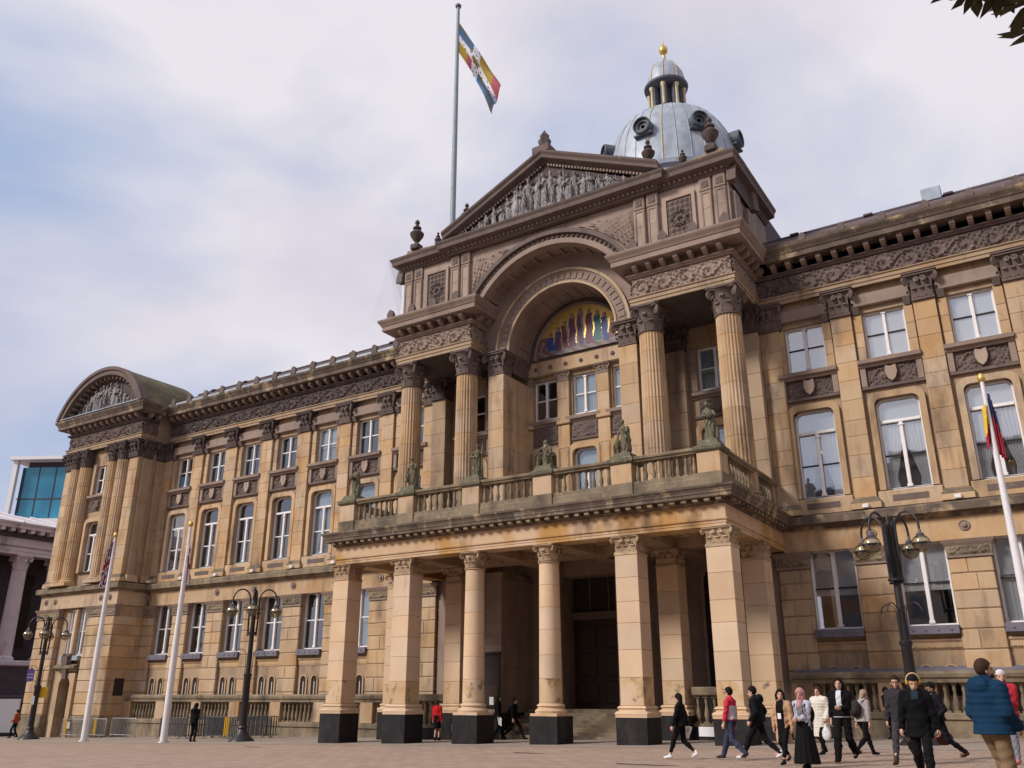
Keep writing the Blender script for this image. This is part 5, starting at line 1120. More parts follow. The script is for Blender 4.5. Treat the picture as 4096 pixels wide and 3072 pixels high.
# plates on the left lamp
sx_, sy_ = -35.3, -2.7; zl = zg(sx_)
sg_ = thing('street_name_sign', 'purple two-line name plate hung on the left street lamp', 'sign', (sx_ - .52, sy_ - .28, zl + 3.35), R(32)); sg_.scale = (.62, .62, .62)
part('plate', MB().cbox(-.36, .36, -.03, .03, 0, .9, .02), 'sign_purple', sg_); part('crest', MB().poly([(-.36, .9), (.36, .9), (.2, 1.08), (.08, 1.12), (0, 1.3), (-.08, 1.12), (-.2, 1.08)], -.03, .03), 'sign_purple', sg_)
part('tail', MB().poly([(-.3, 0), (-.1, -.1), (.1, -.1), (.3, 0)], -.03, .03), 'sign_purple', sg_)
def text_part(txt, size, mat, parent, loc, rot=(R(90), 0, 0)):
    cu = bpy.data.curves.new('lettering', 'FONT'); cu.body = txt; cu.size = size; cu.align_x = 'CENTER'; cu.extrude = .004
    tmp = bpy.data.objects.new('tmp_text', cu); COL.objects.link(tmp); dg = bpy.context.evaluated_depsgraph_get(); dg.update(); me = bpy.data.meshes.new_from_object(tmp.evaluated_get(dg)); bpy.data.objects.remove(tmp)
    me.materials.clear(); me.materials.append(MAT[mat]); return ob('lettering', me, parent, loc, rot=rot)
text_part('VICTORIA', .145, 'sign_lilac', sg_, (0, -.036, .52)); text_part('SQUARE', .16, 'sign_lilac', sg_, (0, -.036, .22))
o = part('warning_plate', MB().cbox(-.42, .42, -.02, .02, 0, .62, .015), 'yellow', None, loc=(sx_ + .05, sy_ + .22, zl + 3.02 - 1.0), rz=R(32)); o.location.z = zl + 2.35; tag(o, 'plain yellow plate behind the post of the left street lamp', 'sign')
o = part('lamp_label', MB().cbox(-.12, .12, -.02, .0, 0, .5, .01), 'galvanised', None, loc=(sx_ + .06, sy_ - .19, zl + 1.95), rz=R(20)); tag(o, 'small pale plate on the left street lamp post at head height', 'label')
# flagpoles
def pole(x, y, h, label, mat='pole_white', z=None, r0=.17, r1=.065):
    z = zg(x) if z is None else z
    t = thing('flagpole', label, 'flagpole', (x, y, z), 0, 'flagpoles')
    part('shaft', MB().lathe([(r0, 0), (r0, .3), (r0 * .93, h * .4), (r1 * 1.1, h * .95), (r1, h)], 16), mat, t, 50)
    part('finial', MB().lathe([(r1, h), (r1 * 1.8, h + .03), (r1 * 2, h + .16), (r1, h + .28)], 12), 'gold' if mat == 'pole_white' else 'lead_dark', t, 60)
    part('foot_ring', MB().lathe([(r0 * 1.7, 0), (r0 * 1.6, .04), (r0 * 1.05, .06)], 16), 'galvanised', t, 40)
    return t
pole(-27.05, -4.43, 10.9, 'white flagpole with a limp union flag before the left pavilion')
pole(-19.43, -5.16, 10.5, 'white flagpole second from the left, beside the dark barriers')
P3 = (17.85, -3.6)
pole(*P3, 11.0, 'white flagpole at the right edge with a limp blue, yellow and red flag', r0=.14, r1=.06)
RP = (-7.4, 1.0)
pole(*RP, 18.2, 'tall grey flagpole on the roof left of the pediment', 'pole_grey', 25.0, .17, .10)
CH_roofpad = part('pole_socket', MB().cbox(RP[0] - .4, RP[0] + .4, RP[1] - .4, RP[1] + .4, 24.6, 25.05, .03), 'stone_dark', CH)
for nm, c in (('flag_blue', (.045, .13, .36)), ('flag_sky', (.07, .165, .33)), ('flag_gold', (.36, .25, .04)), ('flag_olive', (.16, .13, .03)), ('flag_red', (.40, .09, .12)), ('flag_white', (.68, .66, .70)), ('flag_black', (.012, .012, .018)), ('flag_navy', (.03, .03, .11)), ('flag_yellow', (.68, .45, .05)), ('flag_crimson', (.34, .025, .04))): pmat(nm, c, .8)
def cloth(name, pos, col, mats, nu, nv, label):
    mb = MB(); vs = [pos(i / nu, j / nv) for j in range(nv + 1) for i in range(nu + 1)]; o0 = 0; mb.v = [tuple(v) for v in vs]
    for j in range(nv):
        for i in range(nu):
            mb.f.append((j * (nu + 1) + i, j * (nu + 1) + i + 1, (j + 1) * (nu + 1) + i + 1, (j + 1) * (nu + 1) + i)); mb.mi.append(mats.index(col((i + .5) / nu, (j + .5) / nv)))
    me = mb.mesh(name, mats, None, fix=False); me.polygons.foreach_set('use_smooth', [True] * len(me.polygons))
    o = ob(name, me); sm = o.modifiers.new('thick', 'SOLIDIFY'); sm.thickness = .006
    return tag(o, label, 'flag')
def bham(u, v):
    """quartered by an ermine cross; v runs down the hoist"""
    if abs(v - .5) < .11 or abs(u - .42) < .085:
        if (int(u * 23) * 7 + int(v * 15) * 3) % 5 == 0 and (u * 23) % 1 > .35 and (v * 15) % 1 > .35: return 'flag_black'
        if abs(v - .5) < .09 and abs(u - .42) < .07: return 'flag_olive'
        return 'flag_white'
    q = (u > .42) != (v > .5)
    if not q:
        uu = u / .335 if u < .42 else (u - .505) / .495; vv = v / .39 if v < .5 else (v - .61) / .39
        d = abs(uu - vv) ; s_ = (uu * 4) % 1
        return 'flag_olive' if d < .20 and abs(s_ - .5) + d * 1.5 < .55 else 'flag_sky'
    uu = u / .335 if u < .42 else (u - .505) / .495; vv = v / .39 if v < .5 else (v - .61) / .39
    z_ = .5 + .08 * (2 * abs((vv * 4) % 1 - .5) - .5)
    return 'flag_gold' if uu < z_ + .14 else 'flag_red'
fz = 25.0 + 18.2
def bpos(u, v):
    # hoist hangs on the pole, the fly droops down and to the right
    L_ = 5.7 * u; sag = R(58 + 5 * v + 4 * u)
    d = Vector((math.cos(sag) * (.84), math.cos(sag) * .54, -math.sin(sag)))
    p = Vector((RP[0] + .12, RP[1], fz - 1.3 - 2.3 * v * (1 - .18 * u))) + d * L_ * (1 - .06 * v)
    rp_ = .24 * u * math.sin(v * 9 + u * 4) + .16 * u * math.sin(u * 11 + v * 3)
    return p + Vector((-.54, .84, 0)) * rp_ + Vector((0, 0, -.10 * math.sin(u * 7 + v * 3) * u))
cloth('flag', bpos, bham, ['flag_white', 'flag_black', 'flag_olive', 'flag_sky', 'flag_gold', 'flag_red'], 84, 48, 'quartered blue, gold and red flag with a white ermine cross drooping from the roof pole')
def limp(px, py, zt, h, w, side, seed):
    def f(u, v):
        s_ = side * (.10 + w * (.25 + .75 * v) * (u + .10 * math.sin(u * 14 + seed)) * (1 - .35 * v * u))
        dep = .12 * math.sin(u * 17 + seed + v * 2) * (1 - .4 * v)
        return Vector((px, py, zt - h * v - .35 * u * (1 - v) - .25 * u)) + Vector((.84, .54, 0)) * s_ + Vector((-.54, .84, 0)) * dep
    return f
def uk(u, v):
    if abs(v - .5) < .07 or abs(u - .5) < .05: return 'flag_crimson'
    if abs(v - .5) < .13 or abs(u - .5) < .09: return 'flag_white'
    d = min(abs(u - v), abs(u + v - 1))
    return 'flag_crimson' if d < .045 else 'flag_white' if d < .12 else 'flag_navy'
zp1 = zg(-27) + 10.8
cloth('flag', limp(-27.05, -4.43, zp1, 2.5, .55, -1, 1), uk, ['flag_crimson', 'flag_white', 'flag_navy'], 60, 40, 'red, white and blue union flag hanging limp on the leftmost pole')
cloth('flag', limp(-19.43, -5.16, zg(-19) + 9.6, 1.9, .22, 1, 2), lambda u, v: 'flag_crimson' if abs(u - .5) < .12 or abs(v - .4) < .1 else 'flag_white', ['flag_crimson', 'flag_white'], 40, 30, 'limp white flag with red cross on the second pole from the left')
z3 = zg(P3[0]) + 10.6
f3 = thing('flag', 'limp blue, yellow and red flag on the right-hand pole', 'flag', (P3[0], P3[1], z3))
for args in ((limp(0, 0, 0, 2.0, .28, 1, 3), lambda u, v: 'flag_navy' if v < .38 + .15 * u else 'flag_crimson', ['flag_navy', 'flag_crimson'], 40, 30), (limp(0, 0, -.35, 1.3, .18, -1, 4), lambda u, v: 'flag_yellow' if v < .55 else 'flag_crimson', ['flag_yellow', 'flag_crimson'], 30, 24)):
    o = cloth('flag_fold', *args, ''); o.parent = f3
    del o['label']; del o['category']
# crowd barriers
def barrier(x, y, ang, mat, label, yel=()):
    t = thing('crowd_barrier', label, 'barrier', (x, y, zg(x) + .008), ang, 'crowd barriers along the left wing')
    def fr():
        m = MB(); m.tube([(-1.1, 0, .16), (-1.1, 0, 1.02), (-1.04, 0, 1.08), (1.04, 0, 1.08), (1.1, 0, 1.02), (1.1, 0, .16), (-1.1, 0, .16)], .021, 8); return m.mesh('frame', mat, 50)
    ob('frame', cached(('bfr', mat), fr), t)
    for k in range(17):
        mm = 'yellow' if k in yel else mat
        ob('bar', cached(('bbar', mm), lambda: MB().tube([(0, 0, .17), (0, 0, 1.07)], .034 if mm == 'barrier_dark' else .012 if mm != 'yellow' else .032, 6).mesh('bar', mm, 50)), t, (-1.0 + k * .125, 0, 0))
    for s_ in (-.85, .85):
        ob('foot', cached(('bft', mat), lambda: MB().tube([(0, -.34, .0), (0, -.22, .09), (0, 0, .15), (0, .22, .09), (0, .34, .0)], .02, 6).mesh('foot', mat, 50)), t, (s_, 0, .02))
for i, (x, y, a, lab) in enumerate(((-35.2, -.1, .02, 'silver crowd barrier nearest the pavilion door, behind the first flagpole'), (-32.7, -.15, -.03, 'silver crowd barrier with a yellow stripe, second from the pavilion'), (-30.1, -.05, .05, 'silver crowd barrier third from the pavilion, beside the second flagpole'))):
    barrier(x, y, a, 'galvanised', lab, (7, 8) if i == 1 else (2, 3) if i == 0 else ())
for i, (x, y, a, lab) in enumerate(((-24.0, -1.2, .03, 'dark crowd barrier behind the standing man in black'), (-22.0, -.6, 1.05, 'dark crowd barrier set at an angle right of the man in black'), (-20.2, -1.1, .05, 'dark crowd barrier with yellow bars behind the middle lamp post'), (-18.3, -.4, .95, 'dark crowd barrier at the right-hand end of the row'), (-21.6, -.1, .02, 'dark crowd barrier at the back of the stacked row'), (-18.9, .1, -.02, 'dark crowd barrier against the wall at the right end'))):
    barrier(x, y, a, 'barrier_dark', lab, (10, 11, 12) if i == 2 else ())
# notice boards
def board(x, y, z, w, h, label, poster):
    t = thing('notice_board', label, 'notice board', (x, y, z))
    part('frame', MB().cbox(-w / 2, w / 2, -.08, 0, 0, h, .015), 'board_dark', t); part('crown', MB().cbox(-w / 2 - .05, w / 2 + .05, -.12, 0, h, h + .12, .02), 'board_dark', t)
    part('notice', MB().box(-.1, .12, -.092, -.085, .12, .45), 'paper', t)
    if poster: part('poster', MB().box(0, .26, -.092, -.085, h * .52, h * .52 + .42), 'poster_teal', t)
    else: part('noticeboard_felt', MB().box(-w / 2 + .1, w / 2 - .1, -.091, -.084, .1, h * .42), 'door_wood', t)
board(-3.6, -.16, 1.05, .86, 2.25, 'tall dark framed notice board on the left arch pier of the porch', False)
board(3.55, -.16, .95, .86, 2.2, 'tall dark notice board with teal poster on the right arch pier', True)
o = part('plinth_sign', MB().cbox(-.32, .32, -.02, 0, 0, .34, .008), 'sign_white', None, loc=(6.5, -.70, .1)); tag(o, 'small white plate low on the black plinth right of the steps', 'sign')
o = part('plinth_sign', MB().cbox(-.2, .2, -.02, 0, 0, .34, .008), 'sign_white', None, loc=(-4.95, -1.07, .05)); tag(o, 'small white plate low on the black plinth beside the woman in red', 'sign')
o = thing('hoarding', 'white sheeted hoarding standing beyond the left pavilion corner', 'hoarding', (-47.5, 1.5, zg(-47.5)))
part('sheet', MB().cbox(-1.8, 1.8, -.06, .06, .25, 2.5, .02), 'sign_white', o, rz=R(30)); part('upper_sheet', MB().cbox(-1.75, -.4, -.05, .05, 2.6, 3.2, .02), 'sign_white', o, rz=R(30)); part('foot', MB().cbox(-1.8, 1.8, -.25, .25, 0, .2, .02), 'board_dark', o, rz=R(30))
# ================================================================ tree reaching in at the top right
def tree():
    rg = random.Random(11); t = thing('chestnut_tree', 'tree with dark toothed leaves reaching into the top right corner', 'tree', (25.5, -27.0, zg(25.5)))
    base = Vector((25.5, -27.0, zg(25.5))); br = MB(); lf = MB()
    loc = lambda p: Vector(p) - base
    tr = MB(); tr.tube([(0, 0, -.2), (.05, 0, 1.5), (.0, .1, 3.2), (-.1, .1, 5.0), (0, 0, 7), (.2, .1, 9)], [.34, .26, .22, .19, .15, .08], 12); part('trunk', tr, 'bark', t, 60)
    def leafc(p, d, n, sz):
        """hand of leaflets"""
        d = d.normalized(); up = Vector((0, 0, 1)); s_ = d.cross(up).normalized()
        for k in range(n):
            a = (k / (n - 1) - .5) * 3.4; dd = (d * math.cos(a) + s_ * math.sin(a) + Vector((0, 0, rg.uniform(-.35, .15)))).normalized(); w = dd.cross(Vector((rg.uniform(-.3, .3), rg.uniform(-.3, .3), 1))).normalized(); nn = dd.cross(w)
            L_ = sz * rg.uniform(.7, 1.1); b = L_ * .17
            v = [p, p + dd * L_ * .35 + w * b * .8 - nn * .01, p + dd * L_ * .65 + w * b + nn * .01, p + dd * L_, p + dd * L_ * .65 - w * b + nn * .01, p + dd * L_ * .35 - w * b * .8 - nn * .01, p + dd * L_ * .5 + nn * L_ * .05]
            lf.add(v, [(0, 1, 6), (1, 2, 6), (2, 3, 6), (3, 4, 6), (4, 5, 6), (5, 0, 6)])
    def twig(a, b, n, sz, r):
        a, b = Vector(a), Vector(b); m = (a + b) / 2 + Vector((0, 0, .3)); br.tube([loc(a), loc(m), loc(b)], [r, r * .7, r * .25], 6)
        for k in range(n):
            u = .3 + .7 * k / max(1, n - 1); p = a.lerp(m, u * 2) if u < .5 else m.lerp(b, u * 2 - 1)
            d = (b - a).normalized() + Vector((rg.uniform(-1, 1), rg.uniform(-1, 1), rg.uniform(-.9, .3))); leafc(loc(p) , d, 7, sz)
    top = base + Vector((0, 0, 6.2))
    # hanging boughs that enter the picture
    for q in TWIGS: twig(base + Vector((0, 0, rg.uniform(5, 7))), q, 9, .33, .06)
    for k in range(85):
        a = rg.uniform(0, 2 * math.pi); e = rg.uniform(.0, 1.2); r = rg.uniform(2.0, 4.2); q = base + Vector((r * math.cos(a) * math.cos(e), r * math.sin(a) * math.cos(e), 6.6 + r * .9 * math.sin(e)))
        if q.x < 22.3 + (q.z - 7) * .4: continue
        twig(base + Vector((0, 0, rg.uniform(4.5, 8.5))), q, 12, .42, .05)
    part('branches', br, 'bark', t, 60); o = part('leaves', lf, 'leaf_dark', t); o['kind'] = 'stuff'
pmat('leaf_dark', (.055, .04, .022), .7, noise=(2.5, .8, (.03, .045, .015)), stain=[(3, (.16, .06, .02), .58, .75, 1, .6)])
def cam_point(px, py, d):
    """point at d metres from the camera toward the spot (px, py) of the 4096-wide picture"""
    return CAM + ((px - 2048) * _r - (py - 1536) * _u + 3448 * _f).normalized() * d
TWIGS = [cam_point(*q) for q in ((3840, -75, 10.2), (3900, -55, 10.4), (3945, -80, 10.0), (4000, -70, 9.8), (4065, -25, 10.1), (4125, 10, 9.6), (4150, 120, 9.9), (4010, -120, 10), (3910, -150, 10.5), (4130, -90, 10.3))]
tree()
# ================================================================ figures: smooth distance fields turned into meshes
class SD:
    def __init__(s, lo, hi, h):
        s.h = h; s.lo = np.array(lo, float); n = [int(math.ceil((b - a) / h)) + 1 for a, b in zip(lo, hi)]
        s.ax = [s.lo[i] + h * np.arange(n[i]) for i in range(3)]; s.F = np.full(n, 1.0, np.float32)
    def _sub(s, a, b, m):
        sl = []
        for i in range(3):
            i0 = max(0, int((a[i] - m - s.lo[i]) / s.h)); i1 = min(len(s.ax[i]), int((b[i] + m - s.lo[i]) / s.h) + 2)
            if i1 <= i0: return None, None
            sl.append(slice(i0, i1))
        return tuple(sl), np.meshgrid(s.ax[0][sl[0]], s.ax[1][sl[1]], s.ax[2][sl[2]], indexing='ij')
    def _mix(s, sl, d, k, cut):
        A = s.F[sl]
        if cut: s.F[sl] = np.maximum(A, -d)
        else:
            h = np.clip(.5 + .5 * (A - d) / k, 0, 1); s.F[sl] = A * (1 - h) + d * h - k * h * (1 - h)
    def cap(s, a, b, r0, r1=None, k=.03, cut=False, sq=(1, 1, 1)):
        """tapered capsule, optionally squashed along the axes"""
        r1 = r0 if r1 is None else r1; a = np.array(a, float); b = np.array(b, float); m = max(r0, r1) * max(1 / np.array(sq)) + k + s.h * 2
        sl, G = s._sub(np.minimum(a, b), np.maximum(a, b), m)
        if sl is None: return s
        ab = b - a; L2 = max(1e-9, ab @ ab); q = [G[i] - a[i] for i in range(3)]
        t = np.clip((q[0] * ab[0] + q[1] * ab[1] + q[2] * ab[2]) / L2, 0, 1)
        d = np.sqrt(sum(((q[i] - t * ab[i]) * sq[i]) ** 2 for i in range(3))) - (r0 + t * (r1 - r0))
        s._mix(sl, d, k, cut); return s
    def ell(s, c, r, k=.03, cut=False, rx=0.):
        c = np.array(c, float); r = np.array(r, float); m = max(r) - min(r) * 0 + k + s.h * 2
        sl, G = s._sub(c, c, m)
        if sl is None: return s
        q = [G[i] - c[i] for i in range(3)]
        if rx:
            y, z = q[1] * math.cos(rx) + q[2] * math.sin(rx), -q[1] * math.sin(rx) + q[2] * math.cos(rx); q[1], q[2] = y, z
        k0 = np.sqrt(sum((q[i] / r[i]) ** 2 for i in range(3))); k1 = np.sqrt(sum((q[i] / r[i] ** 2) ** 2 for i in range(3))) + 1e-6
        s._mix(sl, k0 * (k0 - 1) / k1, k, cut); return s
    def below(s, z): s.F = np.maximum(s.F, (z - s.ax[2])[None, None, :]); return s      # keep what lies above z
    def above(s, z): s.F = np.maximum(s.F, (s.ax[2] - z)[None, None, :]); return s
    def fn(s, f):
        G = np.meshgrid(*s.ax, indexing='ij'); s.F = f(s.F, *G).astype(np.float32); return s
    def mesh(s):
        F = s.F.copy(); 
        for i in range(3):
            e = [slice(None)] * 3
            for j in (0, -1): e[i] = j; F[tuple(e)] = np.maximum(F[tuple(e)], .001)
        n = np.array(F.shape) - 1; S_ = F < 0
        acc = np.zeros((*n, 3), np.float32); cnt = np.zeros(n, np.float32); C = np.indices(n).astype(np.float32)
        def cs(i, j, k): return (slice(i, i + n[0]), slice(j, j + n[1]), slice(k, k + n[2]))
        for ax in range(3):
            o = [0, 0, 0]
            for u in (0, 1):
                for v in (0, 1):
                    a = [0, 0, 0]; b_ = [x for x in range(3) if x != ax]; a[b_[0]] = u; a[b_[1]] = v; c = list(a); c[ax] = 1
                    fa, fb = F[cs(*a)], F[cs(*c)]; m = (fa < 0) != (fb < 0)
                    t = np.where(m, fa / np.where(m, fa - fb, 1), 0)
                    for d in range(3):
                        acc[..., d] += np.where(m, a[d] + (t if d == ax else 0), 0)
                    cnt += m
        msk = cnt > 0; idx = np.full(n, -1, np.int64); idx[msk] = np.arange(msk.sum())
        V = (np.stack([C[i][msk] for i in range(3)], -1) + acc[msk] / cnt[msk][:, None]) * s.h + s.lo
        Q = []
        for ax in range(3):
            b_ = [x for x in range(3) if x != ax]
            lo = [slice(None)] * 3; hi = [slice(None)] * 3; lo[ax] = slice(0, -1); hi[ax] = slice(1, None)
            A, Bq = S_[tuple(lo)], S_[tuple(hi)]; m = A != Bq
            I = np.argwhere(m)
            I = I[(I[:, b_[0]] > 0) & (I[:, b_[1]] > 0) & (I[:, b_[0]] < n[b_[0]]) & (I[:, b_[1]] < n[b_[1]])]
            if not len(I): continue
            def g(du, dv):
                J = I.copy(); J[:, b_[0]] -= du; J[:, b_[1]] -= dv; return idx[J[:, 0], J[:, 1], J[:, 2]]
            q = np.stack([g(1, 1), g(0, 1), g(0, 0), g(1, 0)], -1)
            fl = A[I[:, 0], I[:, 1], I[:, 2]]
            if ax == 1: fl = ~fl
            q[~fl] = q[~fl][:, ::-1]; Q.append(q)
        return V, (np.concatenate(Q) if Q else np.zeros((0, 4), int))
def np_mesh(name, parts, mats, classify=None, sc=1.0):
    vs, fs, off = [], [], 0
    for V, Q in parts: vs.append(V); fs.append(Q + off); off += len(V)
    V = np.concatenate(vs); Q = np.concatenate(fs); me = bpy.data.meshes.new(name); me.from_pydata((V * sc).tolist(), [], Q.tolist()); me.update()
    for m in mats: me.materials.append(MAT[m])
    if classify is not None: me.polygons.foreach_set('material_index', classify(V[Q].mean(1)).astype(np.int32))
    me.polygons.foreach_set('use_smooth', [True] * len(Q)); return me
def ik(a, c, l1, l2, pole):
    a, c = Vector(a), Vector(c); d = c - a; L_ = min(d.length, (l1 + l2) * .998); d.normalize(); c = a + d * L_
    x = (l1 * l1 - l2 * l2 + L_ * L_) / (2 * L_); h = math.sqrt(max(0, l1 * l1 - x * x)); p = Vector(pole); p = p - d * p.dot(d); p.normalize()
    return a + d * x + p * h, c
SKIN = {}
def cmat(c, rough=.85, b=.0):
    k = ('c', tuple(c), rough)
    if k not in SKIN:
        nm = 'cloth_%d' % len(SKIN); pmat(nm, tuple(v * (.55 if max(c) < .03 else 1) for v in c), rough, spec=.12, noise=(9, .5, tuple(v * (.35 if max(c) < .03 else .68) for v in c)), bump=(16, .7)); SKIN[k] = nm
    return SKIN[k]
pmat('skin', (.52, .30, .21), .6); pmat('skin_brown', (.26, .14, .09), .6); pmat('eye', (.02, .015, .012), .3); pmat('lip', (.36, .13, .11), .5)
def person(label, x, y, rz, H, hip=.93, feet=((-.10, 0), (.10, 0)), lift=(0, 0), hands=None, lean=0., head=(0., 0.), skin='skin', hair=(.02, .014, .012), hairstyle='short',
           top=(.02, .02, .022), top2=None, tfn=None, hem=.90, puff=0., sleeve=None, pants=(.015, .015, .018), legw=0., shoes=(.02, .018, .018), skirt=None, hood=None, hood_up=False, scarf=None, beard=False, extra=None, fat=1.0, h=.0155, bare=False, hat=None, cropped=False, lowres=False, knee_pole=(0, 1, 0)):
    """one continuous body, clothes and hair as children. local +y is forwards"""
    if lowres: h = .02
    z0 = zg(x) + .008; t = thing('person', label, 'person', (x, y, z0), R(rz)); sc = H / 1.75
    hipL, hipR = Vector((-.09, 0, hip)), Vector((.09, 0, hip)); J = {}
    def up(p):
        p = Vector(p) - Vector((0, 0, .95)); c, s_ = math.cos(lean), math.sin(lean)
        return Vector((p.x, p.y * c + p.z * s_, -p.y * s_ + p.z * c + hip + .02))
    if hands is None: hands = ((-.27, .03, .80), (.27, .03, .80))
    legs = []
    for s_, hp, ft, lf in ((-1, hipL, feet[0], lift[0]), (1, hipR, feet[1], lift[1])):
        an = Vector((ft[0], ft[1], .085 + lf)); kn, an = ik(hp, an, .44, .435, knee_pole); legs.append((hp, kn, an))
    arms = []
    for s_, hd in ((-1, hands[0]), (1, hands[1])):
        sh = up((s_ * .178, -.005, 1.405)); el, wr = ik(sh, up(hd) if not isinstance(hd, tuple) else up(hd), .285, .255, (s_ * .35, -1, -.25)); arms.append((sh, el, wr))
    neck0, neck1 = up((0, -.01, 1.44)), up((0, .012, 1.54))
    yaw, pit = head; hc = up((0, .018, 1.575)); hm_ = Matrix.Rotation(R(yaw), 3, 'Z') @ Matrix.Rotation(R(pit), 3, 'X')
    hp_ = lambda p: hc + hm_ @ Vector(p)
    # ---- body
    lo, hi = (-.62, -.62, -.03), (.62, .68, 1.85)
    b = SD(lo, hi, h)
    b.ell(up((0, 0, .96)), (.155, .11, .12)); b.ell(up((0, .0, 1.12)), (.135, .095, .16), .06); b.ell(up((0, 0, 1.30)), (.165, .11, .17), .06); b.cap(up((-.13, 0, 1.41)), up((.13, 0, 1.41)), .055, .055, .05)
    b.cap(neck0, neck1, .054, .05, .03)
    for hp, kn, an in legs: b.cap(hp, kn, .078, .05, .03); b.cap(kn, kn.lerp(an, .35) + Vector((0, -.015, 0)), .05, .052, .03); b.cap(kn.lerp(an, .35) + Vector((0, -.015, 0)), an, .052, .034, .03); b.cap(an + Vector((0, -.03, -.04)), an + Vector((0, .13, -.055)), .03, .025, .02)
    for sh, el, wr in arms: b.cap(sh, el, .045, .038, .03); b.cap(el, wr, .038, .026, .02)
    partsb = []
    hd = SD(hp_((0, 0, .04)) - Vector((.15, .17, .2)), hp_((0, 0, .04)) + Vector((.15, .17, .2)), min(h, .011))
    hd.cap(up((0, .0, 1.50)), neck1, .052, .05, .03)
    for c, r in (((0, -.005, .075), (.074, .092, .098)), ((0, .035, .0), (.056, .062, .075)), ((0, .05, -.035), (.040, .045, .042))):
        hd.ell(hp_(c), r, .025)
    hd.cap(hp_((0, .098, .045)), hp_((0, .116, .008)), .010, .016, .015); hd.cap(hp_((-.035, .085, .062)), hp_((.035, .085, .062)), .013, .013, .02)
    for s_ in (-1, 1): hd.ell(hp_((s_ * .032, .103, .045)), (.018, .016, .012), .01, True); hd.ell(hp_((s_ * .076, -.005, .03)), (.012, .025, .035), .01)
    hd.cap(hp_((-.018, .094, -.028)), hp_((.018, .094, -.028)), .010, .010, .012)
    if beard: pass
    hd.fn(lambda F, X, Y, Z: F)
    partsb += [b.mesh(), hd.mesh()]
    for k, (sh, el, wr) in enumerate(arms):
        s_ = -1 if k == 0 else 1; d = (wr - el).normalized(); side = Vector((-s_ * .3, 1, .1)); side = (side - d * side.dot(d)).normalized(); nrm = d.cross(side)
        hs = SD(wr - Vector((.19,) * 3), wr + Vector((.19,) * 3), .0085 if not lowres else .011); pc_ = wr + d * .05
        hs.cap(wr - d * .03, wr + d * .02, .026, .026, .02); hs.cap(wr + d * .03 + side * .02, wr + d * .085 + side * .024, .019, .018, .02); hs.cap(wr + d * .03 - side * .02, wr + d * .08 - side * .024, .019, .016, .02); hs.cap(wr + d * .02, wr + d * .08, .02, .02, .02)
        cu = nrm * (-s_)
        for i, L_ in enumerate((.072, .08, .074, .058)):
            o = side * (.031 - i * .0205); p0 = wr + d * .085 + o; p1 = p0 + (d * .8 + cu * .45).normalized() * L_ * .5; p2 = p1 + (d * .35 + cu * .95).normalized() * L_ * .5; hs.cap(p0, p1, .0095, .009, .006); hs.cap(p1, p2, .009, .0075, .004)
        p0 = wr + d * .03 + side * .035; p1 = p0 + (d * .7 + side * .6 + cu * .2).normalized() * .04; hs.cap(p0, p1, .012, .010, .01); hs.cap(p1, p1 + (d * .9 + cu * .4).normalized() * .032, .010, .008, .006)
        partsb.append(hs.mesh()); J['hand' + 'LR'[k]] = wr + d * .09
    mi = hm_.inverted()
    def bcls(C):
        L_ = (C - np.array(hc)) @ np.array(mi).T; r = np.zeros(len(C))
        ey = (np.abs(np.abs(L_[:, 0]) - .032) < .010) & (np.abs(L_[:, 2] - .044) < .006) & (L_[:, 1] > .07); r[ey] = 1
        br_ = (np.abs(np.abs(L_[:, 0]) - .034) < .021) & (np.abs(L_[:, 2] - .066) < .004) & (L_[:, 1] > .07); r[br_] = 1
        lp_ = (np.abs(L_[:, 0]) < .022) & (np.abs(L_[:, 2] + .028) < .008) & (L_[:, 1] > .075); r[lp_] = 2
        return r
    ob('body', np_mesh('body', partsb, [skin, 'eye', 'lip'], bcls, sc), t)
    # ---- trousers or bare legs
    if pants is not None:
        p = SD(lo, hi, h); p.ell(up((0, 0, .97)), (.168 * fat, .125 * fat, .12), .03)
        for hp, kn, an in legs:
            e = kn.lerp(an, .78) if cropped else an + Vector((0, -.01, -.02))
            p.cap(hp + Vector((0, 0, -.02)), kn, .092 * fat, .066 + legw * .6, .04); p.cap(kn, kn.lerp(e, .4) + Vector((0, -.012, 0)), .066 + legw * .6, .062 + legw, .03); p.cap(kn.lerp(e, .4) + Vector((0, -.012, 0)), e, .062 + legw, .047 + legw, .03)
        p.fn(lambda F, X, Y, Z: F - .007 * np.sin(Z * 52 + X * 30) * (Z < .75) * np.sin(X * 40 + Y * 23))
        ob('trousers', np_mesh('trousers', [p.mesh()], [cmat(pants)], None, sc), t)
    if skirt:
        ln, fl, col = skirt; p = SD(lo, hi, h); p.cap((0, 0, hip + .08), (0, (feet[0][1] + feet[1][1]) * .25, ln + .02), .165, fl, .03); p.below(ln)
        p.fn(lambda F, X, Y, Z: F - .008 * np.sin(np.arctan2(Y, X) * 13) * np.clip((hip - Z) * 2, 0, 1))
        ob('skirt', np_mesh('skirt', [p.mesh()], [cmat(col)], None, sc), t)
    # ---- shoes
    for (hp, kn, an), ft in zip(legs, feet):
        sh_ = SD(an - Vector((.12, .2, .12)), an + Vector((.12, .28, .1)), .011); dn = (an - kn).normalized(); fw = Vector((0, 1, 0)); tl = -.55 if an.z > .14 else 0
        fw = Vector((0, math.cos(tl), math.sin(tl)))
        sh_.cap(an + Vector((0, -.035, -.035)), an + fw * .06 + Vector((0, 0, -.042)), .040, .040, .02); sh_.cap(an + fw * .06 + Vector((0, 0, -.045)), an + fw * .165 + Vector((0, 0, -.058)), .040, .028, .02); sh_.cap(an + Vector((0, -.01, -.03)), an + Vector((0, -.005, .02)), .042, .040, .02)
        if tl == 0: sh_.below(an.z - .083)
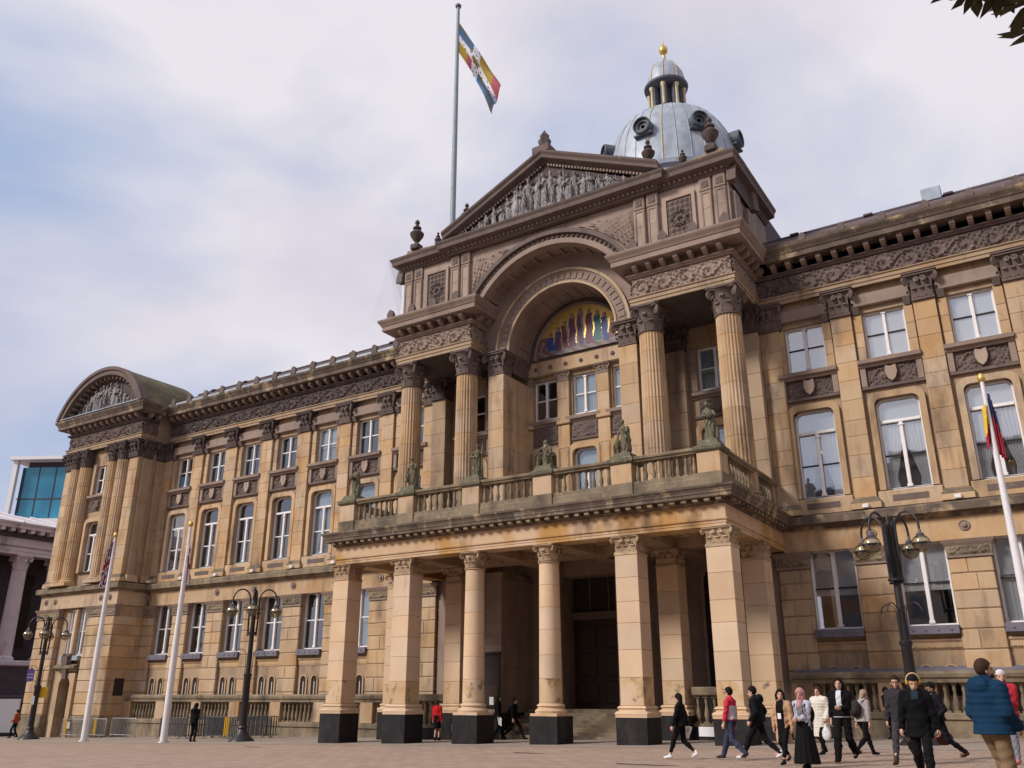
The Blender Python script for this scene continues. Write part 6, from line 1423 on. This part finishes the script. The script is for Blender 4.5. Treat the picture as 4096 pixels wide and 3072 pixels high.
        ob('shoe', np_mesh('shoe', [sh_.mesh()], [cmat(shoes, .5)], None, sc), t)
    # ---- top
    q = SD(lo, hi, h); th = .018 + puff; f = fat
    q.ell(up((0, 0, 1.29)), (.178 * f + th, .125 * f + th, .20), .05); q.ell(up((0, .0, 1.10)), (.155 * f + th, .112 * f + th, .19), .05); q.cap(up((-.13, 0, 1.415)), up((.13, 0, 1.415)), .055 + th * .5, .055 + th * .5, .05); q.cap(up((-.05, -.01, 1.45)), up((.05, -.01, 1.45)), .06, .06, .06)
    q.cap(up((0, -.015, 1.44)), up((0, -.005, 1.50)), .072 + puff * .4, .07 + puff * .4, .03)
    if hem < .9:
        q.cap(up((0, 0, 1.0)), Vector((0, (feet[0][1] + feet[1][1]) * .2, max(hem, .3))), .155 * f + th, .185 * f + th, .05, sq=(1, 1.22, 1))
    else: q.ell(up((0, 0, .98)), (.168 * f + th, .128 * f + th, .14), .04)
    for k, (sh, el, wr) in enumerate(arms): q.cap(sh, el, .062 + th * .7, .052 + th * .7, .03); q.cap(el, el.lerp(wr, .93), .052 + th * .7, .040 + th * .6, .02)
    if hood is not None and not hood_up: q.ell(up((0, -.13, 1.44)), (.15, .085, .11), .03)
    if puff > .015: q.fn(lambda F, X, Y, Z: F - .012 * np.abs(np.sin(Z * 42)) ** .6 * (Z < 1.45) - .003 * np.sin(X * 50 + Z * 9))
    else: q.fn(lambda F, X, Y, Z: F - .006 * np.sin(Z * 34 + X * 21 + 2 * np.sin(Y * 30 + Z * 11)) - .004 * np.sin(X * 47 - Z * 19))
    q.below(hem)
    ca, sa = math.cos(lean), math.sin(lean)
    def tcls(C):
        """colour zones in upright body space"""
        Y = C[:, 1] * ca - (C[:, 2] - hip - .02) * sa; Z = C[:, 1] * sa + (C[:, 2] - hip - .02) * ca + .95; A = np.full(len(C), 9.)
        for sh, el, wr in arms:
            for a, b_ in ((sh, el), (el, wr)):
                a_, bb = np.array(a), np.array(b_); ab = bb - a_; tt = np.clip(((C - a_) @ ab) / (ab @ ab), 0, 1); A = np.minimum(A, np.linalg.norm(C - a_ - tt[:, None] * ab, axis=1))
        return tfn(C[:, 0], Y, Z, A) if tfn else np.zeros(len(C))
    cols = [top] + ([top2] if top2 and not isinstance(top2, list) else top2 or [])
    ob('jacket', np_mesh('jacket', [q.mesh()], [cmat(c) for c in cols], tcls if tfn else None, sc), t)
    # ---- hair, hats, hoods
    hl = SD(hp_((0, -.02, 0)) - Vector((.24, .27, .42)), hp_((0, 0, .04)) + Vector((.24, .27, .22)), .0125)
    def L2(F, X, Y, Z):
        P = np.stack([X - hc.x, Y - hc.y, Z - hc.z], -1) @ np.array(mi).T; return P
    if hairstyle in ('short', 'long', 'bob', 'bangs', 'hijab', 'hood', 'crop'):
        g = .016 if hairstyle != 'crop' else .009
        if hairstyle in ('hijab', 'hood'): g = .026
        hl.ell(hp_((0, -.012, .080)), (.078 + g, .094 + g, .098 + g), .02)
        if hairstyle in ('long', 'bangs'):
            for s_ in (-1, 0, 1): hl.cap(hp_((s_ * .065, -.05, .05)), up((s_ * .10, -.075 + .04 * abs(s_), 1.28)), .055, .035, .04)
        if hairstyle == 'bob':
            for s_ in (-1, 0, 1): hl.cap(hp_((s_ * .07, -.045, .06)), hp_((s_ * .075, -.05, -.05)), .045, .035, .03)
        if hairstyle in ('hijab', 'hood'):
            hl.cap(hp_((0, -.05, .03)), up((0, -.04, 1.46)), .09, .095, .04)
            if hairstyle == 'hijab': hl.cap(hp_((0, .02, -.06)), up((0, .07, 1.36)), .085, .07, .04)
        # open the face
        F = hl.F; G = np.meshgrid(*hl.ax, indexing='ij'); P = L2(F, *G)
        zt = {'short': .10, 'long': .112, 'bob': .105, 'bangs': .080, 'hijab': .10, 'hood': .105, 'crop': .098}[hairstyle]
        wd = .072 if hairstyle in ('long', 'bangs', 'bob') else .066
        if hairstyle in ('short', 'crop'):
            lowcut = np.where(P[..., 1] > .01, .055, -.02); hl.F = np.maximum(hl.F, lowcut - P[..., 2]).astype(np.float32)
            cutm = np.maximum(np.maximum(.035 - P[..., 1], P[..., 2] - zt), np.abs(P[..., 0]) - .085)
        else: cutm = np.maximum(np.sqrt((P[..., 0] / wd) ** 2 + ((P[..., 2] - zt + .085) / .088) ** 2) - 1, .0 - P[..., 1]) * .05
        hl.F = np.maximum(hl.F, -cutm).astype(np.float32)
        if hairstyle in ('long', 'bangs', 'bob'): hl.F = np.maximum(hl.F, P[..., 1] - np.where(P[..., 2] > .06, .10, .045)).astype(np.float32)
        hcol = scarf if hairstyle == 'hijab' else (hood if hairstyle == 'hood' else hair)
        ob('headscarf' if hairstyle == 'hijab' else 'hood' if hairstyle == 'hood' else 'hair', np_mesh('hair', [hl.mesh()], [cmat(hcol, .7)], None, sc), t)
    if hat:
        ht = SD(hp_((0, 0, .1)) - Vector((.2, .2, .2)), hp_((0, 0, .1)) + Vector((.2, .2, .2)), .0125); ht.ell(hp_((0, -.01, .10)), (.094, .108, .095), .02); G = np.meshgrid(*ht.ax, indexing='ij'); P = L2(None, *G); ht.F = np.maximum(ht.F, .078 - P[..., 2] + .02 * (P[..., 1] < 0)).astype(np.float32)
        ht.cap(hp_((0, -.01, .085)) , hp_((0, -.01, .0851)), .0, .0, .001); ob('beanie', np_mesh('beanie', [ht.mesh()], [cmat(hat)], None, sc), t)
    if beard:
        bd = SD(hp_((0, .05, -.03)) - Vector((.12, .12, .12)), hp_((0, .05, -.03)) + Vector((.12, .12, .12)), .0105); bd.ell(hp_((0, .045, -.022)), (.058, .056, .050), .02); bd.ell(hp_((0, .105, .012)), (.05, .05, .034), .01, True); ob('beard', np_mesh('beard', [bd.mesh()], [cmat(hair, .9)], None, sc), t)
    if extra: extra(t, dict(J, up=up, head=hp_, legs=legs, arms=arms, sc=sc, lo=lo, hi=hi, h=h))
    rot = Matrix.Rotation(R(rz), 4, 'Z')
    def world(p): return Vector((x, y, z0)) + rot.to_3x3() @ (Vector(p) * sc)
    return dict(handL=world(J['handL']), handR=world(J['handR']), head=lambda p: world(hp_(p)), up=lambda p: world(up(p)), rz=R(rz), sc=sc)
WALK = dict(hip=.905, feet=((-.09, .34), (.09, -.36)), lift=(.01, .10)); WALK2 = dict(hip=.905, feet=((-.09, -.36), (.09, .34)), lift=(.10, .01))
BIG = dict(hip=.87, feet=((-.09, .42), (.09, -.46)), lift=(.01, .10)); BIG2 = dict(hip=.87, feet=((-.09, -.46), (.09, .42)), lift=(.10, .01))
SMALL = dict(hip=.925, feet=((-.09, .18), (.09, -.18)), lift=(0, .03))
BLK = (.012, .011, .013); DNM = (.045, .05, .085)
openf = lambda w: (lambda X, Y, Z, A: ((np.abs(X) < w) & (Y > .05) & (A > .07)).astype(float))
# --- right-hand crowd
w6 = person('young woman in black blazer and cropped leggings walking left with papers', 10.07, -12.0, 92, 1.58, **WALK, hands=((-.26, .16, .86), (.26, -.10, .85)), hairstyle='bangs', top=BLK, top2=(.6, .58, .6), tfn=lambda X, Y, Z, A: ((np.abs(X) < .05) & (Y > .08) & (Z > 1.15) & (A > .07)).astype(float), pants=BLK, cropped=True, shoes=(.75, .73, .74), hem=.86, head=(12, -8))
w7 = person('man in glasses and red and white jacket walking left in jeans', 11.35, -11.85, 84, 1.70, **WALK2, hands=((-.27, .10, .83), (.25, .02, .84)), hair=(.015, .012, .01), top=(.55, .035, .06), top2=(.60, .56, .60), tfn=lambda X, Y, Z, A: ((Z < 1.30) & (A > .075) & (Z > .98)).astype(float) * (np.abs(X) < .2), pants=DNM, shoes=(.03, .025, .025), hem=.92, legw=.012)
w8 = person('young man in black hooded jacket and white shoes striding beside the red jacket', 12.0, -11.75, 88, 1.75, **BIG, hands=((-.24, .12, .95), (.24, .02, .92)), top=(.014, .016, .024), pants=(.012, .013, .02), shoes=(.7, .68, .68), hood=BLK, hem=.88, puff=.012, lean=.10, head=(0, -12))
w9 = person('long-haired woman in open camel coat over black with a lanyard badge', 13.05, -13.3, 172, 1.60, **WALK, hands=((-.26, .06, .80), (.26, -.02, .80)), hairstyle='long', top=(.48, .29, .17), top2=BLK, tfn=openf(.095), pants=BLK, cropped=True, shoes=(.02, .018, .02), hem=.50, head=(28, 6))
w10 = person('woman in pink headscarf and pale grey jacket with clasped hands', 13.75, -14.2, 160, 1.57, hip=.93, feet=((-.08, .09), (.08, -.10)), hands=((-.04, .24, 1.07), (.05, .25, 1.06)), hairstyle='hijab', scarf=(.50, .24, .25), top=(.46, .47, .56), top2=(.20, .17, .18), tfn=lambda X, Y, Z, A: ((np.abs(X + .02) < .085) & (Y > .05) & (A > .075)).astype(float), pants=None, skirt=(.10, .30, BLK), shoes=BLK, hem=.60, head=(12, -4))
w11 = person('woman in long cream puffer coat with dark red hair', 12.85, -9.1, 158, 1.68, **SMALL, hands=((-.24, .10, .92), (.24, .08, .90)), hairstyle='long', hair=(.055, .022, .018), top=(.66, .60, .52), puff=.03, pants=BLK, shoes=BLK, hem=.45, head=(10, 2))
w12 = person('tall woman in black blazer and white top walking towards the viewer', 14.1, -12.15, 176, 1.84, **WALK2, hands=((-.06, .24, 1.12), (.25, .03, .82)), hairstyle='long', hair=(.022, .013, .011), top=BLK, top2=(.62, .62, .68), tfn=lambda X, Y, Z, A: (((np.abs(X) < .055) & (Y > .06) & (Z > 1.1) & (A > .07)) | ((Z < .955) & (A > .07))).astype(float), pants=BLK, shoes=BLK, hem=.90, legw=.02, head=(12, 2))
w13 = person('fair-haired person in pale grey jacket seen from behind with a dark rucksack', 14.0, -9.6, -38, 1.60, **WALK, lean=.18, hairstyle='bob', hair=(.34, .25, .17), top=(.36, .31, .30), pants=BLK, shoes=BLK, hem=.88, head=(-20, -20))
w14 = person('hooded figure in dark clothes leaning by the wall looking down', 12.75, 1.15, 150, 1.74, **SMALL, hands=((-.05, .22, 1.05), (.06, .22, 1.05)), hairstyle='hood', hood=(.022, .018, .022), top=(.035, .028, .032), pants=BLK, shoes=BLK, head=(30, -28), lean=.10)
w15 = person('man with glasses in long dark coat half hidden behind the headphone wearer', 15.45, -12.75, 172, 1.83, **WALK2, hair=(.03, .018, .012), beard=True, top=(.035, .03, .036), pants=(.05, .045, .05), shoes=(.06, .03, .02), hem=.62, head=(14, 0))
w16 = person('young man in black coat with yellow headphones looking down as he walks', 16.48, -17.1, 186, 1.75, **WALK, hands=((-.30, .02, .80), (.30, .04, .80)), hair=(.016, .014, .018), hairstyle='short', top=(.009, .009, .011), top2=(.018, .032, .042), tfn=lambda X, Y, Z, A: ((np.abs(X) < .05) & (Y > .05) & (Z > 1.34) & (A > .07)).astype(float), pants=BLK, shoes=BLK, hem=.70, puff=.01, head=(8, -24), legw=.012)
w17 = person('bearded man in dark suit and white shirt striding left with a brown bag', 15.95, -10.9, 118, 1.74, **BIG2, hands=((-.25, .12, .98), (.30, -.16, .84)), hair=(.014, .011, .011), beard=True, skin='skin_brown', top=(.020, .017, .026), top2=(.62, .56, .66), tfn=lambda X, Y, Z, A: ((np.abs(X) < .05) & (Y > .06) & (Z > 1.02) & (A > .07)).astype(float), pants=(.018, .017, .024), shoes=(.06, .028, .018), hem=.84, lean=.06, head=(0, -16))
w18 = person('man in blue quilted jacket and khaki trousers seen from behind', 17.95, -21.0, -38, 1.79, **SMALL, hands=((-.20, .20, 1.0), (.20, .18, .96)), hair=(.05, .026, .017), hairstyle='short', top=(.007, .033, .075), puff=.034, hood=BLK, pants=(.21, .14, .08), shoes=(.06, .04, .03), hem=.86, legw=.028, fat=1.10, head=(-26, 4), beard=True)
w19 = person('bearded man in red jacket and white beanie facing the viewer', 17.45, -11.7, 168, 1.88, **SMALL, hands=((-.06, .24, 1.12), (.07, .25, 1.10)), hair=(.03, .018, .014), beard=True, hairstyle='crop', hat=(.62, .58, .60), top=(.42, .03, .045), puff=.012, pants=(.20, .20, .24), shoes=(.6, .2, .22), hem=.86, head=(24, 0))
w20 = person('person in black jacket cut off by the right edge of the picture', 18.35, -11.0, 160, 1.78, **SMALL, hands=((-.05, .25, 1.35), (.1, .22, 1.3)), hair=(.015, .012, .011), top=BLK, pants=BLK, shoes=BLK, puff=.012)
# --- by the portico and at the left
w3 = person('woman in short red coat and black skirt standing with her back turned', -5.45, -1.75, 8, 1.66, hands=((-.22, .02, .84), (.22, .02, .84)), hairstyle='bob', hair=(.03, .02, .016), top=(.50, .018, .022), hem=.80, pants=None, skirt=(.52, .185, BLK), shoes=BLK, lowres=True)
w4 = person('man in dark suit holding white papers beside the steps', -2.75, -1.0, -62, 1.82, **SMALL, hands=((-.24, .02, .84), (.27, .08, .84)), hair=(.03, .02, .015), top=(.018, .015, .018), pants=BLK, shoes=BLK, hem=.84, head=(40, 8), lowres=True)
w5 = person('person in black with a rucksack striding right towards the steps', -2.2, -.55, -82, 1.74, **BIG, hands=((-.24, .05, .86), (.24, .05, .86)), hair=(.02, .015, .012), top=BLK, pants=BLK, shoes=BLK, hem=.86, head=(30, 0), lowres=True)
w1 = person('man in black standing alone before the dark barriers, head bent', -18.4, -4.3, 20, 1.76, hands=((-.06, .22, 1.08), (.08, .22, 1.08)), hair=BLK, hairstyle='hood', hood=(.016, .014, .016), top=(.016, .014, .016), pants=BLK, shoes=BLK, hem=.84, head=(0, -22), puff=.012, lowres=True)
w2 = person('passer-by in orange top and black trousers at the left edge', -40.2, -.9, 120, 1.72, **SMALL, hands=((-.2, .2, 1.0), (.25, .1, .95)), hair=(.03, .02, .015), top=(.36, .09, .04), pants=BLK, shoes=BLK, lowres=True)
# --- carried things
def sheet(name, p, rz, w, h, tilt, label, cat='papers'):
    o = part(name, MB().box(-w / 2, w / 2, -.004, .004, -h * .7, h * .3), 'paper', None, loc=p, rot=(tilt, .25, rz)); return tag(o, label, cat)
sheet('papers', w6['handR'], R(60), .22, .30, .3, 'white papers in the hand of the woman walking left')
sheet('papers', w4['handR'], R(-20), .30, .34, .2, 'white papers held by the dark-suited man near the steps')
o = part('badge', MB().cbox(-.04, .04, -.006, .006, -.06, .06, .003), 'paper', None, loc=w9['up']((0, .165, 1.13)), rz=R(172)); tag(o, 'white badge on the lanyard of the woman in the camel coat', 'badge')
def sd_thing(name, label, cat, loc, rz, build, col, strap=None, rough=.7):
    t = thing(name, label, cat, loc, rz); s_ = SD((-.35, -.3, -.35), (.35, .3, .35), .012); build(s_); ob('bag_body', np_mesh('bag_body', [s_.mesh()], [cmat(col, rough)]), t)
    if strap: 
        m = MB()
        for path in strap: m.tube(path, .012, 6)
        ob('strap', m.mesh('strap', cmat(col, rough), 60), t)
    return t
hb = w17['handR']
sd_thing('leather_bag', 'brown leather bag swinging from the suited man\'s hand', 'bag', (hb.x, hb.y, hb.z - .30), R(118), lambda s_: s_.ell((0, 0, 0), (.09, .21, .16), .02), (.085, .035, .025), [[(0, -.12, .13), (0, -.09, .27), (0, .09, .27), (0, .12, .13)]], .5)
u = w13['up']((0, -.22, 1.2))
sd_thing('rucksack', 'dark rucksack on the back of the fair-haired person', 'rucksack', u, R(-38), lambda s_: (s_.ell((0, -.02, 0), (.16, .12, .22), .02), s_.ell((0, -.1, -.06), (.12, .08, .1), .03)), (.03, .022, .025), [[(-.11, .08, .16), (-.13, .2, .22), (-.13, .3, .12), (-.12, .2, -.1)], [(.11, .08, .16), (.13, .2, .22), (.13, .3, .12), (.12, .2, -.1)]])
u = w5['up']((0, -.21, 1.2)); sd_thing('rucksack', 'black rucksack on the person striding to the steps', 'rucksack', u, R(-82), lambda s_: s_.ell((0, 0, 0), (.15, .11, .22), .02), (.015, .014, .016))
hb = w11['handL']; sd_thing('carrier_bag', 'white plastic carrier bag held by the woman in the cream coat', 'bag', (hb.x, hb.y - .02, hb.z - .26), R(158), lambda s_: (s_.ell((0, 0, -.05), (.13, .07, .16), .03), s_.cap((0, 0, .05), (0, 0, .2), .06, .02, .05)), (.62, .62, .62), None, .4)
u = w10['up']((0, -.22, 1.18)); sd_thing('rucksack', 'black rucksack on the woman with the pink headscarf', 'rucksack', u, R(160), lambda s_: (s_.ell((0, 0, 0), (.15, .10, .20), .02),), BLK, [[(.12, .06, .17), (.13, .21, .24), (.12, .36, .12), (.13, .32, -.02), (.15, .16, -.12)], [(-.12, .06, .17), (-.13, .21, .24), (-.12, .36, .12), (-.13, .32, -.02), (-.15, .16, -.12)]])
def headphones(W_, label):
    hd = W_['head']; t = thing('headphones', label, 'headphones', hd((0, 0, .1)), 0); base = Vector(t.location)
    m = MB(); m.tube([hd((.105 * math.cos(a), -.01, .075 + .125 * math.sin(a))) - base for a in [math.pi * i / 14 for i in range(15)]], .014, 8); part('band', m, cmat((.62, .45, .22), .5), t, 60)
    for s_ in (-1, 1): m = MB(); m.tube([hd((s_ * .085, -.01, .04)) - base, hd((s_ * .118, -.01, .04)) - base], .042, 14); part('ear_cup', m, cmat((.62, .36, .06), .5), t, 40)
headphones(w16, 'yellow over-ear headphones on the young man in black')
def specs(W_, label):
    hd = W_['head']; t = thing('glasses', label, 'glasses', hd((0, .1, .045)), 0); base = Vector(t.location)
    for s_ in (-1, 1):
        m = MB(); m.tube([hd((s_ * .034 + .026 * math.cos(a), .112, .045 + .02 * math.sin(a))) - base for a in [2 * math.pi * i / 12 for i in range(13)]], .004, 6); part('rim', m, 'eye', t, 60)
        m = MB(); m.tube([hd((s_ * .06, .108, .05)) - base, hd((s_ * .084, .0, .05)) - base], .004, 6); part('temple', m, 'eye', t, 60)
    m = MB(); m.tube([hd((-.01, .116, .048)) - base, hd((.01, .116, .048)) - base], .004, 6); part('bridge', m, 'eye', t, 60)
specs(w7, 'dark glasses worn by the man in the red and white jacket'); specs(w15, 'dark glasses on the man behind the headphone wearer')
# ================================================================ stone figures
def stone_figure(kind):
    s_ = SD((-.5, -.45, 0), (.5, .45, 1.75), .017); rg = random.Random(kind)
    s_.ell((0, 0, .03), (.26, .22, .07), .02)
    if kind % 4 == 3:       # crouching group
        s_.cap((0, -.05, .15), (.02, .0, .75), .2, .17, .06); s_.ell((.03, .04, .98), (.085, .1, .11), .03); s_.cap((-.15, .02, .75), (-.28, .2, .5), .07, .05, .04); s_.cap((.17, .02, .75), (.22, .26, .6), .07, .05, .04); s_.cap((-.08, .08, .3), (-.18, .3, .38), .1, .08, .04); s_.cap((-.18, .3, .38), (-.16, .26, .06), .07, .05, .04); s_.ell((.28, .12, .25), (.1, .14, .22), .04)
    else:
        lean_ = rg.uniform(-.06, .06)
        s_.cap((-.07, .03, .05), (-.06, .0, .8), .12, .13, .05); s_.cap((.08, -.02, .05), (.06, .0, .8), .12, .13, .05); s_.ell((lean_ * .5, 0, .98), (.16, .12, .22), .06); s_.ell((lean_, 0, 1.18), (.18, .12, .15), .05); s_.cap((lean_, 0, 1.28), (lean_, .02, 1.42), .06, .05, .03); s_.ell((lean_, .03, 1.50), (.085, .1, .115), .02)
        if kind % 4 == 0: s_.cap((-.17, 0, 1.22), (-.24, .14, .98), .06, .05, .03); s_.cap((-.24, .14, .98), (-.05, .26, 1.08), .05, .04, .03); s_.cap((.17, 0, 1.22), (.28, .05, .95), .06, .05, .03); s_.cap((.28, .05, .95), (.24, .16, .75), .05, .04, .03); s_.ell((.26, .16, .5), (.1, .1, .26), .04)
        elif kind % 4 == 1: s_.cap((-.17, 0, 1.22), (-.32, .06, 1.1), .06, .05, .03); s_.cap((-.32, .06, 1.1), (-.28, .12, 1.4), .05, .04, .03); s_.cap((.17, 0, 1.22), (.25, .1, .98), .06, .05, .03); s_.cap((.25, .1, .98), (.05, .2, .95), .05, .04, .03); s_.cap((-.28, .12, .1), (-.28, .12, 1.65), .03, .025, .02)
        else: s_.cap((-.17, 0, 1.22), (-.22, .16, 1.0), .06, .05, .03); s_.cap((.17, 0, 1.22), (.22, .16, 1.0), .06, .05, .03); s_.cap((-.22, .16, 1.0), (0, .25, 1.05), .05, .04, .03); s_.cap((.22, .16, 1.0), (0, .25, 1.02), .05, .04, .03); s_.ell((0, .26, 1.02), (.14, .08, .14), .04); s_.ell((-.26, -.02, .3), (.09, .1, .28), .04)
        s_.cap((-.12, -.1, 1.2), (-.16, -.12, .2), .09, .12, .06)
    s_.fn(lambda F, X, Y, Z: F - .016 * np.sin(X * 44 + 5 * np.sin(Z * 5 + kind)) * np.clip((1.05 - Z) * 3, 0, 1) * np.clip(Z * 6, 0, 1) - .005 * np.sin(Y * 40 + X * 12 + Z * 9 + kind))
    return s_.mesh()
FIGM = {}
def fig_mesh(k, mat):
    if k not in FIGM: FIGM[k] = stone_figure(k)
    return cached(('fig', k, mat), lambda: np_mesh('stone_figure', [FIGM[k]], [mat]))
LABS = ['mossy stone figure on the left corner pedestal of the balcony', 'mossy stone figure second from the left on the balcony', 'mossy stone figure third from the left on the balcony, against a fluted column', 'mossy crouching stone group left of the middle of the balcony', 'mossy stone figure right of the middle of the balcony', 'mossy stone figure on the right corner pedestal of the balcony']
for i, x in enumerate(PEDX):
    o = ob('statue', fig_mesh((2, 0, 1, 3, 0, 2)[i], 'stone_mossy'), None, (x, -4.28, 10.42), R(180 + (-12, 10, 25, 0, -10, 15)[i]), sc=(.9, .88, .93, 1.05, .9, .96)[i]); tag(o, LABS[i], 'statue', 'stone figures along the balcony balustrade')
pmat('stone_figure', (.26, .235, .235), .9, noise=(4, .8, (.12, .11, .115)), bump=(16, .4), stain=[(2, (.5, .46, .45), .52, .7, 1, .8)])
rg = random.Random(5)
for k in range(23):
    x = -4.9 + 9.8 * k / 22; room = (28.10 - .62 - 24.76) * (1 - abs(x) / 5.6) - .12
    s_ = max(.28, min(1.45, room / 1.62)); 
    kd = k % 3 if room > .9 else 3
    if room < .9: s_ = max(.3, room / 1.05)
    ob('carved_figure', fig_mesh(kd, 'stone_figure'), pdm, (x, -1.10 + rg.uniform(-.05, .05), 24.76), R(180 + rg.uniform(-40, 40)), sc=(min(s_, 1.0) * rg.uniform(.95, 1.2), s_ * .8, s_ * rg.uniform(.86, 1.0)))
for k in range(15):
    u = -1 + 2 * k / 14; x = PAV_TYMP[0] + u * 3.1; room = 2.35 * (1 - u * u * .8) - .2
    s_ = max(.3, min(1.3, room / 1.62)); ob('carved_figure', fig_mesh(k % 4, 'stone_figure'), CH, (x, PAV_TYMP[1], PAV_TYMP[2]), R(180 + rg.uniform(-40, 40)), sc=(min(1, s_) * 1.05, s_ * .8, s_ * (1 if k % 4 < 3 else 1.4)))
# ================================================================ added unseen blocks that cut low sky light, also mirrored in the window glass
def block_building(x, y, w, d, h, rz, mat, label):
    t = thing('added_building', label, 'building', (x, y, zg(x)), rz)
    part('wall', MB().box(-w / 2, w / 2, -d / 2, d / 2, -3, h), mat, t); part('cornice', MB().cbox(-w / 2 - .5, w / 2 + .5, -d / 2 - .5, d / 2 + .5, h, h + .9, .1), 'stone_far', t)
    part('roof', MB().box(-w / 2 + 1, w / 2 - 1, -d / 2 + 1, d / 2 - 1, h + .9, h + 2.6), 'slate', t)
    n = int(w / 3.4); fl = int(h / 4.0)
    me = cached('farwin', lambda: MB().cbox(-.75, .75, 0, .12, 0, 2.3, .03).mesh('window', 'lead_dark'))
    for k in range(fl):
        for i in range(n): ob('window', me, t, (-w / 2 + (i + .5) * w / n, d / 2, 1.2 + k * 4.0))
block_building(-32, -80, 62, 18, 24, .06, 'brick_far', 'long red brick block added behind the viewer to cut low sky light')
block_building(32, -78, 60, 18, 26, -.04, 'stone_far', 'pale stone block added behind the viewer to cut low sky light')
block_building(64, -38, 60, 18, 25, R(90), 'stone_far', 'stone block added out of view at the right to cut low sky light')
